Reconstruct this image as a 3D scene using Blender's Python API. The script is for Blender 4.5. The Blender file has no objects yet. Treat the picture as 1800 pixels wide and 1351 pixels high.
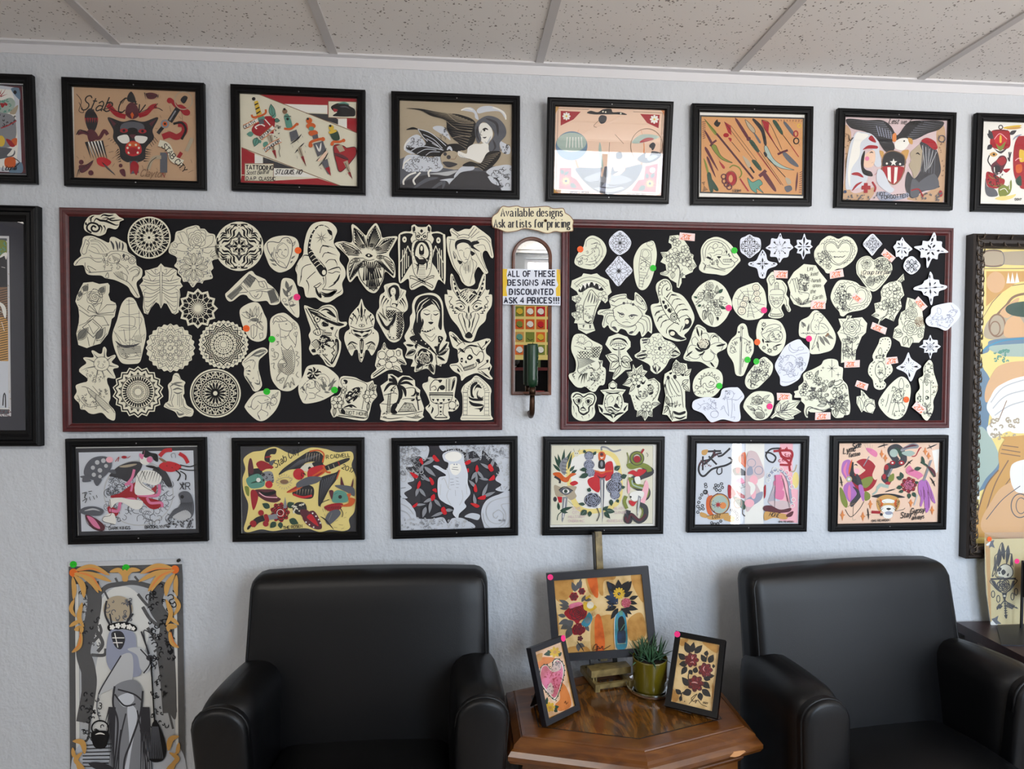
import bpy,bmesh,math,random
import numpy as np
from mathutils import Vector,Matrix
S=bpy.context.scene
COL=S.collection
PI=math.pi
# ---------------- camera ----------------
F,YAW,PITCH,ROLL=1126.55,.0838,-.0282,.0038
CAM=np.array([.0828,-1.9676,1.5])
_c,_s=math.cos(YAW),math.sin(YAW)
FWD=np.array([_s*math.cos(PITCH),_c*math.cos(PITCH),math.sin(PITCH)])
_r=np.array([_c,-_s,0.]);_u=np.cross(_r,FWD)
RGT=math.cos(ROLL)*_r+math.sin(ROLL)*_u;UPV=-math.sin(ROLL)*_r+math.cos(ROLL)*_u
cd=bpy.data.cameras.new('camera');cam=bpy.data.objects.new('camera',cd);COL.objects.link(cam)
cd.sensor_fit='HORIZONTAL';cd.sensor_width=36;cd.lens=36*F/1800
cd.shift_y=0;cd.clip_start=.02
cam.matrix_world=Matrix(((RGT[0],UPV[0],-FWD[0],CAM[0]),(RGT[1],UPV[1],-FWD[1],CAM[1]),(RGT[2],UPV[2],-FWD[2],CAM[2]),(0,0,0,1)))
S.camera=cam
# ---------------- colour management, sky, daylight ----------------
S.view_settings.view_transform='Standard';S.view_settings.look='None'
S.view_settings.gamma=1;S.view_settings.use_curve_mapping=False
S.view_settings.exposure=0.60
try:S.cycles.use_denoising=True
except Exception:pass
S.cycles.max_bounces=8;S.cycles.diffuse_bounces=5;S.cycles.glossy_bounces=4
S.cycles.transparent_max_bounces=12;S.cycles.caustics_reflective=False;S.cycles.caustics_refractive=False
S.cycles.sample_clamp_indirect=6
W=bpy.data.worlds.new('sky');S.world=W;W.use_nodes=True
nt=W.node_tree;nt.nodes.clear()
wo=nt.nodes.new('ShaderNodeOutputWorld');bg=nt.nodes.new('ShaderNodeBackground')
tc=nt.nodes.new('ShaderNodeTexCoord');sx=nt.nodes.new('ShaderNodeSeparateXYZ');cr=nt.nodes.new('ShaderNodeValToRGB')
mr=nt.nodes.new('ShaderNodeMapRange');mr.inputs[1].default_value=-1;mr.inputs[2].default_value=1
nt.links.new(tc.outputs['Generated'],sx.inputs[0]);nt.links.new(sx.outputs[2],mr.inputs[0]);nt.links.new(mr.outputs[0],cr.inputs[0])
e=cr.color_ramp.elements
e[0].position=0;e[0].color=(.93,.88,.83,1);e[1].position=1;e[1].color=(.42,.62,1,1)
for p_,c_ in((.47,(1.0,.95,.9,1)),(.515,(.88,.95,1.03,1)),(.66,(.66,.82,1,1))):
 q=e.new(p_);q.color=c_
nt.links.new(cr.outputs[0],bg.inputs[0]);bg.inputs[1].default_value=9.0
nt.links.new(bg.outputs[0],wo.inputs[0])
XL,XR,YB,ZC=-2.9,4.0,-3.25,2.4156
OPEN=[(.62,1.86,.95,2.38),(2.36,2.53,.06,2.2),(2.85,3.8,.98,2.38)]  # last opening is an invented window, added to let in more daylight
for(a,b,c,d)in OPEN:
 L=bpy.data.lights.new('window_daylight','AREA');L.shape='RECTANGLE';L.size=b-a;L.size_y=d-c;L.energy=1
 L.cycles.is_portal=True
 o=bpy.data.objects.new('window_daylight',L);COL.objects.link(o)
 o.location=((a+b)/2,YB-.06,(c+d)/2);o.rotation_euler=(PI/2,0,0)
ADDED_TROFF=[(-.75,-2.2),(-2.1,-2.2),(2.0,-2.2)]  # unseen ceiling panels, added for soft light from above
for(a,b)in ADDED_TROFF:
 L=bpy.data.lights.new('added_troffer_light','AREA');L.shape='RECTANGLE';L.size=1.1;L.size_y=.5;L.energy=10;L.color=(1,.93,.85)
 o=bpy.data.objects.new('added_troffer_light',L);COL.objects.link(o);o.location=(a,b,ZC-.03)
 # ---------------- pixel helpers (photo frame 1800x1351) ----------------
def ray(x,y):return FWD+RGT*((x-900)/F)-UPV*((y-675.5)/F)
def py(x,y,Y=0.):
 d=ray(x,y);return CAM+d*((Y-CAM[1])/d[1])
def pz(x,y,Z):
 d=ray(x,y);return CAM+d*((Z-CAM[2])/d[2])
def homog(src,dst):
 A=[];B=[]
 for(x,y),(u,v)in zip(src,dst):
  A.append([x,y,1,0,0,0,-u*x,-u*y]);B.append(u)
  A.append([0,0,0,x,y,1,-v*x,-v*y]);B.append(v)
 h=np.linalg.solve(np.array(A,float),np.array(B,float))
 def f(x,y):
  w=h[6]*x+h[7]*y+1
  return(h[0]*x+h[1]*y+h[2])/w,(h[3]*x+h[4]*y+h[5])/w
 return f
 # ---------------- materials ----------------
def lin(h):
 if isinstance(h,(tuple,list)):return tuple(h[:3])
 h=h.lstrip('#');o=[]
 for i in(0,2,4):
  c=int(h[i:i+2],16)/255;o.append(c/12.92 if c<=.04045 else((c+.055)/1.055)**2.4)
 return tuple(o)
class N:
 def __init__(s,name):
  s.m=bpy.data.materials.new(name);s.m.use_nodes=True;s.t=s.m.node_tree;s.b=s.t.nodes['Principled BSDF']
 def n(s,typ,**kw):
  q=s.t.nodes.new(typ)
  for k,v in kw.items():
   if k.startswith('i_'):
    key=k[2:];q.inputs[int(key)if key.isdigit()else key.replace('_',' ')].default_value=v
   else:setattr(q,k,v)
  return q
 def l(s,a,b):s.t.links.new(a,b)
 def co(s,scale=(1,1,1),kind='Object'):
  c=s.n('ShaderNodeTexCoord');m=s.n('ShaderNodeMapping');m.inputs['Scale'].default_value=scale
  s.l(c.outputs[kind],m.inputs[0]);return m.outputs[0]
 def bump(s,fac,strength,dist=.01):
  b=s.n('ShaderNodeBump');b.inputs['Strength'].default_value=strength;b.inputs['Distance'].default_value=dist
  s.l(fac,b.inputs['Height']);s.l(b.outputs[0],s.b.inputs['Normal'])
 def ramp(s,fac,stops):
  r=s.n('ShaderNodeValToRGB');e=r.color_ramp.elements
  e[0].position,e[0].color=stops[0][0],(*lin(stops[0][1]),1);e[1].position,e[1].color=stops[-1][0],(*lin(stops[-1][1]),1)
  for p,c in stops[1:-1]:
   q=e.new(p);q.color=(*lin(c),1)
  s.l(fac,r.inputs[0]);return r.outputs[0]
def mat(name,col,rough=.5,metal=0,spec=.5,noise=None,coat=0):
 a=N(name);a.b.inputs['Base Color'].default_value=(*lin(col),1);a.b.inputs['Roughness'].default_value=rough
 a.b.inputs['Metallic'].default_value=metal;a.b.inputs['Specular IOR Level'].default_value=spec;a.b.inputs['Coat Weight'].default_value=coat
 if noise:
  t=a.n('ShaderNodeTexNoise');t.inputs['Scale'].default_value=noise[0];t.inputs['Detail'].default_value=3;a.l(a.co(),t.inputs[0]);a.bump(t.outputs[0],noise[1],noise[2])
 return a.m
M={}
a=N('printed_paper');q=a.n('ShaderNodeAttribute',attribute_name='ink');a.l(q.outputs[0],a.b.inputs['Base Color']);a.b.inputs['Roughness'].default_value=.62;a.b.inputs['Specular IOR Level'].default_value=.25;M['ink']=a.m
a=N('watercolour_paper');q=a.n('ShaderNodeAttribute',attribute_name='ink');t=a.n('ShaderNodeTexNoise');t.inputs['Scale'].default_value=22;t.inputs['Detail'].default_value=4;a.l(a.co(),t.inputs[0])
mx=a.n('ShaderNodeMixRGB',blend_type='MULTIPLY');mx.inputs[0].default_value=1;a.l(q.outputs[0],mx.inputs[1]);a.l(a.ramp(t.outputs[0],[(.3,'#c9b48e'),(.5,'#f6eedd'),(.75,'#ffffff')]),mx.inputs[2])
a.l(mx.outputs[0],a.b.inputs['Base Color']);a.b.inputs['Roughness'].default_value=.6;a.b.inputs['Specular IOR Level'].default_value=.3;M['wash']=a.m
a=N('picture_glass');a.t.nodes.remove(a.b);tr=a.n('ShaderNodeBsdfTransparent');gl=a.n('ShaderNodeBsdfGlossy');gl.inputs['Roughness'].default_value=.01
fr=a.n('ShaderNodeFresnel');ge=a.n('ShaderNodeNewGeometry');io=a.n('ShaderNodeMapRange');io.inputs[3].default_value=1.7;io.inputs[4].default_value=1/1.7;a.l(ge.outputs['Backfacing'],io.inputs[0]);a.l(io.outputs[0],fr.inputs[0]);mx=a.n('ShaderNodeMixShader');a.l(fr.outputs[0],mx.inputs[0]);a.l(tr.outputs[0],mx.inputs[1]);a.l(gl.outputs[0],mx.inputs[2]);a.l(mx.outputs[0],a.t.nodes['Material Output'].inputs[0]);M['glass']=a.m
a=N('textured_wall_paint');a.b.inputs['Base Color'].default_value=(*lin('#cacfd5'),1);a.b.inputs['Roughness'].default_value=.55;a.b.inputs['Specular IOR Level'].default_value=.3
t=a.n('ShaderNodeTexNoise');t.inputs['Scale'].default_value=120;t.inputs['Detail'].default_value=2;t.inputs['Roughness'].default_value=.5;a.l(a.co(),t.inputs[0])
v=a.n('ShaderNodeTexNoise');v.inputs['Scale'].default_value=38;v.inputs['Detail'].default_value=2;a.l(a.co((1,1,.6)),v.inputs[0])
r1=a.ramp(v.outputs[0],[(.42,'#000000'),(.62,'#ffffff')]);ad=a.n('ShaderNodeMath',operation='MULTIPLY_ADD');ad.inputs[1].default_value=1.6;a.l(t.outputs[0],ad.inputs[0]);a.l(r1,ad.inputs[2]);a.bump(ad.outputs[0],.34,.004);M['wall']=a.m
a=N('ceiling_tile');a.b.inputs['Roughness'].default_value=.9
v=a.n('ShaderNodeTexVoronoi');v.inputs['Scale'].default_value=95;a.l(a.co(),v.inputs[0])
t=a.n('ShaderNodeTexNoise');t.inputs['Scale'].default_value=42;t.inputs['Detail'].default_value=3;a.l(a.co(),t.inputs[0])
sb=a.n('ShaderNodeMath',operation='MULTIPLY_ADD');sb.inputs[1].default_value=.9;sb.inputs[2].default_value=-.29;a.l(t.outputs[0],sb.inputs[0])
lt=a.n('ShaderNodeMath',operation='LESS_THAN');a.l(v.outputs['Distance'],lt.inputs[0]);a.l(sb.outputs[0],lt.inputs[1])
a.l(a.ramp(lt.outputs[0],[(0,'#e9e5e1'),(1,'#8d8680')]),a.b.inputs['Base Color']);iv=a.n('ShaderNodeMath',operation='SUBTRACT');iv.inputs[0].default_value=1;a.l(lt.outputs[0],iv.inputs[1]);a.bump(iv.outputs[0],.5,.002);M['tile']=a.m
def wood(name,stops,scale,rough,dist=4,det=3,coat=.0,ax=(1,1,1)):
 a=N(name);w=a.n('ShaderNodeTexNoise');w.inputs['Scale'].default_value=scale;w.inputs['Detail'].default_value=det;w.inputs['Distortion'].default_value=dist;a.l(a.co(ax),w.inputs[0])
 a.l(a.ramp(w.outputs[0],stops),a.b.inputs['Base Color']);a.b.inputs['Roughness'].default_value=rough;a.b.inputs['Coat Weight'].default_value=coat;a.b.inputs['Coat Roughness'].default_value=.12
 return a.m
M['mahog']=wood('mahogany_moulding',[(.3,'#430d10'),(.55,'#4d1113'),(.75,'#561516')],30,.42,1,coat=.08,ax=(1,1,1))
M['walnut']=wood('walnut_frame',[(.3,'#4c2a1c'),(.7,'#6f4430')],24,.4,1)
M['table']=wood('table_wood',[(.25,'#4a270c'),(.5,'#643811'),(.75,'#7a4a1b')],7,.28,1,coat=.4,ax=(1,4,6))
a=N('figured_veneer');co=a.co((1.0,.55,1));t=a.n('ShaderNodeTexNoise');t.inputs['Scale'].default_value=5;t.inputs['Detail'].default_value=2;a.l(co,t.inputs[0])
w=a.n('ShaderNodeTexNoise');w.inputs['Scale'].default_value=7;w.inputs['Detail'].default_value=2;w.inputs['Distortion'].default_value=1.2;a.l(a.co((2.2,.7,1)),w.inputs[0]);s2=a.n('ShaderNodeMath',operation='MULTIPLY');s2.inputs[1].default_value=26;a.l(w.outputs[0],s2.inputs[0]);s3=a.n('ShaderNodeMath',operation='SINE');a.l(s2.outputs[0],s3.inputs[0]);w=a.n('ShaderNodeMapRange');w.inputs[1].default_value=-1;a.l(s3.outputs[0],w.inputs[0])
f=a.n('ShaderNodeTexNoise');f.inputs['Scale'].default_value=60;f.inputs['Detail'].default_value=3;a.l(a.co((3,.5,1)),f.inputs[0])
ml=a.n('ShaderNodeMath',operation='MULTIPLY_ADD');ml.inputs[1].default_value=.38;a.l(w.outputs[0],ml.inputs[0]);m2=a.n('ShaderNodeMath',operation='MULTIPLY');m2.inputs[1].default_value=.62;a.l(f.outputs[0],m2.inputs[0]);a.l(m2.outputs[0],ml.inputs[2])
a.l(a.ramp(ml.outputs[0],[(.15,'#3a210b'),(.42,'#583511'),(.62,'#6b4218'),(.85,'#865a24')]),a.b.inputs['Base Color']);a.b.inputs['Roughness'].default_value=.22;a.b.inputs['Coat Weight'].default_value=.6;a.b.inputs['Coat Roughness'].default_value=.1;M['veneer']=a.m
M['black']=mat('black_frame_paint','#050507',.40,spec=.22)
M['satin']=mat('satin_black_frame','#1c1b20',.45)
M['felt']=mat('black_board_cloth','#17171b',.8,spec=.25,noise=(900,.2,.001))
M['leather']=mat('black_leather','#060608',.40,spec=.36,noise=(420,.12,.0015))
M['dark']=mat('dark_plastic','#08080a',.5)
M['whitetrim']=mat('white_trim','#d9d9dc',.4)
M['tee']=mat('ceiling_grid_paint','#c4c1c0',.5)
M['floor']=wood('floor_planks',[(.3,'#a89d92'),(.7,'#c2b8ad')],8,.5,1,ax=(1,8,1))
M['metal']=mat('steel','#9a9a9c',.35,1)
M['bronze']=mat('aged_bronze','#4a3528',.45,.8)
M['easel']=wood('antique_gold_wood',[(.3,'#5b4c28'),(.7,'#8d7a4b')],30,.45,1)
M['easeldk']=mat('dark_easel_wood','#2a241a',.5)
M['wax']=mat('green_wax','#12351f',.3)
M['mirror']=mat('mirror_silver','#e6e8e8',.0,1)
M['pot']=mat('olive_glaze','#5c5210',.16,coat=.3)
M['soil']=mat('potting_soil','#241a12',.95,noise=(90,.8,.01))
a=N('leaf_green');t=a.n('ShaderNodeTexNoise');t.inputs['Scale'].default_value=30;a.l(a.co(),t.inputs[0]);a.l(a.ramp(t.outputs[0],[(.3,'#23402a'),(.7,'#4b7450')]),a.b.inputs['Base Color']);a.b.inputs['Roughness'].default_value=.45;M['leaf']=a.m
a=N('clear_glass');a.b.inputs['Transmission Weight'].default_value=1;a.b.inputs['Roughness'].default_value=.03;a.b.inputs['Base Color'].default_value=(.97,.98,.98,1);M['clear']=a.m
a=N('plastic_sleeve');a.t.nodes.remove(a.b);tr=a.n('ShaderNodeBsdfTransparent');tr.inputs[0].default_value=(.95,.96,.97,1);gl=a.n('ShaderNodeBsdfGlossy');gl.inputs['Roughness'].default_value=.12;df=a.n('ShaderNodeBsdfDiffuse');df.inputs[0].default_value=(.7,.73,.76,1)
m1=a.n('ShaderNodeMixShader');m1.inputs[0].default_value=.12;a.l(tr.outputs[0],m1.inputs[1]);a.l(df.outputs[0],m1.inputs[2]);m2=a.n('ShaderNodeMixShader');m2.inputs[0].default_value=.05;a.l(m1.outputs[0],m2.inputs[1]);a.l(gl.outputs[0],m2.inputs[2]);a.l(m2.outputs[0],a.t.nodes['Material Output'].inputs[0]);M['sleeve']=a.m
for k_,c_ in dict(orange='#f2631c',green='#21c022',pink='#f52c80').items():M['dot_'+k_]=mat(k_+'_sticker',c_,.6)
M['mat_dark']=mat('dark_mat_board','#32323c',.8);M['mat_white']=mat('white_mat_board','#d7d7da',.8)
M['deskwood']=wood('dark_desk_wood',[(.3,'#2a1d1e'),(.7,'#3b2a2b')],14,.35,1)
a=N('ornate_carving');v=a.n('ShaderNodeTexVoronoi');v.inputs['Scale'].default_value=90;a.l(a.co(),v.inputs[0]);a.b.inputs['Base Color'].default_value=(*lin('#2b2420'),1);a.b.inputs['Roughness'].default_value=.35;a.b.inputs['Metallic'].default_value=.4;M['ornate']=a.m
M['gilt']=mat('worn_gilt_carving','#4a3f34',.35,.6)
# ---------------- mesh helpers ----------------
def mk(name,vs,fs,m,parent=None,loc=None,smooth=False,inks=None):
 me=bpy.data.meshes.new(name)
 vs=np.asarray(vs,float).reshape(-1,3)
 if loc is not None:vs=vs-np.asarray(loc)
 me.from_pydata(vs.tolist(),[],fs);me.materials.append(m)
 if inks is not None:
  at=me.attributes.new('ink','FLOAT_COLOR','POINT');at.data.foreach_set('color',np.c_[np.asarray(inks,float),np.ones(len(inks))].astype(np.float32).ravel())
 if smooth:me.polygons.foreach_set('use_smooth',[True]*len(me.polygons))
 me.update()
 o=bpy.data.objects.new(name,me);COL.objects.link(o)
 if loc is not None:o.location=loc
 if parent:o.parent=parent
 return o
def tag(o,label,cat=None,group=None,kind=None):
 if label:o['label']=label
 if cat:o['category']=cat
 if group:o['group']=group
 if kind:o['kind']=kind
 return o
def root(name,loc,label,cat,group=None,rot=None):
 o=bpy.data.objects.new(name,None);o.empty_display_size=.05;COL.objects.link(o);o.location=loc
 if rot:o.rotation_euler=rot
 return tag(o,label,cat,group)
class B:
 "collects shapes into one mesh"
 def __init__(s):s.v=[];s.f=[]
 def add(s,vs,fs):
  k=len(s.v);s.v+=[tuple(p)for p in vs];s.f+=[tuple(i+k for i in f)for f in fs];return s
 def box(s,x0,x1,y0,y1,z0,z1):
  return s.add([(x0,y0,z0),(x1,y0,z0),(x1,y1,z0),(x0,y1,z0),(x0,y0,z1),(x1,y0,z1),(x1,y1,z1),(x0,y1,z1)],[(0,3,2,1),(4,5,6,7),(0,1,5,4),(1,2,6,5),(2,3,7,6),(3,0,4,7)])
 def bar(s,p,q,w,h,up=(0,0,1)):
  p,q=Vector(p),Vector(q);d=(q-p).normalized();u=Vector(up);x=d.cross(u)
  x=x.normalized()if x.length>1e-6 else Vector((1,0,0));u=x.cross(d).normalized()
  vs=[r+x*(a*w/2)+u*(b*h/2)for r in(p,q)for a,b in((-1,-1),(1,-1),(1,1),(-1,1))]
  return s.add(vs,[(0,3,2,1),(4,5,6,7),(0,1,5,4),(1,2,6,5),(2,3,7,6),(3,0,4,7)])
 def tube(s,pts,r,n=8,cap=True,closed=False):
  pts=[Vector(p)for p in pts];rs=r if isinstance(r,(list,tuple))else[r]*len(pts);vs=[];fs=[];up=None
  for i,p in enumerate(pts):
   d=(pts[(i+1)%len(pts)]-pts[i-1])if closed else pts[min(i+1,len(pts)-1)]-pts[max(i-1,0)]
   d.normalize()
   if up is None:up=d.orthogonal().normalized()
   up=(up-d*up.dot(d)).normalized();x=d.cross(up)
   vs+=[p+(up*math.cos(2*PI*j/n)+x*math.sin(2*PI*j/n))*rs[i]for j in range(n)]
  m=len(pts)
  for i in range(m if closed else m-1):
   for j in range(n):fs.append((i*n+j,i*n+(j+1)%n,((i+1)%m)*n+(j+1)%n,((i+1)%m)*n+j))
  if cap and not closed:fs+=[tuple(range(n-1,-1,-1)),tuple(range((m-1)*n,m*n))]
  return s.add(vs,fs)
 def lathe(s,prof,c=(0,0,0),n=40,cap=True):
  vs=[(c[0]+r*math.cos(2*PI*j/n),c[1]+r*math.sin(2*PI*j/n),c[2]+z)for r,z in prof for j in range(n)];fs=[]
  for i in range(len(prof)-1):
   for j in range(n):fs.append((i*n+j,i*n+(j+1)%n,(i+1)*n+(j+1)%n,(i+1)*n+j))
  if cap:fs+=[tuple(range(n-1,-1,-1)),tuple(range((len(prof)-1)*n,len(prof)*n))]
  return s.add(vs,fs)
 def rbox(s,x0,x1,y0,y1,z0,z1,r,n=10,fn=None):
  "box with rounded edges as a dense grid, bent by fn"
  lo=np.array([x0,y0,z0]);hi=np.array([x1,y1,z1]);c=(lo+hi)/2;hf=(hi-lo)/2;r=min(r,*(hf*.999))
  key={};fs=[];vs=[]
  tt=np.linspace(-1,1,n+1)
  def P(d,sg,i,j):
   q=[0,0,0];q[d]=sg;q[(d+1)%3]=tt[i];q[(d+2)%3]=tt[j]
   k=tuple(np.round(q,5))
   if k not in key:
    p=np.array(q)*hf
    for ax in range(3):
     t=q[ax];g=hf[ax]-r
     if abs(t)<1:p[ax]=np.sign(t)*(g+r*(abs(t)-.75)/.25)if abs(t)>.75 else t/.75*g
    inner=np.clip(p,-(hf-r),hf-r);d_=p-inner;L=np.linalg.norm(d_)
    p=inner+d_/L*r if L>1e-9 else p
    key[k]=len(vs);vs.append(tuple(p+c))
   return key[k]
  for d in range(3):
   for sg in(-1,1):
    for i in range(n):
     for j in range(n):
      f=(P(d,sg,i,j),P(d,sg,i+1,j),P(d,sg,i+1,j+1),P(d,sg,i,j+1));fs.append(f if sg>0 else f[::-1])
  if fn:vs=[fn(*p)for p in vs]
  return s.add(vs,fs)
 def prism(s,poly,z0,z1):
  "poly in x-y, extruded in z"
  n=len(poly);vs=[(x,y,z0)for x,y in poly]+[(x,y,z1)for x,y in poly]
  return s.add(vs,[tuple(range(n-1,-1,-1)),tuple(range(n,2*n))]+[(i,(i+1)%n,n+(i+1)%n,n+i)for i in range(n)])
 def build(s,name,m,parent=None,loc=None,smooth=False):return mk(name,s.v,s.f,m,parent,loc,smooth)
def struct(name,b,m):return tag(b.build(name,m,loc=(0,0,0)),None,kind='structure')
def frame_mesh(w,h,prof):
 "mitred picture moulding around a w x h rectangle standing on z=0, centred on x; prof = (inset, forward)"
 b=B();vs=[]
 for i,d in prof:vs+=[(-w/2+i,-d,i),(w/2-i,-d,i),(w/2-i,-d,h-i),(-w/2+i,-d,h-i)]
 m=len(prof);fs=[]
 for i in range(m):
  for j in range(4):
   a,c=i*4+j,i*4+(j+1)%4;k=((i+1)%m)*4
   fs.append((a,c,k+(j+1)%4,k+j))
 return b.add(vs,fs)
 # ---------------- ink drawing: strokes and fills as flat printed shapes ----------------
PAL={k:lin(v)for k,v in dict(k='#141417',g='#4a4a4c',G='#77776f',w='#f2f1ea',c='#e6e2cc',r='#a51f2b',R='#c8252f',o='#d5622a',O='#e08a4a',y='#e2bd3f',Y='#f0dc8a',n='#2c4a3b',N='#5f9a8a',b='#2c3f63',B='#3f93b8',p='#e27fa6',P='#b06fb8',t='#c9a583',T='#8a6a50',s='#8c8f95',S='#c2c5c8',m='#5e2a35',e='#7f8b3a',l='#9aa0b4',f='#efcdb4',d='#26262a',D='#3a3a3f',q='#5d6068',v='#d8c2c4',u='#f7b9c4',i='#d3d9e2',X='#dcb183',Z='#d69c66',a='#b5a78f',z='#d0a05a',x='#e3702e',j='#6b88a0',W='#edd2a0',h='#a8bcb2').items()}
def smooth(P,closed,step=5):
 P=[np.array(p,float)for p in P];n=len(P)
 if n<3:return P
 out=[]
 for i in range(n if closed else n-1):
  p0,p1,p2,p3=(P[(i-1)%n],P[i],P[(i+1)%n],P[(i+2)%n])if closed else(P[max(i-1,0)],P[i],P[i+1],P[min(i+2,n-1)])
  k=max(2,min(10,int(np.linalg.norm(p2-p1)/step/2)))
  for t in np.arange(k)/k:out.append(.5*((2*p1)+(p2-p0)*t+(2*p0-5*p1+4*p2-p3)*t*t+(3*p1-p0-3*p2+p3)*t**3))
 if not closed:out.append(P[-1])
 return out
GL={}
for ln in '''A 0,0 2,6 4,0|.7,2 3.3,2
B 0,0 0,6|~0,6 2.6,6 3.2,4.6 2.4,3.2 0,3.2|~0,3.2 3,3.1 3.8,1.6 3,0 0,0
C ~3.9,4.8 2.8,6 1,5.6 .1,3 1,.4 2.8,0 3.9,1.2
D 0,0 0,6|~0,6 2.6,5.8 3.9,3 2.6,.2 0,0
E 0,0 0,6|0,6 3.4,6|0,3.1 2.6,3.1|0,0 3.5,0
F 0,0 0,6|0,6 3.4,6|0,3.1 2.6,3.1
G ~3.8,4.9 2.6,6 .9,5.5 .1,3 1,.4 2.8,0 3.8,1 3.8,2.6|2.4,2.7 4,2.7
H 0,0 0,6|4,0 4,6|0,3.1 4,3.1
I 1,0 1,6
K 0,0 0,6|3.6,6 0,2.6|1.2,3.6 3.8,0
L 0,6 0,0|0,0 3.4,0
M 0,0 .4,6 2,1.5 3.6,6 4,0
N 0,0 0,6 4,0 4,6
O ~2,6 .5,5.2 0,3 .5,.8 2,0 3.5,.8 4,3 3.5,5.2 2,6
P 0,0 0,6|~0,6 3,5.9 3.7,4.5 3,3 0,2.9
Q ~2,6 .5,5.2 0,3 .5,.8 2,0 3.5,.8 4,3 3.5,5.2 2,6|2.4,1.6 4,-.4
R 0,0 0,6|~0,6 3,5.9 3.6,4.6 3,3.1 0,3|1.7,3 3.9,0
S ~3.5,5.1 2.4,6 .8,5.7 .4,4.4 1.6,3.3 3,2.7 3.6,1.5 2.8,.2 1.2,0 .1,1
T 2,0 2,6|0,6 4,6
U ~0,6 0,2 .8,.3 2,0 3.2,.3 4,2 4,6
V 0,6 2,0 4,6
W 0,6 1,0 2,4 3,0 4,6
X 0,0 4,6|0,6 4,0
Y 0,6 2,3 2,0|4,6 2,3
4 3,0 3,6 0,2 4,2
0 ~2,6 .5,5.2 0,3 .5,.8 2,0 3.5,.8 4,3 3.5,5.2 2,6
2 ~.2,4.8 1.6,6 3.4,5.4 3.3,3.8 0,0|0,0 3.8,0
5 3.4,6 .6,6 .4,3.4|~.4,3.4 2.2,3.8 3.6,2.6 3,.6 1.2,0 .1,.8
1 .6,5 2,6 2,0
3 ~.2,5.2 1.8,6 3.3,5 2.8,3.5 1.4,3.2|~1.4,3.2 3.2,2.8 3.6,1.2 2,0 .1,.8
7 0,6 3.6,6 1.2,0
8 ~2,3.2 .6,4.4 2,6 3.4,4.4 2,3.2 .2,1.6 2,0 3.8,1.6 2,3.2
! 1,1.8 1,6|1,0 1,.5
. 1,0 1,.4
, 1,.5 .6,-.8
% ~.8,5.8 .1,5 .8,4 1.5,5 .8,5.8|0,0 4,6|~3.2,2 2.5,1 3.2,0 3.9,1 3.2,2
- .6,3 2.6,3
$ ~3.5,5.1 2.4,6 .8,5.7 .4,4.4 1.6,3.3 3,2.7 3.6,1.5 2.8,.2 1.2,0 .1,1|2,-.7 2,6.7
a ~2.9,3.1 1.6,4.1 .2,3.2|~2.9,2 1,2.2 0,1 .9,0 2.9,.9|2.9,3.1 2.9,.3 3.4,0
b 0,6 0,.2|~0,3.2 1.4,4 3,3.4 3.3,1.9 2.8,.5 1.4,0 0,.6
c ~2.9,3.2 1.7,4 .5,3.5 0,2 .5,.5 1.7,0 2.9,.8
d 3.1,6 3.1,0|~3.1,3.2 1.6,4 .4,3.4 0,2 .4,.5 1.6,0 3.1,.7
e 0,2.2 3,2.2|~3,2.2 2.4,3.8 1.2,3.9 .1,2.6 .3,.8 1.5,0 3,.8
f ~2.8,5.6 1.9,6 1.1,5 1,3.8|1,4 1,0|.1,3.8 2.3,3.8
g ~1.5,4 .3,3.2 .4,2 1.5,1.5 2.6,2.2 2.6,3.4 1.5,4|2.4,3.7 3.3,4|~1,1.6 .4,.9 1.6,.3 3,-.4 2.6,-1.6 1,-1.8 0,-1.2 .6,-.2 1.6,.2
h 0,6 0,0|~0,3 1.4,4 2.7,3.6 3,2.4 3,0
i 1,4 1,0|1,5.4 1,5.9
k 0,6 0,0|2.8,4 0,1.6|1,2.5 3.1,0
l 1,6 1,0
m 0,4 0,0|~0,3 1,4 1.9,3.5 2,2.4 2,0|~2,3 3,4 3.9,3.5 4,2.4 4,0
n 0,4 0,0|~0,3 1.4,4 2.7,3.6 3,2.4 3,0
o ~1.6,4 .4,3.4 0,2 .4,.6 1.6,0 2.8,.6 3.2,2 2.8,3.4 1.6,4
p 0,4 0,-2|~0,3.2 1.4,4 2.9,3.4 3.3,2 2.8,.6 1.4,0 0,.7
r 0,4 0,0|~0,2.6 1,3.8 2.3,3.9
s ~2.4,3.3 1.4,4 .4,3.5 .5,2.5 2.2,1.8 2.6,.8 1.4,0 .1,.7
t 1,5.2 1,.6|~1,.8 1.5,0 2.5,.4|.1,4 2.3,4
u ~0,4 0,1.2 1,0 2.4,.5 2.9,1.4|2.9,4 2.9,0
v 0,4 1.6,0 3.2,4
w 0,4 .9,0 2,3.2 3.1,0 4,4
x 0,4 3,0|3,4 0,0
y 0,4 1.6,.2|3.2,4 1,-1.8'''.split('\n'):
 k_,r_=ln.split(' ',1)
 GL[k_]=[(q.startswith('~'),[tuple(map(float,w.split(',')))for w in q.lstrip('~').split()])for q in r_.split('|')]
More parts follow.
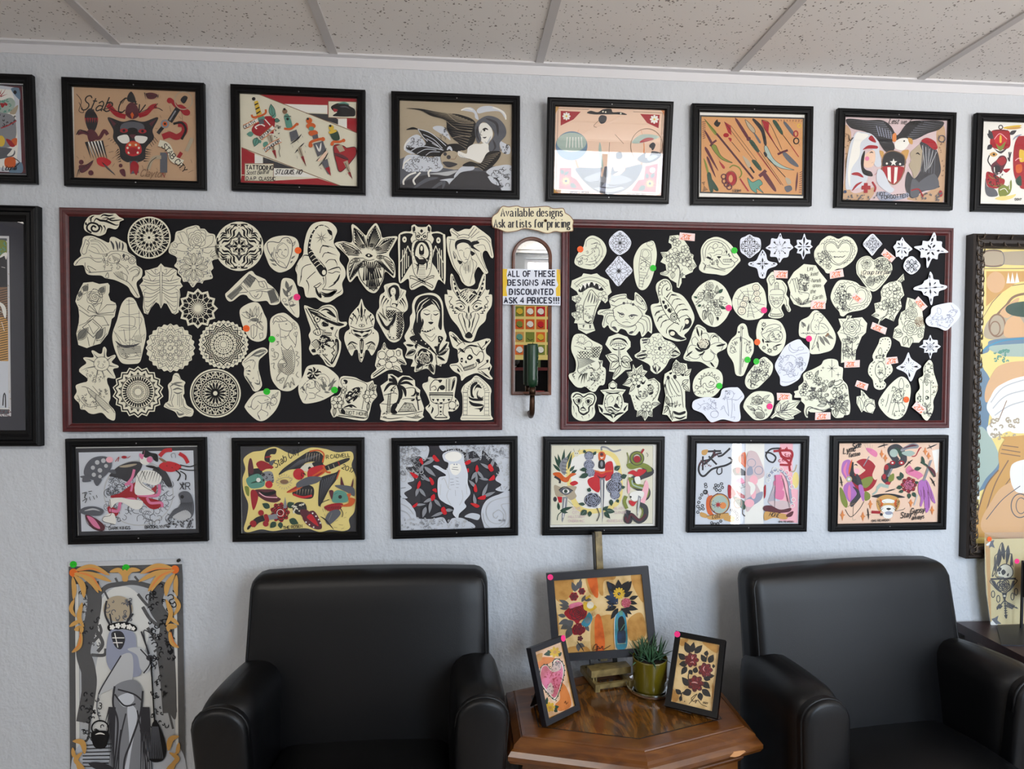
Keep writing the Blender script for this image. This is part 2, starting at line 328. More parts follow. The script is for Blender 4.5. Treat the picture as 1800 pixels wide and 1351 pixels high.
class Art:
 "draws in photo-crop units; T maps them to (u, v) metres on the sheet"
 def __init__(s,T,y0,eps=1.6e-5,unit=1.0):
  s.T=T;s.y0=y0;s.eps=eps;s.k=0;s.v=[];s.f=[];s.c=[];s.col=PAL['k'];s.rep=1;s.ctr=(0,0);s.mir=False;s.U=unit
 def emit(s,P,fs):
  for im in((1,-1)if s.mir else(1,)):
   for r in range(s.rep):
    a=2*PI*r/s.rep;ca,sa=math.cos(a),math.sin(a);k0=len(s.v);y=s.y0-s.k*s.eps
    for x,yy in P:
     if s.rep>1 or s.mir:
      x*=im;x,yy=s.ctr[0]+x*ca-yy*sa,s.ctr[1]+x*sa+yy*ca
     u,v=s.T(x,yy);s.v.append((u,y,v));s.c.append(s.col)
    s.f+=[tuple(i+k0 for i in(f if im>0 else f[::-1]))for f in fs]
  s.k+=1
 def fill(s,P):s.emit(P,[tuple(range(len(P)))])
 def line(s,P,w,taper=0,closed=False,nib=0):
  P=[np.array(p,float)for p in P];Q=[P[0]]
  for p in P[1:]:
   if np.linalg.norm(p-Q[-1])>1e-3:Q.append(p)
  if closed and np.linalg.norm(Q[0]-Q[-1])<1e-3:Q.pop()
  P=Q;n=len(P)
  if n<2:return
  out=[]
  for i in range(n):
   a=P[i-1]if(closed or i)else P[i];b=P[(i+1)%n]if(closed or i<n-1)else P[i]
   d1=P[i]-a;d2=b-P[i]
   d=d1/(np.linalg.norm(d1)+1e-9)+d2/(np.linalg.norm(d2)+1e-9);L=np.linalg.norm(d)
   if L<1e-6:d=d2 if np.linalg.norm(d2)else d1;L=np.linalg.norm(d)
   d/=L;m=1/max(.55,min(1,L/2 if(np.linalg.norm(d1)>0 and np.linalg.norm(d2)>0)else 1))
   t=i/(n-1)if n>1 else 0;h=w/2*m
   if taper==1:h*=max(.06,math.sin(PI*t))**.7
   elif taper==2:h*=max(.06,1-t)
   if nib:h*=nib+(1-nib)*abs(d[1])**1.3
   nn=np.array([-d[1],d[0]]);out.append((P[i]+nn*h,P[i]-nn*h))
  V=[tuple(q)for ab in out for q in ab]
  s.emit(V,[(2*i,2*i+1,(2*i+3)%(2*n),(2*i+2)%(2*n))for i in range(n if closed else n-1)])
 def text(s,txt,size,ang,x,y,w,nib=0,serif=0,slant=0,gap=1.0,wid=1.0):
  k=size/6;ca,sa=math.cos(math.radians(ang)),math.sin(math.radians(ang));cx=0
  for ch in txt:
   if ch in ' _':cx+=2.6*k*wid;continue
   g=GL.get(ch)or GL.get(ch.upper())
   if not g:continue
   mx=max(p[0]for _,P in g for p in P)
   tr=lambda p:(x+(cx+(p[0]*wid+slant*p[1])*k)*ca+p[1]*k*sa,y+(cx+(p[0]*wid+slant*p[1])*k)*sa-p[1]*k*ca)
   for cur,P in g:
    Q=[tr(p)for p in P];s.line(smooth(Q,False,3)if cur else Q,w,nib=nib)
    if serif and not cur:
     for e_ in(P[0],P[-1]):
      if e_[1]in(0,4,6,-2)and len(P)<4 and P[0][1]!=P[-1][1]:
       s.line([tr((e_[0]-serif,e_[1])),tr((e_[0]+serif,e_[1]))],w*(.45 if nib else.9))
   cx+=(mx*wid+gap)*k
 def ring(s,cx,cy,rx,ry,w=0):
  n=max(10,min(40,int(rx*.9)));P=[(cx+rx*math.cos(2*PI*i/n),cy+ry*math.sin(2*PI*i/n))for i in range(n)]
  s.line(P,w,closed=True)if w else s.fill(P)
 def leafpts(s,x0,y0,x1,y1,w):
  d=np.array([x1-x0,y1-y0],float);nn=np.array([-d[1],d[0]])/(np.linalg.norm(d)+1e-9);p0=np.array([x0,y0])
  A=[p0+d*t+nn*w/2*math.sin(PI*t**.8)for t in np.linspace(0,1,9)];Bq=[p0+d*t-nn*w/2*math.sin(PI*t**.8)for t in np.linspace(1,0,9)][1:-1]
  return A+Bq
 def run(s,txt):
  for cmd in txt.replace('\n',' ').split(';'):
   a=cmd.split()
   if not a:continue
   c=a[0];pp=lambda L:[tuple(map(float,q.split(',')))for q in L]
   try:s.one(c,a,pp)
   except Exception as ex:print('ART?',cmd[:60],ex)
 def one(s,c,a,pp):
  if c=='k':s.col=PAL[a[1]]
  elif c=='l':P=pp(a[2:]);s.line(smooth(P,False),float(a[1]))
  elif c=='L':P=pp(a[2:]);s.line(smooth(P,True),float(a[1]),closed=True)
  elif c=='i':s.line(pp(a[2:]),float(a[1]))
  elif c=='I':s.line(pp(a[2:]),float(a[1]),closed=True)
  elif c=='b':s.line(smooth(pp(a[2:]),False),float(a[1]),1)
  elif c=='q':s.line(smooth(pp(a[2:]),False),float(a[1]),2)
  elif c=='f':s.fill(smooth(pp(a[1:]),True))
  elif c=='p':s.fill(pp(a[1:]))
  elif c=='o':(x,y),=pp([a[2]]);rx=float(a[3]);s.ring(x,y,rx,float(a[4])if len(a)>4 else rx,float(a[1]))
  elif c=='d':(x,y),=pp([a[1]]);rx=float(a[2]);s.ring(x,y,rx,float(a[3])if len(a)>3 else rx)
  elif c=='.':
   for x,y in pp(a[2:]):s.ring(x,y,float(a[1]),float(a[1]))
  elif c=='v':
   (x0,y0),(x1,y1)=pp(a[2:4]);s.line(s.leafpts(x0,y0,x1,y1,float(a[4])),float(a[1]),closed=True);s.line([(x0,y0),(x0+(x1-x0)*.8,y0+(y1-y0)*.8)],float(a[1])*.8)
  elif c=='V':(x0,y0),(x1,y1)=pp(a[1:3]);s.fill(s.leafpts(x0,y0,x1,y1,float(a[3])))
  elif c=='w':
   (x,y),=pp([a[2]]);R=float(a[3]);n=int(a[4]);w=float(a[1]);ph=float(a[5])if len(a)>5 else 0
   P=[]
   for i in range(n*8):
    t=2*PI*i/(n*8)+ph;P.append((x+R*(.62+.38*abs(math.cos(n*(t-ph)/2))**.6)*math.cos(t),y+R*(.62+.38*abs(math.cos(n*(t-ph)/2))**.6)*math.sin(t)))
   s.line(P,w,closed=True);s.ring(x,y,R*.2,R*.2,w)
   for i in range(n):
    t=ph+2*PI*(i+.5)/n;s.line([(x+R*.25*math.cos(t),y+R*.25*math.sin(t)),(x+R*.62*math.cos(t),y+R*.62*math.sin(t))],w*.8)
  elif c=='W':
   (x,y),=pp([a[1]]);R=float(a[2]);n=int(a[3]);P=[]
   for i in range(n*8):
    t=2*PI*i/(n*8);P.append((x+R*(.6+.4*abs(math.cos(n*t/2))**.6)*math.cos(t),y+R*(.6+.4*abs(math.cos(n*t/2))**.6)*math.sin(t)))
   s.fill(P)
  elif c=='r':
   (x,y),=pp([a[2]]);R=float(a[3]);w=float(a[1]);rn=random.Random(int(x*7+y))
   for kx,(rr,n)in enumerate(((1,6),(.74,5),(.5,4),(.28,3))):
    ph=rn.random()*6
    for i in range(n):
     t0=ph+2*PI*i/n;P=[]
     for j in range(7):
      t=t0+(2*PI/n*1.12)*j/6;q=R*rr*(.8+.2*math.sin(PI*j/6));P.append((x+q*math.cos(t),y+q*math.sin(t)))
     s.line(smooth(P,False),w)
   s.line([(x+R*.02*j*math.cos(j*.9),y+R*.02*j*math.sin(j*.9))for j in range(9)],w)
  elif c=='e':
   (x,y),=pp([a[2]]);r=float(a[3]);w=float(a[1]);s.line(smooth([(x-r,y),(x,y-r*.55),(x+r,y),(x,y+r*.5)],True),w,closed=True);s.ring(x,y,r*.4,r*.4,w);s.ring(x,y,r*.2,r*.2)
  elif c=='h':
   w=float(a[1]);n=int(a[2]);p=[np.array(q)for q in pp(a[3:7])]
   for i in range(n):
    t=i/(n-1);s.line([p[0]+(p[1]-p[0])*t,p[2]+(p[3]-p[2])*t],w)
  elif c=='H':
   w=float(a[1]);n=int(a[2]);p=[np.array(q)for q in pp(a[3:7])]
   for i in range(n):
    t=i/(n-1);s.line([p[0]+(p[1]-p[0])*t,.5*(p[0]+(p[1]-p[0])*t+p[2]+(p[3]-p[2])*t),p[2]+(p[3]-p[2])*t],w,2)
  elif c=='x':
   w=float(a[1]);n=int(a[2]);(x0,y0),(x1,y1)=pp(a[3:5]);rn=random.Random(int(x0*3+y1))
   for i in range(n):
    x,y,r,t=rn.uniform(x0,x1),rn.uniform(y0,y1),rn.uniform(.06,.16)*min(abs(x1-x0),abs(y1-y0)),rn.random()*6
    s.line(smooth([(x+r*(1-j*.13)*math.cos(t+j*.9),y+r*(1-j*.13)*math.sin(t+j*.9))for j in range(6)],False,4),w)
  elif c=='S':
   w=float(a[1]);(x0,y0),(x1,y1)=pp(a[2:4]);z=float(a[4]);yy=y0;k=0
   while yy<y1:
    xx=x0+(z/2 if k%2 else 0)
    while xx<x1:s.line(smooth([(xx-z/2,yy),(xx,yy+z*.5),(xx+z/2,yy)],False,4),w);xx+=z
    yy+=z*.5;k+=1
  elif c=='t':s.text(' '.join(a[5:]),float(a[2]),float(a[3]),*pp([a[4]])[0],float(a[1]))
  elif c=='T':s.text(' '.join(a[5:]),float(a[2]),float(a[3]),*pp([a[4]])[0],float(a[1]),slant=.35,gap=.7,wid=.8)
  elif c[0]=='@':
   s.mir=c.endswith('*');s.rep=int(c[1:].rstrip('*'))
   if len(a)>1:s.ctr=pp([a[1]])[0]
def sheet_mesh(art,outline,y0,th,col):
 "puts the paper body (front, back, edge) behind the inks of art"
 n=len(outline);k=len(art.v);P=[art.T(x,y)for x,y in outline]
 ar=sum(P[i][0]*P[(i+1)%n][1]-P[(i+1)%n][0]*P[i][1]for i in range(n))
 if ar<0:P=P[::-1]
 art.v+=[(u,y0,v)for u,v in P]+[(u,y0+th,v)for u,v in P];art.c+=[col]*(2*n)
 art.f+=[tuple(k+i for i in range(n)),tuple(k+2*n-1-i for i in range(n))]+[(k+(i+1)%n,k+i,k+n+i,k+n+(i+1)%n)for i in range(n)]
BOARD_Y=-.0095
def pts(s):return[tuple(map(float,q.split(',')))for q in s.split()]
def inside(P,Q):
 "which points of P lie in polygon Q"
 P=np.asarray(P);r=np.zeros(len(P),bool);n=len(Q)
 for i in range(n):
  (x0,y0),(x1,y1)=Q[i],Q[i-1]
  c=(y0>P[:,1])!=(y1>P[:,1]);r^=c&(P[:,0]<(x1-x0)*(P[:,1]-y0)/((y1-y0)or 1e-9)+x0)
 return r
def papers(ox,oy,sc,rows,cat='paper cutout',group=None,dy=0.0):
 "each row: name, label, colour, outline (s = smooth), inks, layer"
 for row in rows:
  name,label,col,out,ink=row[:5];lay=row[5]if len(row)>5 else 0
  sm=out[0]=='s';P=pts(out[1:]if sm else out);P=smooth(P,True,9)if sm else P
  w=np.array([py(ox+x/sc,oy+y/sc,BOARD_Y)for x,y in P]);lo,hi=w.min(0),w.max(0)
  a,c=(-1.0585,.2173)if lo[0]<.3 else(.398,1.6742)
  over=lo[0]<a+.0255 or hi[0]>c-.0255 or lo[2]<1.3054+.0255 or hi[2]>1.951-.0255
  yy=BOARD_Y-.0011-lay*.0009-max(dy,.0075 if over else 0)
  T=lambda x,y:tuple(py(ox+x/sc,oy+y/sc,yy)[[0,2]])
  A=Art(T,yy-2e-5);A.run(ink);Q=[T(x,y)for x,y in P]
  if A.v:
   ok=inside(np.array(A.v)[:,[0,2]],Q);A.f=[f for f in A.f if ok[list(f)].all()]
   use=sorted({i for f in A.f for i in f});ix={k:i for i,k in enumerate(use)};A.v=[A.v[k]for k in use];A.c=[A.c[k]for k in use];A.f=[tuple(ix[i]for i in f)for f in A.f]
  sheet_mesh(A,P,yy,.0005,PAL.get(col)if col in PAL else lin(col))
  v=np.array(A.v);lo,hi=v.min(0),v.max(0)
  o=mk(name,A.v,A.f,M['ink'],loc=((lo+hi)/2).tolist(),inks=A.c);tag(o,label,cat,group)
def star(cx,cy,r1,r2,n,ph=0):
 return ' '.join('%.0f,%.0f'%(cx+(r1 if i%2==0 else r2)*math.cos(ph+PI*i/n),cy+(r1 if i%2==0 else r2)*math.sin(ph+PI*i/n))for i in range(2*n))
def circ(cx,cy,r,n=40,ry=None):return ' '.join('%.0f,%.0f'%(cx+r*math.cos(2*PI*i/n),cy+(ry or r)*math.sin(2*PI*i/n))for i in range(n))
# ---------------- the room ----------------
b=B().box(XL,XR,0,.12,0,2.7);struct('wall_back',b,M['wall'])
b=B().box(XL-.12,XL,YB-.12,.12,0,2.7);struct('wall_left',b,M['wall'])
b=B().box(XR,XR+.12,YB-.12,.12,0,2.7);struct('wall_right',b,M['wall'])
b=B();xs=[XL]
for a_,c_,z0,z1 in sorted(OPEN):
 b.box(xs[-1],a_,YB-.12,YB,0,2.7);b.box(a_,c_,YB-.12,YB,0,z0);b.box(a_,c_,YB-.12,YB,z1,2.7);xs.append(c_)
b.box(xs[-1],XR,YB-.12,YB,0,2.7);struct('wall_front',b,M['wall'])
b=B().box(XL-.12,XR+.12,YB-.12,.12,-.1,0);struct('floor',b,M['floor'])
for i,(a_,c_,z0,z1)in enumerate(OPEN):
 b=frame_mesh(c_-a_,z1-z0,[(0,-.03),(0,.03),(.03,.03),(.03,-.03)]);b.v=[((a_+c_)/2-x,YB-.06-y,z0+z)for x,y,z in b.v]
 if i!=1:b.box((a_+c_)/2-.02,(a_+c_)/2+.02,YB-.08,YB-.04,z0+.05,z1-.05)
 struct('window_%d'%(i+1),b,M['whitetrim'])  # the last one frames the window added for extra daylight
LX0,TS=-.8931,.6096
b=B().box(XL-.12,XR+.12,YB-.12,.12,ZC+.004,ZC+.03);struct('ceiling',b,M['tile'])
b=B();k=math.floor((XL-LX0)/TS)
while LX0+k*TS<XR:
 x=LX0+k*TS;b.box(x-.012,x+.012,YB,-.02,ZC-.001,ZC+.02);k+=1
for yy in(-.665,-.665-1.219,-.665-2.438):
 b.box(XL,XR,yy-.012,yy+.012,ZC-.0015,ZC+.02)
struct('trim_1',b,M['tee'])
b=B().box(XL,XR,-.0215,0,ZC-.0015,ZC+.02).box(XL,XR,-.0025,0,ZC-.028,ZC);struct('trim_2',b,M['whitetrim'])
b=B().box(XL,XR,-.012,0,0,.10);struct('baseboard_back',b,M['whitetrim'])
for(x,y)in ADDED_TROFF:
 o=root('added_ceiling_light',(x,y,ZC),'added flat white ceiling light panel, unseen behind the camera','ceiling light','added ceiling light panels')
 B().box(-.6,.6,-.3,-.27,-.012,0).box(-.6,.6,.27,.3,-.012,0).box(-.6,-.57,-.27,.27,-.012,0).box(.57,.6,-.27,.27,-.012,0).build('frame',M['whitetrim'],o)
 B().box(-.57,.57,-.27,.27,-.004,0).build('diffuser',M['whitetrim'],o)
 # ---------------- pin boards ----------------
MOLD=[(0,0),(0,.014),(.0025,.0165),(.009,.0165),(.0105,.0145),(.0125,.0145),(.014,.017),(.018,.0165),(.0215,.0135),(.0235,.0115),(.0245,.0112),(.0245,0)]
for(x0,x1,lab)in((-1.0585,.2173,'mahogany framed black pin board crowded with cream tattoo cutouts, left of the arched mirror'),(.398,1.6742,'mahogany framed black pin board with pink price tags, right of the arched mirror')):
 w,z0,z1=x1-x0,1.3054,1.951
 o=root('pin_board',((x0+x1)/2,0,z0),lab,'pin board','pin boards')
 frame_mesh(w,z1-z0,MOLD).build('frame',M['mahog'],o)
 B().box(-w/2+.022,w/2-.022,BOARD_Y,-.001,.022,z1-z0-.022).build('board_panel',M['felt'],o)
 # ---------------- framed prints ----------------
FP=[(0,0),(0,.014),(.002,.0175),(.006,.0185),(.0105,.0185),(.012,.0165),(.0175,.0165),(.019,.0185),(.0215,.018),(.0238,.0145),(.0245,.0125),(.0245,.004)]
def picture(q,label,crop,art_txt,tilt=0.,paper='w',prof=FP,cat='framed print',group='framed prints on the wall',glass=True,depth=.018,name='framed_print',fm='black',mats=None,bord=.0235,screws=True,wash=False,extra=None):
 q=pts(q);t=math.radians(tilt);h0=.31;yo=-depth
 for _ in range(3):
  c=[py(*q[0],yo-h0*math.sin(t)),py(*q[1],yo-h0*math.sin(t)),py(*q[2],yo),py(*q[3],yo)]
  w=(np.linalg.norm(c[1]-c[0])+np.linalg.norm(c[2]-c[3]))/2;h0=h=(np.linalg.norm(c[0]-c[3])+np.linalg.norm(c[1]-c[2]))/2
 base=(c[2]+c[3])/2;roll=-math.atan2(((c[2]-c[3])+(c[1]-c[0]))[2],((c[2]-c[3])+(c[1]-c[0]))[0])
 o=root(name,(base[0],-.0005-.002*abs(tilt)/5,base[2]),label,cat,group,(t,roll,0))
 frame_mesh(w,h,prof).build('frame',M[fm],o)
 ox,oy,sc=crop
 Hm=homog(q,[(-w/2,h),(w/2,h),(w/2,0),(-w/2,0)]);T=lambda x,y:Hm(ox+x/sc,oy+y/sc)
 yb=-.0062;A=Art(T,yb-1.5e-5);A.run(art_txt)
 i=bord-.003;k=len(A.v)
 A.v+=[(-w/2+i,yb,i),(w/2-i,yb,i),(w/2-i,yb,h-i),(-w/2+i,yb,h-i),(-w/2+i,-.004,i),(w/2-i,-.004,i),(w/2-i,-.004,h-i),(-w/2+i,-.004,h-i)];A.c+=[PAL[paper]]*8
 A.f+=[(k,k+1,k+2,k+3),(k+7,k+6,k+5,k+4),(k,k+4,k+5,k+1),(k+1,k+5,k+6,k+2),(k+2,k+6,k+7,k+3),(k+3,k+7,k+4,k)]
 mk('print',A.v,A.f,M['wash' if wash else 'ink'],o,inks=A.c)
 if mats:
  for(nm,m_,a0,a1,yy)in mats:frame_mesh(w,h,[(a0,.0064),(a0,yy),(a1,yy),(a1,.0064)]).build(nm,M[m_],o)
 if glass:mk('glass',[(-w/2+i,-.0112,i),(w/2-i,-.0112,i),(w/2-i,-.0112,h-i),(-w/2+i,-.0112,h-i)],[(0,1,2,3)],M['glass'],o)
 if screws:
  for zz in(.0148,h-.0148):
   B().lathe([(.0018,0),(.0018,.0012),(.001,.0016)],n=10).build('screw',M['metal'],o)
   sc_=o.children[-1];sc_.rotation_euler=(PI/2,0,0);sc_.location=(.002,-.0163,zz)
 return o
 # ---------------- art of the framed prints ----------------
picture('107,134 357,144 361,333 111,325','black framed tan tattoo flash print of a snarling black panther among daggers, top row',(0,120,4.737),'''
k t;p 597,142 1622,180 1640,945 600,912;k k;T 10 120 4 650,330 Stab City;l 5 620,200 660,260 640,340 680,350 640,270;l 5 980,270 1030,230 1000,280;
k d;f 925,500 880,395 1000,430 1085,415 1180,430 1300,395 1255,500 1265,570 1200,650 1190,740 1130,770 1085,760 1040,770 985,730 975,650 925,570;k m;p 890,400 950,445 930,470;p 1290,405 1225,445 1245,470;k q;f 1000,450 1080,430 1170,450 1180,500 1085,520 990,500;k k;f 1040,500 1085,480 1130,500 1110,560 1060,560;k r;d 1015,505 34 18;d 1170,510 34 18;k k;d 1015,505 12;d 1170,510 12;k w;f 960,560 1040,540 1060,600 1000,610;f 1110,550 1210,560 1180,610 1120,600;k m;f 1060,540 1115,540 1090,570;k R;f 1035,620 1090,590 1150,620 1160,690 1090,720 1030,690;k o;f 1050,610 1090,600 1140,615 1130,640 1050,635;k c;. 10 1045,650 1065,625 1115,625 1140,650 1055,690 1130,690;k r;f 1050,660 1090,650 1130,665 1110,700 1070,700;k k;H 10 6 970,660 990,760 940,690 960,770;H 10 6 1200,660 1180,760 1250,670 1230,760;h 4 4 900,570 960,600 880,580 940,620;h 4 4 1220,590 1270,560 1250,640 1300,600;
k q;p 1062,760 1130,760 1140,860 1070,870;k r;f 1070,790 1100,760 1140,800 1120,880 1090,840 1070,870;k d;f 1050,260 1045,220 1075,180 1105,220 1110,270;k m;f 1030,370 1040,300 1085,270 1130,310 1140,380 1085,410;k o;p 1070,370 1085,350 1100,375 1085,410;k r;l 40 1030,390 960,370 900,310 880,290;l 40 1140,380 1200,360 1250,310 1290,300;k k;l 6 870,270 920,290 880,320 830,330;l 6 1300,280 1270,310 1310,320 1340,340;l 5 1000,350 940,340 900,320;l 5 1160,350 1230,320;
k d;f 690,410 700,350 740,320 780,360 800,420 770,510 720,500;k r;H 14 6 695,400 795,400 700,440 790,440;k m;f 710,510 760,500 800,560 730,600;l 30 630,530 690,520 800,570 850,510 880,540;k k;l 8 620,540 650,500 720,530;k d;H 22 7 700,600 830,590 740,740 880,760;k w;H 12 5 720,600 820,590 760,720 860,720;k R;f 790,740 850,730 910,770 860,810 800,790;k k;f 830,770 870,800 945,880 880,830;k q;l 8 850,790 930,865;
k r;f 1390,240 1420,240 1470,300 1440,310;d 1400,255 24;d 1545,355 26;f 1450,300 1500,290 1560,340 1530,380 1480,330;k a;o 8 1515,255 74;k d;f 1490,250 1520,215 1550,230 1520,280;l 46 1470,320 1400,430;l 30 1380,430 1300,530;k s;l 12 1450,340 1400,420;d 1360,450 36;k o;d 1360,450 20;k k;d 1360,450 9;
k r;l 50 1340,560 1400,540 1460,560 1520,520 1520,460 1470,450;k k;l 20 1430,450 1500,440 1535,500 1500,580;k q;l 60 1350,690 1350,860;k r;l 30 1380,680 1440,760 1500,690;k c;l 56 1310,610 1380,640 1430,740 1510,780;k T;l 6 1300,640 1370,670 1410,770 1500,800;k k;t 7 46 50 1330,640 STAB CITY;k a;l 30 1540,680 1560,640 1590,570;l 30 1330,730 1260,740 1220,830;k k;l 5 1290,730 1240,770 1210,840;
k m;f 1200,200 1250,190 1300,210 1270,240 1220,240;k k;H 8 9 1190,190 1300,230 1200,250 1310,200;k m;d 660,770 20;d 740,860 22;f 640,800 700,790 760,760 720,830 660,860;k d;H 10 8 640,830 740,770 620,900 770,750;k m;d 990,800 16;f 980,840 1020,830 1030,890 1000,880;k k;b 16 860,640 890,630;b 18 890,690 930,680;b 18 920,740 960,710;b 16 950,750 980,730;b 14 920,810 940,780;b 14 1170,800 1180,830;b 16 1200,690 1240,700;b 14 1320,380 1330,400;b 14 1410,350 1400,300;b 14 1480,390 1500,410;b 14 1500,330 1510,430;b 14 1280,490 1300,490;b 14 1290,820 1300,840;b 14 1580,750 1590,780;b 14 1480,830 1500,840;b 14 1600,840 1560,860;b 14 620,720 640,740;b 14 690,740 680,720;b 14 1380,510 1410,515;k T;T 6 60 3 1150,890 Clayton;k r;b 40 1340,860 1360,900''',1.5)
picture('405,146 642,157 642,341 406,334','black framed print of four daggers on a cream diagonal band with red corners, top row',(390,140,6.433),'''
k c;p 190,130 1530,185 1535,1205 195,1170;k r;p 420,150 1530,190 1530,590 1410,530 1410,420 1190,420 1190,270 690,255;k w;p 690,258 1190,275 1190,360 920,350;k D;p 940,362 1190,372 1310,430 1310,490;k w;p 1310,430 1410,430 1410,530 1310,490;k c;p 1200,225 1520,235 1515,420 1200,410;k T;I 7 1200,225 1520,235 1515,420 1200,410;k k;f 1230,290 1300,250 1400,240 1440,280 1500,320 1500,390 1440,400 1330,400 1250,390 1300,350 1260,340;k r;f 1255,310 1310,325 1270,350;k q;b 14 1330,290 1400,290 1440,310;b 10 1350,330 1400,380;k N;b 20 1310,255 1380,245 1440,265;
k r;p 210,750 360,820 360,930 245,930 245,1060 210,1060;p 210,1070 570,1080 570,1130 1080,1100 1360,1195 195,1170;k w;p 360,830 450,860 450,935 360,935;k D;p 455,860 820,990 560,985 560,935 455,935;k w;p 575,990 830,1000 1060,1090 575,1075;k T;i 8 420,150 1535,590;i 8 210,750 1370,1200;k c;p 248,935 575,935 572,1135 245,1130;k T;I 7 248,935 575,935 572,1135 245,1130;k k;t 11 46 1 258,1000 TATTOOING;T 6 44 -2 262,1060 Scott Ballfill;t 7 38 1 262,1122 D.A.P. CLASSIC;T 8 50 0 592,1055 ST.LOUIS, MO;
k r;f 330,560 370,480 480,400 590,420 580,560 560,610 400,620;k w;l 14 390,540 370,520 430,490 480,510;i 12 480,430 540,500;i 10 480,600 580,600;k N;V 570,400 550,260 70;V 570,420 600,350 50;V 590,440 650,450 46;V 350,600 270,600 60;V 390,640 360,740 70;V 460,700 520,740 70;V 440,680 400,690 40;k k;v 5 570,400 550,260 70;v 5 390,640 360,740 70;v 5 590,440 650,450 46;k y;p 360,230 400,220 445,370 390,395;k k;i 14 365,270 405,250;i 14 375,320 420,295;i 14 385,370 430,340;d 355,200 20;k N;f 400,420 450,390 480,420 430,480;k q;p 410,440 460,425 475,480 420,490;k o;l 22 330,380 350,410 440,390 490,360 490,320;k a;p 500,620 560,600 610,870 600,880;k r;p 560,790 600,780 612,880;k k;i 6 540,620 600,860;k O;l 54 240,520 290,500 340,470 400,440;l 54 430,650 500,590 580,520;l 54 470,790 560,720 660,670;k w;l 38 240,520 290,500 340,470 400,440;l 38 430,650 500,590 580,520;l 38 470,790 560,720 660,670;k k;t 6 36 -28 250,540 DEATH;t 6 36 -40 440,660 BEFORE;t 6 34 -34 490,800 DISHONOR;x 6 10 580,500 660,650;l 5 640,710 650,760 640,800 655,860;
k N;f 700,400 740,370 780,450 790,530 730,530 710,450;k T;d 710,345 28;k k;d 705,320 14;l 8 700,400 780,400;d 740,430 16;k o;l 24 700,540 780,540 850,480;d 850,490 16;k q;p 760,580 840,550 870,640 780,690;k k;b 14 770,715 850,660 900,600;b 14 820,820 870,760 930,700;k a;p 850,770 890,740 950,970;k r;p 890,860 920,850 952,975;k k;i 6 870,760 945,960;b 18 795,730 800,755;b 18 855,680 865,700;b 18 905,620 912,640;b 18 845,850 850,880;b 18 935,790 940,815;b 18 940,730 950,750;
k o;d 985,450 34;d 1005,510 54 34;d 1030,590 54 34;k N;d 1010,540 30 24;k q;p 1020,620 1080,600 1090,650 1030,660;k k;d 970,430 14;k o;l 30 990,730 1010,690 1100,660 1150,660;d 1000,730 24;d 1140,660 24;k q;p 1030,710 1140,680 1180,800 1080,860;k w;b 22 1060,720 1100,790 1120,700;k k;b 16 1060,910 1130,850 1180,760;b 14 1090,970 1150,900 1200,810;k f;b 40 1080,910 1140,860 1190,790;k q;p 1120,920 1190,880 1230,1060 1200,1060;k r;p 1165,990 1215,970 1230,1080;b 18 1110,980 1125,1000;k k;b 18 1200,870 1210,890;
k r;f 1260,760 1300,720 1380,740 1410,760 1500,750 1520,810 1480,890 1340,1030 1290,920;k k;L 7 1260,760 1300,720 1380,740 1410,760 1500,750 1520,810 1480,890 1340,1030 1290,920;k n;f 1215,590 1230,560 1300,560 1330,660 1260,670;k y;f 1205,580 1260,550 1300,570 1230,600;d 1235,530 30;k k;d 1225,510 14;k o;l 26 1240,710 1260,690 1330,690 1380,670;d 1245,715 20;d 1375,675 20;k a;p 1290,740 1350,720 1390,790 1330,810;p 1370,920 1420,900 1475,1115;k m;b 40 1270,820 1340,850 1430,890;k k;l 5 1270,840 1430,900;k r;p 1420,1040 1450,1030 1476,1118;k k;i 6 1390,930 1470,1100;b 18 1400,1050 1410,1065''',1.5)
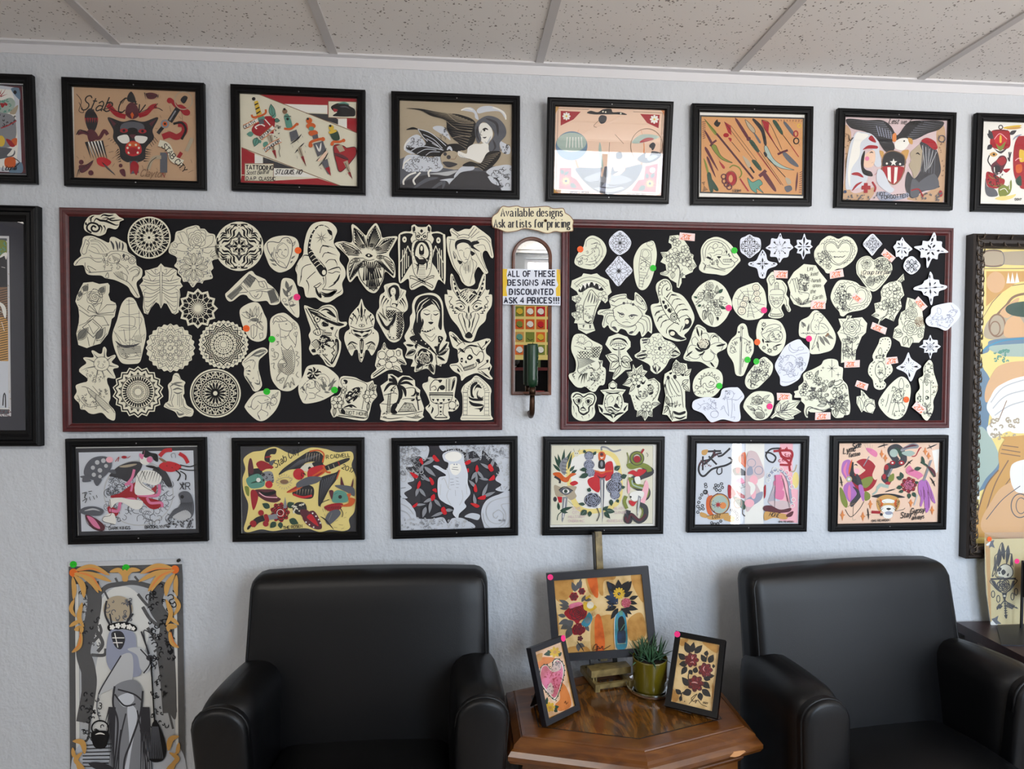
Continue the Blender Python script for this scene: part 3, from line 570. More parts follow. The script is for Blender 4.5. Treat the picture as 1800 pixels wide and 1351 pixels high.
picture('687,159 914,167 914,349 688,343','black framed grey print of a moth winged skull and long haired face, top row',(670,150,6.434),'''
k a;p 200,150 1485,190 1490,1195 200,1165;k q;p 200,820 350,760 600,900 820,940 1240,900 1490,900 1490,1195 200,1165;k D;f 280,1060 500,1000 860,980 1150,960 1240,1050 1300,1190 600,1175 210,1160;k q;b 40 350,1160 500,1060 640,1030;b 40 560,1165 700,1080 690,1160;
k i;f 250,700 300,590 400,540 470,600 520,700 440,740 340,760;f 240,880 280,780 400,770 560,800 680,780 700,900 640,960 520,960 400,960 280,960;f 580,470 640,440 720,470 780,600 720,560;f 900,260 1000,230 1070,280 1100,370 1060,350 1040,290;f 1080,260 1140,220 1260,220 1390,280 1410,370 1340,280 1200,280 1100,300;f 1340,620 1400,640 1460,680 1450,760 1370,740;f 1190,960 1300,900 1490,910 1490,1190 1370,1180 1330,1060 1240,1010;f 1190,1060 1230,1010 1300,1060 1330,1120;f 820,1020 870,940 930,900 1040,900 1040,940 900,980 850,1050;f 660,1060 760,1040 850,1040 790,1080 780,1130 740,1070;
k w;l 20 250,1110 250,1060 310,1000 390,970;l 20 380,1110 360,1060 400,1010 440,970;l 20 540,1020 530,970 560,940;l 16 240,930 260,860 330,810;l 14 260,720 270,650 320,600;l 16 1410,370 1400,310 1340,260 1260,230;l 14 900,265 960,240 1030,260;k D;x 5 40 260,790 660,950;x 5 20 290,570 460,720;x 5 26 1240,920 1480,1150;x 5 14 1350,640 1460,750;x 4 12 640,470 770,590;
k k;f 280,245 440,250 600,280 740,300 900,320 1060,400 1060,600 980,700 900,720 870,640 800,580 740,480 720,380 560,330 440,270;k a;H 5 10 1050,410 960,700 730,390 860,640;H 5 8 1040,400 800,310 720,370 500,280;l 4 740,300 860,400 1040,420;l 4 720,380 860,480 1030,500;l 4 800,580 900,560 1020,560;
k k;f 280,490 350,460 420,480 560,530 700,620 760,680 740,780 560,790 430,780 320,720 280,690 420,690 500,650 470,570 410,490;k i;l 9 410,480 560,530 740,680;l 7 470,540 590,600 690,700;l 7 510,590 610,650 680,710;l 7 410,480 460,560 520,620;l 9 330,730 430,680 560,690 700,720;l 7 400,760 500,710 620,720;l 7 500,780 560,740 660,740;l 6 570,640 640,680;k k;f 740,660 870,650 900,720 820,750 740,720;k i;b 30 740,720 770,690 800,730;
k a;f 670,790 720,740 820,730 870,770 870,860 820,890 760,910 690,880;k D;d 720,765 20;d 760,800 24;f 690,860 760,850 860,880 760,915;k T;l 6 780,820 830,820 850,780;
k w;f 1100,440 1150,410 1220,430 1260,520 1240,600 1160,640 1110,580 1090,500;f 980,690 1050,650 1120,650 1200,640 1220,740 1180,860 1100,860 1000,820 880,790 870,730 960,760;k S;b 20 1240,560 1200,640 1170,620;H 8 7 880,760 1000,830 900,840 990,840;k q;f 1060,440 1100,380 1200,330 1320,360 1400,450 1410,550 1340,640 1340,730 1230,740 1220,650 1280,540 1220,440 1150,400 1100,470 1130,600 1090,640 1060,540;k D;b 30 1180,360 1300,420 1320,560;b 24 1260,600 1290,680 1260,730;b 26 1090,440 1080,540 1110,620;k k;b 18 1140,490 1175,475 1210,490;b 14 1110,480 1090,485;d 1165,495 12;b 14 1145,575 1170,580 1190,570;l 5 1130,500 1120,545 1140,550;
k k;f 1190,760 1260,730 1350,740 1330,820 1240,920 1160,960 1100,910 920,900 1000,850 1120,870;k a;H 5 10 1340,750 1150,950 1200,780 1050,880;k D;f 870,1000 960,960 1080,960 1180,1000 1240,1080 1330,1190 780,1170;k S;f 540,990 700,970 860,950 760,1010 640,1000''',1)
picture('961,169 1180,177 1177,357 958,352','black framed tan print of a figure on rocks with red flowered corners, top row',(940,160,6.434),'''
k z;p 215,140 1470,190 1450,1185 205,1155;k O;p 225,150 1460,198 1440,1178 215,1145;k z;p 215,150 260,150 240,1140 205,1140;k f;f 260,170 840,160 1430,220 1420,1150 240,1120;k T;i 5 255,178 600,190;i 5 255,178 240,1115;i 5 240,1115 640,1130;i 5 1100,215 1430,230;i 5 1430,230 1405,1150;i 5 1405,1150 1030,1135;
k r;p 285,205 510,215 430,300 285,370;p 1180,240 1400,250 1390,400 1260,340;p 280,850 410,850 410,950 470,980 555,1105 270,1090;p 1255,830 1395,800 1380,1130 1100,1115 1180,990 1240,980;k w;W 350,265 46 8;W 1340,300 50 8;W 1335,875 34 8;k y;d 350,265 12;d 1340,300 12;d 1335,875 9;k n;V 320,920 290,870 40;V 330,930 380,890 36;V 400,1030 470,1080 50;V 1280,970 1270,910 40;V 1320,960 1360,910 40;V 1260,1060 1180,1110 60;k o;W 350,1000 66 8;W 1310,1030 66 8;k y;W 350,1000 40 8;W 1310,1030 40 8;k k;d 350,1000 16;d 1310,1030 16;
k O;d 840,650 400 490;k f;d 840,620 388 470;k q;f 465,850 700,850 840,830 1000,850 1210,810 1190,930 1120,1030 1000,1120 850,1155 700,1120 590,1040 500,940;k D;H 8 12 480,870 560,1000 700,880 690,1080;H 8 12 1200,830 1120,1020 1020,860 980,1000;k s;f 560,970 690,910 760,900 800,960 860,930 1000,940 1100,990 1000,1030 860,1040 740,1010 620,1010;k l;f 680,1090 760,1060 800,1020 860,1060 960,1060 1010,1090 850,1130;k D;b 12 760,920 720,1000 640,1000;b 12 960,960 1040,1000;b 16 700,1060 860,1080 1000,1050;
k k;f 580,230 620,205 700,220 760,190 850,185 870,220 960,220 1030,250 900,245 760,245 660,245;k c;. 10 760,215 790,220 960,235;k f;f 700,380 740,270 800,270 820,350 900,420 980,540 1000,570 940,520 890,480 900,560 890,760 860,900 850,1010 820,1015 830,900 800,780 770,940 750,940 760,800 720,650 740,480 760,400 660,370;k T;l 5 690,390 660,370 740,290;l 5 900,470 1000,575;l 5 760,800 770,940;l 5 860,900 850,1010 815,1015;l 5 840,560 830,900;k D;f 710,300 740,255 800,270 790,330 740,350;k h;b 40 730,560 740,720 770,860;k f;f 900,760 950,740 1000,800 1020,870 960,930 890,930 950,890 900,880 880,800;k D;f 920,680 970,670 990,720 960,750 920,740;k T;l 5 1000,800 1025,880 890,935;
k j;d 410,600 180 165;k h;d 410,560 168 110;k w;h 8 6 360,500 520,500 350,620 530,620;k T;o 6 1260,600 180 195;k h;f 1090,560 1180,480 1300,470 1400,500 1300,540 1180,570;k r;b 40 1180,560 1260,530 1340,520;k D;f 1160,740 1240,680 1340,660 1430,690 1380,760 1280,795 1200,780;f 1290,600 1330,560 1360,590 1330,650;k f;f 1260,650 1300,620 1320,650 1290,720 1250,730;k l;f 1270,740 1340,700 1390,720 1300,770;k k;t 5 22 2 400,1140 BROKEN;t 5 22 2 530,1143 PETER;t 5 22 2 1050,1160 SALVATION 2017''',7.6)
picture('1218,180 1431,186 1428,361 1216,359','black framed orange print crowded with swords, knives and brass knuckles, top row',(1200,170,6.756),'''
k z;p 225,200 1465,235 1455,1165 218,1130;k D;I 18 232,208 1458,242 1447,1158 226,1124;k Z;p 245,225 1445,250 1435,1140 240,1115;
k e;f 275,245 340,310 420,400 410,440 350,370;k m;l 24 420,420 600,640 860,960;k N;f 790,950 850,1000 930,970 970,1020 930,1060 980,1130 900,1080 900,1130 830,1080;k k;L 5 790,950 850,1000 930,970 970,1020 930,1060 980,1130 900,1080 900,1130 830,1080;l 5 275,245 420,420 860,960;
k m;f 275,390 300,400 370,520 350,540;l 24 345,570 380,530 420,500;k e;f 360,580 410,560 480,690 610,770 470,720;k k;L 5 360,580 410,560 480,690 610,770 470,720;f 390,300 430,250 440,280 470,290 440,340 410,330;k r;p 510,275 590,325 600,440 560,410;k Z;p 600,340 640,400 900,740 850,760;k k;i 5 515,280 870,750;i 5 590,325 900,740;k n;f 840,750 890,740 960,840 930,860;k m;l 40 930,930 980,890 1010,860;f 970,920 1010,890 1130,1080 1100,1100;k r;d 535,440 34 26;f 560,470 600,480 590,520;k k;i 7 600,520 700,640;
k m;f 645,260 670,250 800,450 780,480;d 805,485 26;k n;f 810,520 850,500 930,620 900,640;k r;i 8 900,640 1190,1030;k k;i 5 930,620 1215,1040;i 5 830,520 1190,1030;k a;f 765,255 870,360 870,420 800,350;k k;L 5 765,255 870,360 870,420 800,350;k q;f 860,410 890,430 950,520 930,535;k d;f 850,260 880,250 980,360 1020,540 990,550 950,400;k h;f 990,600 1020,570 1100,720 1220,810 1345,855 1180,830 1050,740;k k;L 5 990,600 1020,570 1100,720 1220,810 1345,855 1180,830 1050,740;k r;p 960,260 1050,290 1040,400 1170,640 1060,470 990,350;k k;l 6 960,260 990,360 1180,640;l 5 960,260 1060,310 1200,610;k m;l 26 1150,670 1200,645 1270,620;k q;f 1210,670 1250,650 1390,790 1380,820 1290,770;k n;f 1090,280 1130,270 1210,400 1190,430;k k;i 7 1200,420 1310,570;k r;i 9 1310,570 1400,700;k q;f 1220,300 1250,290 1350,420 1330,450;k r;o 14 1365,425 24 34;k k;o 14 1370,510 30 34;b 16 1390,520 1410,570;k y;o 10 1405,330 20;b 22 1340,280 1370,310;
k d;b 34 985,640 1010,680 1000,700;k k;i 8 1020,700 1240,940;k a;f 1240,950 1290,960 1310,1010 1270,1030;k q;f 1230,1060 1300,1040 1320,1090 1260,1120;k m;f 280,610 310,600 440,860 380,780;f 300,710 330,720 410,940 360,860;k k;b 10 430,700 470,770;k r;f 450,750 520,820 500,840;k e;f 265,720 300,780 330,900 310,900;k n;f 305,910 350,900 380,1100 340,1110;f 350,950 440,1080 420,1110 370,1060;k r;o 40 590,960 46 66;k m;o 14 505,935 28;o 14 515,990 28;o 14 540,1030 28;o 14 570,1060 30;k k;o 4 590,960 70 92;k e;l 14 575,830 620,800 690,830 720,900 690,950;k r;l 16 700,960 800,1110;k a;f 730,690 800,740 830,800 800,830;k d;l 20 820,820 870,890;k m;b 22 1385,880 1375,1000 1365,1110;k k;T 5 40 -3 600,1125 Wilden;k m;h 7 9 245,285 255,480 290,280 285,470;h 7 10 1445,870 1430,1120 1410,890 1400,1120;h 5 9 1150,255 1440,262 1160,275 1430,285;k k;h 6 8 240,1010 310,1090 280,1000 250,1110''',1.5)
picture('1472,189 1681,196 1675,369 1470,363','black framed print of an eagle over a striped shield between two profile faces, top row',(1450,180,5.143),'''
k v;p 185,110 1120,140 1095,905 165,885;k t;f 185,230 240,250 240,400 200,500 190,700 170,860 400,880 460,760 240,780;f 1020,260 1100,240 1090,880 900,890 760,860 980,780 1050,600;k T;x 6 16 190,250 260,600;x 6 16 1040,280 1095,700;
k d;f 200,140 380,150 520,150 600,200 650,280 680,270 760,170 880,150 1080,160 1050,230 940,270 840,320 780,330 700,330 620,340 600,400 560,420 480,330 380,260 240,220;k q;H 12 9 540,170 660,320 220,150 430,300;H 12 9 870,160 740,320 1080,190 860,310;k l;h 6 6 470,200 600,250 500,300 610,320;k d;f 480,300 600,330 640,400 600,450 540,420;k O;f 620,280 650,270 650,340 620,340;k w;f 640,360 680,320 750,315 770,360 720,420 650,410;k z;f 760,310 800,325 800,370 770,355;k k;d 725,340 8;
k z;f 700,440 740,420 770,430 740,520 700,500;f 500,430 540,440 530,500;k d;f 530,500 560,450 630,430 720,470 730,560 530,570;k w;p '''+star(630,535,36,15,5,-PI/2)+''';d 570,545 10;d 690,550 10;k r;f 530,575 725,580 700,680 630,735 550,660;k w;p 575,578 605,578 610,715 580,690;p 640,578 670,578 660,705 635,730;k T;L 9 530,500 560,450 630,430 720,470 735,560 700,680 630,735 550,660 525,570;
k i;f 220,430 280,270 350,260 430,280 490,350 500,440 520,560 460,560 440,420 360,430 340,560 400,660 350,750 240,780 200,740;k w;f 280,290 340,270 400,290 330,360 320,480 250,600 240,760 220,600;k r;f 400,320 430,290 470,350 440,350;f 350,420 400,380 480,385 480,410 400,410;k f;f 370,470 420,430 455,430 465,500 440,570 380,580 350,540;k p;d 390,500 20;k k;f 340,480 370,430 360,560 380,600 430,620 440,660 360,640 335,560;b 10 410,450 430,440 445,450;b 10 430,540 445,535;k r;b 30 250,640 310,640 360,670;b 20 260,790 300,740 350,710;l 16 440,710 470,760 460,800;b 20 460,650 490,620;p 365,720 400,720 400,745 425,745 425,780 400,780 400,810 365,810 365,780 345,780 345,745 365,745;k i;f 490,600 540,620 600,740 640,780 600,810 520,760 480,700;
k a;f 780,450 830,400 880,370 900,460 880,580 820,680 800,620 770,560 790,520;k D;f 870,360 940,350 1020,420 1050,520 1060,620 1020,720 1050,760 900,800 800,860 740,760 760,620 820,680 880,600 900,470;k q;h 8 6 900,370 1010,420 880,620 1000,640;f 860,720 1000,640 1040,760 880,790;k S;h 5 5 890,380 1020,440 920,620 960,580;k r;f 880,340 930,310 1000,340 1030,400 1000,420 930,370;k k;b 12 830,460 850,450 870,470;b 8 775,520 790,530;k q;f 800,690 860,720 860,840 790,840;
k l;f 480,810 560,800 660,840 760,810 760,850 640,880 520,880;k k;t 6 32 2 485,835 NOT;t 6 33 -4 526,868 FORGOTTEN;T 5 46 3 580,180 Lest we forget;k r;l 12 790,790 860,780 900,850;d 1060,820 18 30;k q;x 7 26 180,830 480,880;x 7 20 780,810 1080,890;k k;l 6 220,290 230,340 260,310;k b;o 6 1065,320 30;d 195,800 14''',1.5)
picture('115,771 362,769 364,951 118,958','black framed print of a swimmer, red crab, turtle and seal, bottom row',(100,760,6.4286),'''
k D;p 195,180 1580,165 1590,1145 220,1175;k w;I 12 190,170 1588,152 1602,1150 208,1185;k i;p 232,228 1535,208 1555,1095 255,1130;
k S;d 910,690 400 375;k i;d 910,700 385 350;k q;x 6 90 540,560 1280,1040;x 5 60 560,480 760,720;k D;f 590,480 700,380 860,330 960,360 900,480 800,560 700,520 600,500;f 1080,420 1180,400 1260,500 1295,610 1240,610 1180,540 1100,560;k a;b 30 700,390 800,380 900,360;
k r;f 600,720 700,690 800,620 900,560 960,640 1060,640 1120,600 1100,700 1000,740 940,760 900,740 880,860 820,780 740,740 620,745;f 560,850 600,840 640,860 690,890 660,950 580,920;f 930,740 1020,740 1180,790 1140,860 1040,860;k p;l 34 1150,590 1150,680 1100,720 900,710;l 30 770,600 840,520 870,420;l 30 1010,740 1050,800 1170,800 1180,850;l 34 580,880 680,890 720,780 860,760 880,830;l 24 760,590 840,590 830,670;
k w;f 940,270 980,230 1040,260 1060,330 1000,370 940,340;f 900,480 960,430 1100,440 1180,520 1110,600 960,570 1100,690 900,710 870,640 880,580;f 590,760 700,740 820,760 960,780 940,860 860,870 740,800 660,800 600,860;f 590,920 640,930 650,1040 520,1010 510,960;k k;l 5 900,480 960,600 1120,690;l 5 960,430 1000,540;l 5 590,760 600,930 520,960 510,1010 630,1040;f 960,240 990,195 1060,230 1130,250 1140,330 1100,320 1060,270 1000,290;k p;d 1045,310 34;f 930,240 940,290 970,300 990,200 980,250;k k;b 30 1000,380 1100,400 1160,440;H 8 8 960,440 1170,450 900,570 1140,570;
k q;f 300,480 320,370 400,290 520,270 610,310 600,420 500,520 400,540;k S;d 400,400 24;d 450,340 26;d 520,320 26;d 410,480 24;d 480,430 26;d 550,380 22;d 480,500 20;k u;d 590,310 40 34;k q;f 300,490 380,550 280,560;f 410,540 500,530 460,600 430,600;f 560,440 640,420 660,470;f 250,500 310,490 290,520;
k R;f 1150,380 1220,330 1320,340 1400,380 1380,420 1290,450 1200,430;l 44 1160,270 1220,210 1300,200;l 40 1380,240 1440,280 1480,350;k T;b 30 1150,290 1200,320 1240,340;k k;l 12 1390,370 1500,390 1580,360;l 12 1380,410 1480,430 1570,430;l 14 1340,430 1390,480 1360,550;l 12 1390,440 1450,480 1450,540;k k;l 4 1300,290 1290,250 1330,240 1340,290;. 6 1240,380 1300,400 1340,370;
k q;f 1370,700 1430,665 1500,690 1540,800 1530,940 1440,1000 1300,970 1240,990 1310,880 1380,840 1390,780;k S;f 1300,960 1440,880 1510,940 1440,1000;k k;d 1410,730 20;b 14 1380,790 1450,800;H 7 10 1400,800 1520,790 1330,900 1500,940;k D;x 8 50 1220,980 1540,1080;k k;t 8 80 0 1385,650 XR;l 7 1390,590 1450,590;l 7 1420,560 1420,640;
k q;f 240,900 300,850 420,840 520,880 480,940 340,940;k S;b 20 300,890 400,870 480,890;k m;f 310,940 420,970 530,1060 500,1120 380,1080;k p;f 330,950 410,980 480,1090 400,1060;k k;l 5 310,940 340,1040 450,1110 530,1110;k k;l 7 280,690 330,680 300,740;l 7 310,680 310,750;l 7 350,670 390,665;l 7 360,690 380,700;l 7 280,780 330,750 310,800;l 7 360,730 370,770;l 7 400,720 420,760;l 7 440,710 450,740;k r;l 8 660,330 700,280 690,330;d 760,280 30 16;l 7 800,290 830,270;k k;t 6 34 -2 580,1105 DARK KINGS;t 6 34 -2 990,1090 BROOKLYN''',.4)
picture('408,770 642,769 640,949 408,953','black framed yellow flash print of a stabbed eagle, devil head and rose dagger, bottom row',(395,760,6.754),'''
k D;p 180,155 1585,155 1580,1205 190,1225;k w;I 10 185,158 1582,155 1578,1200 188,1218;k Y;f 220,320 320,240 440,220 590,175 740,240 840,260 1020,185 1200,200 1340,240 1500,230 1535,300 1510,400 1560,540 1570,700 1550,860 1530,960 1470,1040 1480,1140 1400,1180 1250,1165 1120,1190 980,1150 860,1150 700,1160 560,1180 420,1160 260,1195 215,1150 250,1020 270,860 220,720 205,560 240,440;
k d;f 270,430 300,440 400,430 440,440 420,540 300,600;k m;f 270,440 290,320 320,330 340,470 300,500;k N;f 250,560 360,500 420,510 470,560 460,640 380,670 290,660;k n;b 20 300,610 380,590 440,600;b 26 380,500 390,560;k s;f 430,510 480,470 560,480 580,590 520,600 470,570;k k;x 8 14 440,480 570,590;k w;d 395,570 26;k R;d 520,625 44;k m;f 350,690 460,680 590,690 610,760 660,800 590,840 480,820 400,770 360,740;k r;f 300,720 350,690 390,780 330,930;k k;f 410,700 480,720 600,700 580,740 460,760;k u;l 12 400,720 480,770 620,780;k r;f 370,380 440,340 560,400 570,430 490,440 430,460;l 26 400,390 480,400 560,430;k d;f 470,330 500,220 610,195 600,260 540,270 530,360;k r;i 20 480,300 550,290;k q;f 520,360 590,330 560,400;k e;f 230,650 280,660 280,760 250,740;
k k;T 9 80 -33 600,430 Stab City;t 7 44 -6 1210,320 R.CADWELL;t 8 54 24 1390,430 2017;
k d;f 640,510 700,430 900,290 1010,230 1120,235 1180,300 1160,380 1060,350 960,370 900,430 760,450;f 1110,880 1110,740 1130,580 1160,530 1320,480 1360,450 1330,560 1240,680 1160,830;f 800,740 850,660 940,620 1050,660 1040,780 920,790;k o;l 18 1010,230 1110,215 1180,260 1165,360;l 14 1370,450 1330,560;k q;H 10 8 900,330 1130,260 700,480 960,360;H 10 7 1320,500 1160,570 1220,690 1120,830;k a;H 8 6 980,250 1130,250 960,360 1120,350;k c;f 900,440 960,380 1060,370 1090,420 1000,470;k k;d 1010,430 20;k d;f 1040,370 1130,350 1180,400 1100,440;k R;d 880,500 68;f 1000,440 1180,390 1200,450 1130,520 1000,560;k k;x 6 10 900,470 980,560;k o;f 730,715 900,610 1100,480 1190,430 1180,490 1020,580 850,700;k r;f 730,715 1000,560 1170,470 1000,600;k q;f 860,600 1000,530 1150,540 1100,600 960,640 860,660;k d;f 1190,440 1200,400 1450,310 1490,320 1440,360 1240,450;k a;i 8 1230,400 1250,450;i 8 1290,380 1310,430;k r;i 12 1350,350 1370,400;k o;l 22 1170,400 1210,470 1260,480;k R;l 26 810,740 920,775 1035,755;k a;H 8 6 860,680 1030,680 850,750 1020,750;
k a;L 6 610,590 700,540 800,555 720,620;@18 705,590;i 5 0,-70 0,-95;@1;k T;d 705,590 50 26;
k r;W 650,955 120 9;k R;W 650,955 70 7;k k;r 9 650,955 100;k w;o 7 655,960 40;k n;V 530,900 440,850 70;V 740,890 820,840 80;V 760,1040 870,1090 80;V 600,1070 530,1140 70;V 650,1070 660,1150 60;k s;p 690,910 715,770 735,900;l 60 500,1020 620,1000;k d;l 70 320,1110 380,1050 460,1020;k r;d 330,1090 40;d 425,960 34;d 480,1090 34;f 460,990 500,980 520,1060 480,1070;k k;b 30 260,1160 290,1120 310,1110;
k d;f 800,900 850,840 940,840 970,920 920,980 840,970;k c;x 14 12 810,850 950,960;k m;f 890,930 960,920 1000,960 920,1010;f 920,1000 1010,940 1070,950 1140,1080 1140,1150 1060,1150 960,1090;k R;f 970,1010 1030,980 1110,1120 1020,1060;k w;. 10 1040,965 1080,1000 1110,1040 1130,1080 960,1070 1000,1100 1050,1130;
k N;f 1280,740 1340,690 1440,720 1460,820 1380,840 1280,830;k k;d 1370,770 22;b 20 1300,740 1340,720;k m;f 1380,640 1385,530 1410,600 1430,680;f 1450,690 1500,640 1530,550 1520,660;f 1240,700 1290,700 1270,800;k q;f 1310,640 1400,630 1530,660 1540,760 1460,720;k r;f 1180,890 1280,850 1400,850 1360,920 1240,940;k o;f 1370,880 1470,840 1470,780 1550,800 1500,880;f 1450,740 1500,730 1480,780;k k;H 8 10 1180,890 1370,880 1200,950 1380,950;k q;f 1240,950 1340,920 1370,980 1240,1100 1190,1040;k a;b 20 1270,960 1230,1050;k k;l 8 1240,800 1150,840 1130,890;b 14 1130,1000 1200,1050 1290,1160;l 8 1370,900 1400,960 1390,1010;k m;b 20 1160,910 1170,950;b 20 1180,970 1190,1000;b 18 1430,970 1445,950;b 18 1410,1020 1440,1010;b 18 1310,1060 1340,1050;b 18 1350,1100 1400,1105;b 18 1380,1150 1410,1140;b 18 1290,1130 1330,1135;k k;t 6 34 -6 690,1155 THE ROSEN''',.4)
picture('688,770 911,767 911,941 690,948','black framed grey print of a white skeleton among red birds and swirling waves, bottom row',(675,755,6.756),'''
k D;p 170,185 1510,160 1520,1190 180,1225;
k i;f 180,190 480,185 540,240 500,360 420,320 320,340 340,440 260,460 360,600 280,640 330,700 240,760 280,820 200,800 180,600;f 680,180 1000,175 1300,165 1510,160 1510,640 1450,740 1330,720 1400,660 1330,600 1380,500 1340,400 1260,330 1180,250 1160,350 1080,260 980,280 900,230 760,240 700,260;f 180,830 300,880 370,980 400,1060 560,1070 700,1050 760,1120 820,1060 960,1070 1040,1190 180,1225;f 1520,760 1360,780 1220,850 1160,980 1180,1120 1240,1195 1520,1190;f 960,1040 1040,1000 1140,1020 1120,1080 1030,1060;
k S;x 8 46 190,200 480,600;x 8 60 700,180 1490,380;x 8 20 1350,400 1500,700;l 9 1500,800 1300,850 1220,960 1260,1090 1380,1120 1430,1030 1370,960 1300,1010 1330,1060 1360,1030;l 9 1510,880 1400,900 1450,1000 1440,1110 1340,1180;l 8 1520,980 1490,1100 1420,1180;l 8 1180,1000 1210,1120 1290,1190;x 8 50 200,1060 1000,1200;l 9 190,880 290,930 350,1010;l 9 190,960 280,1000 330,1080;k s;x 6 40 190,210 440,520;x 6 40 1000,180 1480,330;x 6 30 210,1080 700,1200;d 1380,1080 18 10;d 1430,1080 14;d 870,1140 20;l 8 210,260 240,230 260,260 230,280;
k k;b 30 320,230 350,220;b 26 400,270 450,260;b 24 560,260 540,330;b 24 310,340 350,360;b 30 220,490 260,540;b 30 200,700 260,690;b 40 220,820 290,830;b 24 1190,260 1170,350;b 26 1260,220 1240,300;b 30 1440,330 1490,340;b 30 1380,650 1400,720;b 26 1470,680 1440,720;b 30 690,1080 720,1110;b 30 1040,1160 1080,1180;b 30 1000,1090 1060,1100;
k s;V 600,360 450,430 40;V 640,350 500,340 40;V 470,420 420,520 40;V 480,440 620,560 50;V 560,620 430,540 36;V 420,700 500,800 40;V 410,690 380,800 40;V 580,820 470,870 40;V 600,830 680,920 40;V 560,850 540,1000 40;V 500,920 460,1050 50;V 370,900 500,890 30;V 1000,390 990,250 36;V 1020,380 1150,340 40;V 1110,500 1040,600 44;V 1110,490 1200,600 36;V 1270,470 1150,400 36;V 1270,470 1320,330 40;V 1100,690 1010,600 40;V 1100,640 1110,520 30;V 1170,800 1240,640 40;V 1180,800 1330,740 40;V 1090,900 1070,760 40;V 720,980 560,1040 36;V 730,960 830,960 40;V 1250,600 1130,580 30;
k R;f 580,330 600,300 640,340 665,375 620,380;f 420,360 450,340 470,390 460,420;f 310,510 360,520 410,560 370,580;f 540,570 580,590 600,640 570,660;f 400,650 430,610 440,660 400,710;f 575,720 620,700 630,750;f 560,800 600,770 610,820 570,850;f 340,910 400,870 390,910 350,930;f 680,950 720,920 750,1000 710,1010;f 960,400 1020,360 1040,390 990,420;f 970,490 1010,460 1010,510;f 1090,470 1110,420 1130,470 1110,510;f 1240,440 1270,410 1310,480 1270,500;f 1250,600 1310,540 1320,590 1270,610;f 1070,700 1090,650 1110,700 1110,740 1080,740;f 1120,810 1210,780 1200,830 1130,830;f 1030,880 1090,880 1140,910 1100,930;k o;b 20 610,340 650,360;b 20 1260,430 1290,470;b 18 1080,680 1100,720;b 18 700,950 730,990;b 18 1050,890 1110,905;
k i;f 700,300 760,260 860,250 950,300 960,380 1000,520 1000,640 1030,760 960,860 980,920 900,1000 880,1060 820,1000 830,930 720,870 650,800 640,640 660,570 740,540 590,440 640,430 740,480 770,400 720,370;k w;d 830,320 100 60;f 790,420 900,410 920,480 870,540 810,520;k S;l 9 720,300 800,260 900,270 950,320;l 8 750,460 780,560 770,700;k l;d 840,415 9;d 870,415 9;k q;b 26 790,590 830,590;b 26 790,630 835,625;b 26 795,660 840,655;b 24 855,570 890,575;b 24 860,610 890,620;b 24 860,650 900,650;b 20 860,690 890,690;b 16 850,720 855,790;l 6 820,450 880,450;l 6 810,470 890,480;k S;l 10 690,600 720,580 770,700 800,710;l 8 770,720 750,800 800,900;l 8 930,720 940,820 900,900;l 8 680,650 670,780;l 8 980,650 990,770''',.4)
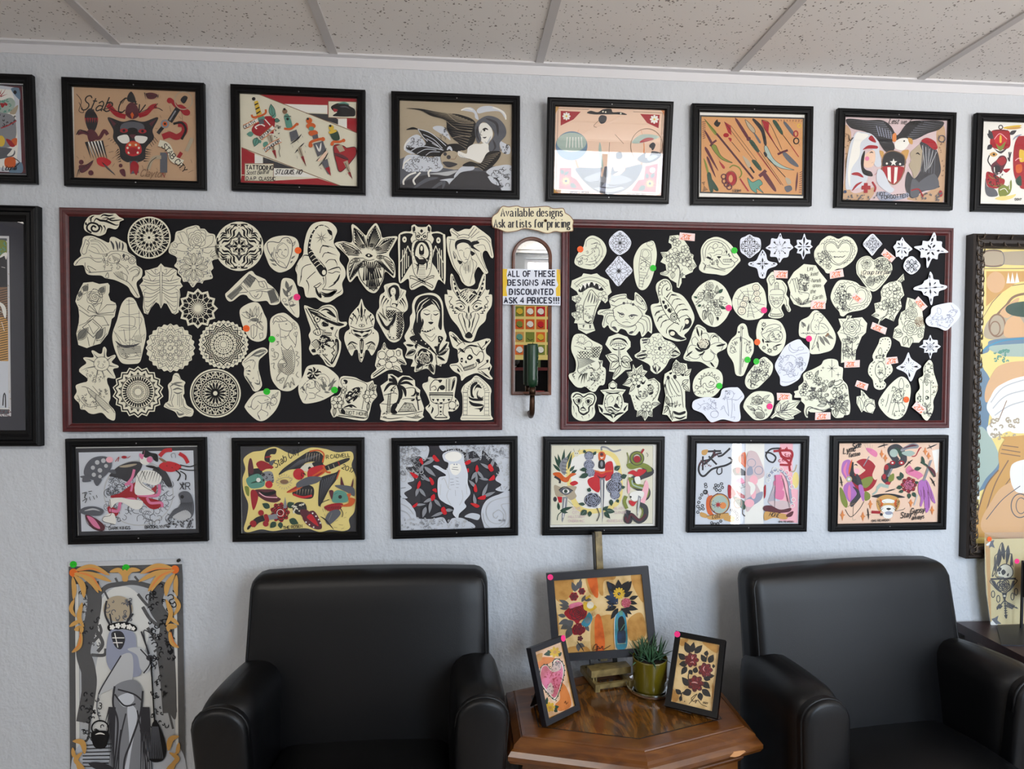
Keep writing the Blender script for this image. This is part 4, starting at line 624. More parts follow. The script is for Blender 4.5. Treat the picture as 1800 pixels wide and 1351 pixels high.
picture('956,768 1169,767 1167,939 953,941','black framed print of daggers with an eye, black roses and a green serpent, bottom row',(940,755,6.756),'''
k c;p 205,190 1415,190 1415,1125 192,1140;k G;I 4 205,190 1415,190 1415,1125 192,1140;k Y;f 420,300 900,260 1040,500 1000,900 600,1000 420,800;k w;f 460,340 860,300 1000,520 960,860 620,940 470,760;
k n;V 330,470 360,230 40;V 320,460 280,290 36;V 310,470 240,310 36;V 310,500 220,410 36;V 360,430 440,250 34;V 400,480 450,280 30;V 420,500 480,430 36;V 440,520 510,480 36;k s;b 80 390,330 340,430 360,540;k q;i 10 350,350 400,360;i 10 335,390 385,400;i 10 330,430 385,440;i 10 330,470 390,480;i 10 340,510 390,520;k o;f 220,530 300,510 370,570 440,520 500,530 430,570 400,620 340,620;k R;f 420,640 480,610 520,640 460,670;k D;l 26 240,560 300,600 300,640;k a;f 240,660 330,690 400,670 500,680 480,740 500,800 430,840 360,790 270,800 240,740;k q;f 290,720 360,690 450,730 370,780;k w;d 375,735 40 26;k n;d 372,735 22;k k;d 372,735 9;l 9 290,720 360,680 460,730;k R;p 270,800 330,800 325,870 290,870;k D;d 245,830 22 30;k s;p 335,800 395,805 380,960 330,1110 320,1080;k w;i 10 365,820 340,1050;k n;V 290,960 280,860 36;V 300,970 460,920 40;V 320,980 400,990 30;l 10 330,970 280,1020 270,1080;k e;b 30 400,850 460,900;
k c;d 500,290 30 34;k q;b 24 480,270 465,230;b 24 520,270 540,230;k k;d 490,285 6;d 512,285 6;
k s;l 20 800,250 800,210 860,215 940,260 1030,240;k o;d 800,295 40 34;k m;d 800,295 20;k o;f 760,290 800,350 850,290 830,370 770,370;k d;f 770,370 830,370 840,450 800,470 760,450;k s;d 800,410 16 36;k R;f 850,400 920,380 940,460 930,560 850,610 840,500;f 640,590 720,560 790,580 770,740 700,720 640,650;f 690,480 800,500 920,480 910,560 800,580 710,560;k o;l 18 700,490 760,500 800,520 850,500 930,490;k m;f 740,540 800,570 860,540 800,600;k s;p 775,580 835,580 830,800 808,1120 790,900;k w;i 12 805,600 806,1060;k q;i 10 825,600 810,1060;
k d;d 650,310 56 50;d 650,420 64 60;d 660,510 60 50;d 690,840 100 80;d 980,570 70 60;d 950,680 96 90;d 960,780 60 50;k l;r 9 650,320 50;r 9 650,420 58;r 9 665,510 50;r 10 690,840 90;r 9 980,570 60;r 10 950,680 86;r 9 960,780 50;k n;V 600,280 590,240 36;V 700,300 735,260 36;V 620,470 540,480 50;V 640,530 530,570 60;V 640,740 660,690 50;V 600,890 520,880 40;V 620,960 545,1020 70;V 660,970 650,1040 50;V 950,480 1020,430 60;V 1030,570 1100,540 60;V 1030,690 1080,680 40;V 910,830 915,910 50;V 980,830 1000,870 40;V 840,960 960,980 60;V 830,980 900,1060 50;V 810,960 880,910 40;k h;b 16 960,480 1010,440;b 14 600,970 560,1010;b 16 860,960 930,970;k D;l 10 740,930 770,1010 740,1090;
k D;l 84 1300,440 1380,500 1250,560 1160,620 1230,680 1330,720 1330,790 1260,830;k e;l 60 1120,400 1150,440 1260,420 1350,450 1370,500;l 58 1150,570 1140,640 1220,670 1310,690 1340,740 1320,800;k h;l 16 1160,600 1180,660 1300,700;k D;o 40 1220,340 66;k e;o 24 1220,340 66;k r;d 1220,350 40;l 22 1270,280 1300,230;k e;l 12 1100,270 1120,340 1110,400;k R;f 1110,520 1170,480 1220,500 1240,470 1330,480 1290,530 1220,560 1160,530;k u;f 1330,600 1360,700 1300,900 1240,860 1290,700;f 1110,590 1140,700 1110,760;k w;f 1190,570 1250,560 1260,640 1210,640;f 1130,770 1200,730 1300,740 1280,820 1180,850;k k;d 1145,800 12;k R;f 1130,840 1200,860 1230,830 1180,910 1130,880;k e;l 40 1090,790 1070,860 1100,940;k D;l 60 1120,960 1090,1070 1130,1090 1150,1020 1240,1090 1320,1040 1320,930 1250,890;k m;l 24 1080,1040 1110,1100 1150,1010 1250,1080 1330,1010;k e;l 14 1230,910 1290,960 1270,1050;k s;p 1235,780 1270,800 1250,940 1225,1050 1220,930;k w;i 8 1250,810 1232,1000;k v;t 5 30 0 450,950 STAB;t 5 30 0 450,1000 CITY;t 5 30 0 400,1050 MILLSTADT;t 5 30 0 400,1100 OMBRA INC;t 5 30 0 950,950 BLACK;t 5 30 0 950,1000 CLOVER;t 5 30 0 870,1100 BONES INC;k k;l 5 1330,270 1350,300 1340,320''',.4)
picture('1211,766 1422,766 1419,935 1209,936','black framed white print of knotted snakes, compass, anchor and pink sailing ship, bottom row',(1200,755,6.929),'''
k i;p 165,160 1450,160 1440,1170 155,1175;k w;p 770,160 1000,160 1000,1170 770,1170;k u;p 1190,160 1350,160 1350,720 1420,740 1420,1150 1200,1120;k Y;d 1390,620 40 100;
k d;l 24 480,290 400,310 330,370 230,400 200,480 220,550 270,570 360,490 450,460 530,440 600,400 600,360;l 24 240,270 330,270 470,265;l 30 400,250 360,340 260,430;l 24 580,230 540,270 480,320 430,330;l 22 250,330 250,500;l 22 320,330 420,430;f 550,345 590,340 600,370;k z;f 240,260 310,250 290,310 240,310;k m;x 8 16 200,380 340,460;x 8 10 360,250 430,350;k d;l 14 440,460 420,510 440,550 480,530 480,470;
k d;l 20 1200,230 1080,240 1020,310 1050,380 1110,400 1140,340 1080,290 1010,280;k r;l 30 1180,240 1220,330 1330,350 1320,260 1110,265;l 26 1200,320 1260,370 1320,430 1190,430;l 26 1340,340 1310,440 1320,510;x 8 14 1180,220 1330,420;k a;l 14 1320,510 1370,510 1400,430;
k T;l 14 440,780 360,830 300,900;k o;f 310,830 370,810 340,920 380,1030 420,1040 330,1040 295,930;k z;d 460,910 120 125;k h;d 460,915 100 110;k O;d 500,930 40;k m;o 10 460,910 118 124;k r;p '''+star(440,920,46,18,8)+''';k d;d 285,765 30;k s;d 280,765 14;k R;b 40 310,780 330,820;k b;x 7 10 355,830 400,1000;
k k;o 8 290,700 16;o 8 285,670 14;o 8 240,800 14;o 8 220,840 14;o 8 205,890 15;o 8 195,940 16;o 8 220,970 15;o 8 250,930 15;o 8 260,970 14;o 8 195,1010 15;o 8 410,680 15;o 8 440,690 15;o 8 480,665 15;o 8 490,710 15;o 8 460,745 15;o 8 420,740 15;o 8 400,715 14;o 8 605,985 14;o 8 645,1000 14;o 8 670,1030 14;o 8 680,1065 14;o 8 675,1100 14;o 8 365,1140 14;o 8 400,1155 14;o 8 440,1150 14;o 8 475,1120 14;
k z;f 300,1060 400,1040 560,1020 555,1070 450,1100 340,1100;f 230,1010 310,1040 300,1080 230,1060;f 560,1050 640,1070 620,1130 510,1100;k k;l 5 300,1060 400,1040 560,1020;T 7 50 -8 370,1090 Lost;
k d;f 610,490 680,460 740,490 770,520 770,560 690,560 640,560;k r;f 650,470 700,470 690,530 660,530;k o;f 680,340 740,280 770,300 770,460 730,430 690,400;k m;l 6 690,400 730,310 760,420;k p;f 660,620 720,590 760,640 740,670 670,650;k r;f 560,680 620,720 650,800 570,840;f 1000,700 1020,680 1020,800 1000,840;f 660,740 740,760 760,840 700,820;k n;f 620,820 720,850 770,900 760,980 680,920;k S;f 640,660 760,680 770,800 720,780 660,740;k k;t 6 50 -20 710,720 LET;k T;o 12 680,900 46 60;k k;l 12 740,970 740,1030 770,1060;k v;f 780,340 880,270 960,400 1000,560 900,640 960,800 860,940 780,960;k l;f 790,480 840,450 860,540 790,560;o 10 930,500 50;o 8 840,410 50;f 780,860 880,800 980,760 960,860 840,930;k u;d 870,620 50 60;d 870,790 30 60;d 820,900 60 50;k w;b 60 800,640 860,700 840,800;
k l;l 30 1050,600 1110,510 1230,520 1300,640 1320,780 1340,920;k w;o 8 1130,490 30;o 8 1200,490 28;o 8 1270,530 28;o 8 1310,600 26;o 8 1340,700 26;o 8 1360,860 24;o 8 1350,930 24;o 8 1060,560 26;o 8 1045,620 24;k p;f 1130,560 1210,560 1200,620 1140,620;f 1120,630 1230,630 1220,740 1140,740;f 1130,750 1240,750 1230,850 1140,840;k v;f 1060,850 1130,680 1120,860 1240,870 1320,900 1320,950 1280,980 1170,970 1060,900;k l;H 9 6 1060,880 1130,870 1120,680 1140,690;k m;f 1000,940 1080,930 1200,980 1330,960 1300,1010 1100,1020 1000,990;k k;i 5 1135,560 1130,960;i 5 1230,600 1310,960;i 4 1210,560 1320,950;k z;f 1010,1010 1090,1010 1280,1040 1270,1100 1120,1080 1010,1110;k m;f 1280,1040 1360,1000 1340,1060 1280,1070;k k;T 7 50 6 1060,1060 HOME;t 4 22 0 1180,1140 JOHN REARDON''',.4)  # upright white and pink bands are glass reflections painted into the print
picture('1463,766 1668,764.5 1664,931 1461,935','black framed pink print of a sword swallower, snake, tiger head and rose, bottom row',(1450,755,6.929),'''
k f;p 190,155 1425,150 1400,1150 170,1160;k w;p 1330,260 1420,240 1400,520 1380,540;
k r;d 500,560 165 200;k P;f 220,500 240,400 310,370 340,420 330,560 290,620 240,560;f 250,700 310,640 350,640 410,780 330,890 260,790;k p;b 30 290,400 260,500 290,590;b 40 320,680 320,800 330,870;k d;f 320,470 350,400 400,440 380,560 440,580 470,640 440,690 380,660 330,600;k o;b 26 350,370 330,450 310,560;k f;f 380,390 440,430 490,480 515,500 470,540 430,560 380,530 370,450;f 560,260 640,260 690,350 690,540 640,620 600,560 640,440 630,350 570,320;k u;d 410,510 34;k k;b 14 375,440 400,430 420,450;b 10 470,490 485,485;k h;d 315,610 30;k z;o 8 315,610 34;k w;d 315,610 14;k p;f 520,230 600,240 660,290 640,340 560,290;k D;b 10 545,280 500,190;b 10 555,280 535,180;b 10 570,270 570,180;b 10 585,270 600,190;k s;i 12 560,330 490,450;k e;f 450,640 520,590 600,580 600,640 540,710 490,710;f 200,720 240,740 300,900 280,960 220,880;k D;f 400,560 430,560 480,680 440,700;f 360,700 430,740 470,800 420,880 350,950 330,900 410,790;k P;f 430,690 480,690 510,820 490,880 460,820;k f;f 370,950 480,880 440,980 360,1060 290,980;k k;l 8 270,980 340,1070 440,980 500,880;l 6 370,930 365,1060;k T;l 6 300,950 340,920 400,900;k e;f 510,760 570,790 570,850 510,870;k a;l 5 360,1060 370,1110 400,1100;
k D;l 80 900,390 830,290 830,240 900,220 960,280 980,380 900,430 790,460 780,550 750,600 820,660;k n;l 40 870,240 920,260 950,330;k h;d 860,290 50;k s;f 950,240 1080,170 1160,190 1150,230 1040,240 960,270;k m;f 960,240 1080,185 1150,200 1060,215;k h;f 960,280 1060,260 1120,290 1060,330 980,310;k r;l 12 1080,330 1130,320 1170,240 1200,220;l 10 1130,320 1180,235;d 845,410 34 26;d 955,410 36 26;d 770,465 26 34;d 745,580 24 34;d 790,660 32 20;k w;d 845,410 14 10;d 955,410 14 10;k e;f 800,580 860,540 860,620 800,640;k h;l 40 660,720 700,680 740,690 800,700;l 22 660,720 650,760 600,800;k s;i 22 840,480 790,580;
k d;f 590,820 700,790 860,790 1000,830 900,840 700,840;k z;f 650,890 680,830 780,800 900,830 940,890 920,960 870,1000 690,1000;k o;b 30 690,850 720,900 700,960;b 30 900,850 880,900 900,960;k w;f 720,870 790,850 870,870 860,900 800,900 730,900;f 700,960 760,930 830,930 880,960 860,1010 800,1030 730,1010;k k;b 14 730,880 770,900;b 14 880,870 840,900;f 770,970 800,960 830,970 800,990;H 12 7 655,880 700,990 700,870 740,960;H 12 7 935,880 890,990 890,870 850,960;k l;f 750,1020 800,1000 850,1020 840,1060 750,1050;k w;d 790,1050 60 40;k l;f 760,1010 840,1010 830,1040 770,1040;k r;l 34 590,1010 700,1015;k k;d 710,1040 18;l 5 880,1000 980,980 1000,960;
k r;W 1045,680 100 8;k p;W 1045,680 66 6;k m;r 9 1045,680 88;k n;V 970,600 940,520 50;V 960,610 890,580 50;V 960,700 890,720 50;V 980,750 920,770 40;V 1050,780 1045,850 50;V 1090,770 1130,830 50;V 1120,660 1160,640 40;V 1110,490 1200,470 50;k p;l 80 1080,470 1050,510 1160,560 1190,590;k P;f 1170,640 1260,620 1330,760 1370,900 1330,880 1310,840 1300,960 1260,1020 1240,960 1230,860 1200,940 1180,930 1190,840 1160,760;k m;l 6 1260,640 1310,840;l 6 1230,860 1220,700;l 6 1280,760 1290,960;h 5 4 1190,740 1310,740 1200,820 1330,850;k s;p 1300,380 1330,370 1240,630 1210,630;k n;l 24 1190,400 1270,450 1360,580;f 1200,330 1230,360 1240,440 1200,400;k m;b 36 1270,450 1340,510 1370,580;k S;i 14 1150,800 1110,930;
k O;p 710,240 722,290 740,300 722,315 712,350 700,310 682,298 702,285;p 757,300 768,340 785,350 768,365 757,405 745,362 728,350 745,338;p 1245,215 1257,260 1275,270 1257,282 1245,320 1233,280 1215,270 1233,258;p 1285,270 1297,315 1315,325 1297,337 1285,370 1273,335 1255,325 1273,313;p 235,980 248,1035 268,1045 248,1060 235,1120 222,1060 205,1045 222,1035;p 485,1000 498,1050 515,1062 498,1075 485,1125 472,1075 455,1062 472,1050;p 575,860 588,900 605,912 588,925 575,980 562,925 545,912 562,900;p 1070,850 1082,885 1100,895 1082,910 1070,960 1058,910 1040,895 1058,882;p 1330,930 1342,975 1360,988 1342,1000 1330,1050 1318,1000 1300,988 1318,975;
k k;b 16 660,220 730,195 790,185;l 6 735,170 745,225;b 14 1260,235 1320,210 1390,180;l 6 1290,190 1320,240;b 14 990,470 1040,410 1090,370;l 6 1030,390 1065,420;b 14 750,765 820,745 880,730;b 14 205,570 220,640 230,700;l 6 195,650 240,645;b 14 540,960 550,1030 555,1100;l 6 525,1045 575,1040;b 14 1300,580 1340,640 1365,700;l 6 1325,660 1360,630;
T 9 70 -14 240,300 Lyme;T 9 60 -14 350,240 Side;T 8 46 -12 300,345 Tattoo;T 9 66 -8 940,1085 Stay;T 9 66 -8 1060,1035 Gypsy;T 8 50 -8 1080,1105 always;t 5 26 -3 590,1130 JOHN REARDON''',.4)
picture('-185,121 60,130 62,322 -182,316','black framed print of a patterned totem, cut off at far left, top row',(0,120,6.1375),'''
k m;p -900,20 240,165 255,1140 -900,1100;k i;p -900,40 205,195 215,1110 -900,1070;k j;f 120,200 205,200 215,320 150,260;f 100,1050 210,1000 215,1110 80,1110;k w;p -900,120 120,215 150,300 180,800 160,1000 60,1060 -900,1000;k r;q 12 0,280 40,240 60,200;q 12 0,290 50,270 80,260;q 12 0,260 10,230 20,210;k h;f -200,340 0,330 110,300 160,350 140,420 60,470 -200,480;k N;x 10 30 -100,320 140,450;k r;f 0,360 50,370 20,410;f 40,350 80,370 60,390;k a;f 100,460 190,380 165,470 120,480;k s;f -200,480 60,470 150,520 165,600 160,720 100,830 -200,840;k k;x 9 14 -60,480 160,620;k r;l 12 0,630 80,600 170,550;f 50,750 100,760 150,820 100,830;k o;f 110,760 170,740 160,820;k y;d 0,770 40 60;k q;f -200,850 0,840 130,860 140,920 60,950 -200,980;k w;b 40 60,930 110,900 130,850;k o;f 40,960 140,950 140,1050 40,1050;k k;l 8 130,950 190,1000 140,1050;T 7 50 -3 0,1090 Libonia;f 145,240 165,220 185,240 165,265''',1.5,mats=[('outer_mat','mat_white',.0225,.0268,.0074),('inner_mat','mat_dark',.0265,.0308,.0068)])
picture('1718,197 1923,204 1917,374 1711,370','black framed print of roses and a frog, cut off at far right, top row',(1700,190,7.11),'''
k w;p 245,185 1500,200 1500,1190 215,1160;k d;o 12 450,220 24;k y;b 40 480,230 600,220 711,200;k z;b 30 520,240 640,230 711,225;k r;f 350,260 540,260 570,350 560,470 450,500 330,460 320,360;k R;f 370,370 440,300 530,370 490,460 430,490;k k;l 8 360,260 540,260;k e;f 390,420 440,460 510,400 480,490 430,510;k D;V 340,340 300,250 50;V 360,360 280,300 60;V 340,440 280,500 60;V 560,310 650,260 50;f 360,480 440,520 530,480 450,550;k y;f 440,320 460,330 460,410 435,410;k u;l 8 370,370 440,300 530,370;
k z;f 310,560 360,530 410,560 360,590;k k;d 365,560 14;l 14 310,570 290,640 330,710;k m;f 330,700 400,630 440,580 500,580 530,640 490,730 450,800 360,800;k r;f 400,640 480,590 520,650 460,700;k d;d 400,740 50 44;k w;l 12 370,720 380,790 440,790;k D;l 16 540,600 560,640 555,530;l 14 555,640 580,530;k r;f 480,750 570,740 520,790;f 270,790 340,790 440,850 500,880 480,950 380,990 280,950;k e;l 9 300,820 350,860 420,850 490,870;l 9 290,920 380,960 470,930;k k;x 8 20 290,790 480,960;k q;f 260,860 280,960 380,1000 410,1080 300,1090 255,1020;k e;f 420,990 480,940 540,960 580,880 590,960 570,1040 520,1080 440,1090;k w;l 9 440,1010 500,990 540,1040;l 9 560,900 560,1000;k Y;f 380,1120 440,1090 560,1080 640,1060 600,1110 480,1140;k k;t 6 26 0 630,1140 DON7;
k r;f 720,330 660,350 620,450 605,640 620,820 680,940 760,1000 1200,1000 1400,700 1200,350;k y;f 680,520 711,500 800,560 760,640 690,650;k o;f 640,700 711,690 711,780 650,790;k u;l 10 630,640 670,610 711,620;k n;f 640,880 700,830 711,950 660,940;k l;b 20 600,380 640,340 711,310''',1.5)
picture('-300,345 67,367 70,779 -297,790','large black framed picture with a dark mat, cut by the left edge of the photo',(0,360,3.1395),'''
k q;p -900,100 60,175 62,1180 -900,1180;k w;p -900,160 35,200 36,1120 -900,1120;k e;f -30,200 25,200 30,260 0,280 -30,260;k N;x 5 12 -20,200 28,270;k d;p -900,270 32,280 34,460 -900,460;k w;b 16 -10,290 20,270 25,300;b 16 0,340 20,345;k T;p -900,460 34,450 34,860 -900,860;k z;f -40,640 33,640 33,860 -40,860;k k;h 4 30 -10,470 -10,850 32,460 33,840;k w;b 22 -20,530 10,560 20,620;b 18 0,640 15,690;b 14 -10,580 8,590;k i;p -900,860 35,855 36,1115 -900,1115;k k;l 6 5,1100 10,1040 18,1040 20,1110;k a;x 3 60 38,190 60,1170;k m;x 3 30 -30,1125 60,1175''',0,prof=[(0,0),(0,.020),(.004,.024),(.006,.022),(.008,.024),(.016,.025),(.018,.022),(.020,.025),(.028,.025),(.030,.022),(.036,.016),(.044,.012),(.046,.008),(.046,.004)],bord=.046,depth=.024,cat='framed picture',group=None,screws=False,mats=[('dark_mat','mat_dark',.044,.085,.009),('white_mat','mat_white',.0848,.0915,.0078)])
o=picture('1708,409 2110,420 2100,972 1697,983','large poster of soft arches in a carved black frame, at the far right',(1690,400,5.627),'''
k Y;p 190,150 2200,160 2200,3200 165,3200;k w;p 225,160 260,160 235,2700 200,2700;k T;f 270,215 440,215 450,350 265,350;k a;f 275,225 435,225 440,340 272,340;f 460,220 2000,220 2000,340 455,345;k q;L 7 270,215 440,215 450,350 265,350;k T;I 8 265,385 1500,385 1500,420 500,560 350,720 260,870;k z;p 290,410 1500,410 600,520 420,640 290,760;k X;d 385,520 92 105;k X;l 5 330,470 420,540 350,600;k w;p 490,530 510,420 530,530;p 530,530 550,420 575,530;p 575,530 595,420 620,520;k Y;l 60 1200,560 700,600 480,720 330,880 260,1080 250,1300;k T;l 24 1200,620 640,640 480,760 340,920 280,1060;k a;f 300,1080 280,960 360,860 500,830 700,800 1500,700 1500,1050 600,1080;k T;o 16 400,950 80 110;o 12 380,980 50 70;k X;f 430,820 560,700 620,690 520,870;f 500,900 620,860 700,1060 480,1060;k n;f 590,720 1500,700 1500,860 600,860;k j;f 240,1230 300,1150 450,1080 1500,1040 1500,1110 480,1150 300,1220;k B;l 14 250,1215 330,1150 500,1095 900,1070;k h;f 320,1180 480,1140 1500,1110 1500,1260 560,1260 440,1240;k N;x 12 24 370,1200 520,1310;
k j;f 205,1400 270,1390 350,1600 300,2200 480,2300 430,2500 230,2620 195,2700;k h;f 215,2000 330,2050 430,2300 300,2480 205,2580;k X;f 330,1480 450,1340 800,1300 1800,1300 1800,1460 620,1520 420,1600 300,1720 280,1620;k w;f 330,1680 440,1540 800,1440 1800,1420 1800,1980 700,2030 520,2010 360,2080 300,1980 360,1900 300,1780;k S;l 12 340,1720 480,1560 800,1460;l 12 360,1780 520,1640 900,1560;l 12 380,1850 560,1740 900,1660;k T;l 8 420,1900 500,1700;k a;x 14 26 330,1880 620,2080;k Y;l 12 480,2030 560,2200 620,2400 700,2600;
k z;f 420,2230 480,2100 560,2060 1800,2040 1800,3080 240,3080 200,2900 300,2560 420,2400;k T;l 12 420,2400 300,2560 210,2840;l 12 520,2300 380,2560 260,2960;l 10 620,2380 440,2640 320,3000;l 10 460,2150 620,2170;l 10 450,2190 640,2220;l 10 440,2230 640,2260;k X;f 360,2700 640,2500 1500,2500 1500,3060 330,3060;k w;f 560,2340 900,2300 900,2560 600,2620;k q;o 10 640,2760 90 120;o 8 650,2760 50 80;l 8 300,2900 460,2700 640,2560;k Y;p 175,3100 2200,3080 2200,3200 170,3200''',0,paper='Y',prof=[(0,0),(0,.030),(.006,.034),(.012,.030),(.020,.034),(.030,.033),(.038,.026),(.041,.018),(.043,.010),(.043,.004)],bord=.043,depth=.033,fm='ornate',cat='framed poster',group=None,screws=False)
fr_=[c for c in o.children if c.name.startswith('frame')][0];fv=np.array([v.co for v in fr_.data.vertices]);w2,h2=fv[:,0].max(),fv[:,2].max()
rn=random.Random(4);b=B()
def scroll(cx,cz,ang,sg):
 P=[(cx+.012*math.cos(ang)*t*2.2-math.sin(ang)*sg*.008*math.sin(t*3),-.0345,cz+.012*math.sin(ang)*t*2.2+math.cos(ang)*sg*.008*math.sin(t*3))for t in np.linspace(0,1,6)]
 b.tube(P,[.001,.0022,.0024,.002,.0014,.0006],6)
 q=P[2];R_=[(q[0]+.0055*(1-j*.14)*math.cos(ang+sg*j*.95),-.0345,q[2]+.0055*(1-j*.14)*math.sin(ang+sg*j*.95))for j in range(6)];b.tube(R_,.0012,5)
for k in range(int(h2/.023)):scroll(-w2+.023+.004*(-1)**k,.012+k*.023,PI/2+.5*(-1)**k,(-1)**k);scroll(-w2+.025-.005*(-1)**k,.02+k*.023,PI/2-.6*(-1)**k,-(-1)**k)
for k in range(14):scroll(-w2+.03+k*.024,h2-.022+.004*(-1)**k,.5*(-1)**k,(-1)**k);scroll(-w2+.03+k*.024,.022+.004*(-1)**k,.5*(-1)**k,(-1)**k)
b.build('carved_scrolls',M['gilt'],o,smooth=True)
ART_EASEL='''k W;p 200,255 1350,190 1440,1180 230,1240;k z;f 215,270 460,250 470,450 330,560 240,480;f 210,600 300,760 300,1000 230,1000;f 640,240 780,230 760,460 680,430;f 790,230 1000,210 1000,280 870,300 860,480 800,420;f 1220,210 1350,200 1370,560 1290,480 1220,320;f 1170,800 1300,700 1370,760 1390,980 1240,1050 1180,1000;f 720,800 830,740 1000,760 1000,1170 740,1190;f 430,1130 640,1110 700,1200 440,1230;k x;f 660,240 770,235 800,480 760,500 690,380;f 760,780 830,740 890,1060 860,1190 780,1190;
k q;V 510,430 460,300 60;V 540,400 580,250 40;V 520,420 540,300 40;V 560,420 590,290 30;V 430,590 300,530 50;V 440,620 300,590 50;V 420,640 310,640 40;V 390,740 290,720 50;V 420,780 300,840 60;V 490,800 330,900 110;V 470,880 400,1020 90;V 590,560 640,470 40;V 610,520 720,540 50;V 640,850 690,930 50;V 560,1080 640,1120 50;V 560,1070 560,1180 60;k d;b 16 540,1050 600,1130 630,1180;
k R;W 490,490 60 6;W 590,425 48 6;k r;f 370,700 420,640 500,580 600,590 660,660 640,760 580,790 540,850 500,800 430,770;W 560,900 80 5;f 480,880 560,860 640,890 620,950 500,970;k m;r 9 490,490 48;r 8 590,425 36;r 10 540,690 100;r 8 560,900 70;W 580,1015 36 5;k p;f 440,590 560,560 600,590 520,620 440,640;k y;l 44 640,560 640,640 720,650 770,610;l 26 640,520 700,480;k w;d 700,600 44;k B;f 590,830 650,740 690,690 730,760 690,850 640,870;k j;d 670,790 40;k b;b 30 720,700 740,740;
k d;V 1050,480 900,300 110;V 1060,460 1050,280 90;V 1080,440 1180,300 90;V 1100,460 1220,300 90;V 1120,500 1230,430 60;V 1040,520 870,500 50;V 1030,580 900,560 60;V 1030,620 890,670 60;V 1050,640 960,780 60;V 1090,640 1170,760 60;V 1120,620 1300,660 70;V 1190,530 1300,490 50;V 1180,560 1290,590 50;V 1110,640 1220,720 50;k b;V 1040,560 900,480 80;V 1050,560 920,400 60;V 960,400 920,300 50;x 10 20 900,480 1050,620;k y;W 1060,455 76 12;k d;d 1060,460 20;k w;. 5 1055,455 1066,466;k r;W 1150,575 62 7;k p;r 8 1150,575 56;
k w;L 8 1050,700 1110,690 1140,780 1165,1120 1090,1135 1020,1130 1005,800;k B;f 1055,690 1105,680 1150,780 1160,1110 1030,1125 1010,790;k N;p 1060,680 1105,670 1110,730 1065,735;k b;f 1045,930 1090,900 1140,930 1140,1060 1050,1070;k d;f 1050,780 1100,740 1130,800 1130,900 1060,920;k N;l 10 1040,740 1030,900;l 8 1080,920 1130,840;k h;l 8 1040,1080 1150,1075;k k;l 7 740,1150 760,1100 790,1090 790,1190 800,1110 830,1140 860,1110 870,1150 960,1100;l 5 740,1160 850,1130;k w;i 10 202,258 232,1240'''
ART_HEART='''k f;p 150,330 480,210 650,1010 320,1150;k O;f 165,400 300,380 420,410 200,520;f 470,700 560,760 620,980 480,1060 420,980 480,900;f 180,640 260,800 300,1000 250,900;k z;f 170,360 260,330 240,420 180,430;
k n;V 390,330 275,350 60;V 390,340 320,300 40;V 450,370 500,330 50;V 320,980 270,920 60;V 400,1020 470,1000 50;V 410,1040 450,1070 50;V 310,960 320,880 36;k y;W 415,325 66 7;W 355,1010 66 7;k z;d 415,325 22;d 355,1015 22;
k w;f 215,600 240,500 310,470 365,520 400,420 450,400 520,470 530,620 430,925 330,850 240,720;k k;L 9 222,600 245,500 310,475 368,530 400,425 450,408 515,470 525,620 430,905 330,840 245,720;. 8 225,560 240,510 280,470 320,470 355,500 385,450 420,410 470,410 505,440 530,490 538,550 532,610 520,670 500,730 480,800 455,870 430,925 390,895 340,870 300,820 270,780 240,730 225,680 215,630;k p;f 235,600 255,510 310,490 370,550 410,450 450,430 500,480 510,620 425,880 340,820 255,710;k v;f 370,530 420,440 490,470 480,540 390,570;f 310,800 360,700 400,780 380,850;k q;x 5 16 370,440 490,560;x 5 14 310,700 400,850;k r;x 5 20 260,570 480,640;x 5 16 390,640 500,780;k k;l 4 530,960 545,930 555,970 575,940'''
ART_ROSE='''k z;f 300,250 420,240 360,330 310,320;f 600,280 800,320 790,420 700,380;f 215,880 300,940 280,1030 220,1020;f 720,800 740,900 710,1000;k d;V 440,430 375,280 90;V 460,420 490,280 70;V 500,430 600,320 80;V 380,510 290,430 80;V 410,560 300,570 80;V 400,600 330,700 70;V 430,640 470,700 60;V 500,680 520,600 70;V 640,540 580,440 70;V 680,550 740,440 80;V 720,590 760,590 50;V 650,720 750,710 60;V 610,740 700,760 60;V 600,790 690,870 80;V 590,880 700,970 80;V 560,920 580,1020 70;V 430,840 340,730 80;V 460,900 350,940 90;V 330,940 260,880 60;V 640,460 660,390 60;l 14 640,540 665,430;l 14 440,640 420,720 430,820;l 14 340,1020 340,930 430,900;V 330,960 320,1030 40;
k m;W 460,515 96 7;W 635,640 96 7;W 515,810 106 7;k r;W 460,515 78 6;W 635,640 78 6;W 515,810 86 6;k m;r 9 460,515 74;r 9 635,640 74;r 9 515,810 80;k u;b 12 465,460 470,500 490,470;b 12 440,550 480,540 490,560;b 12 630,590 610,630 630,660;b 12 640,690 690,690;b 14 460,800 500,795 540,810;b 10 530,740 535,780;k k;l 6 430,1060 530,940 460,990 490,1030 520,1010 510,1050 540,1010 580,1060 650,1090;t 4 20 10 600,1050 2023;d 376,1030 7'''
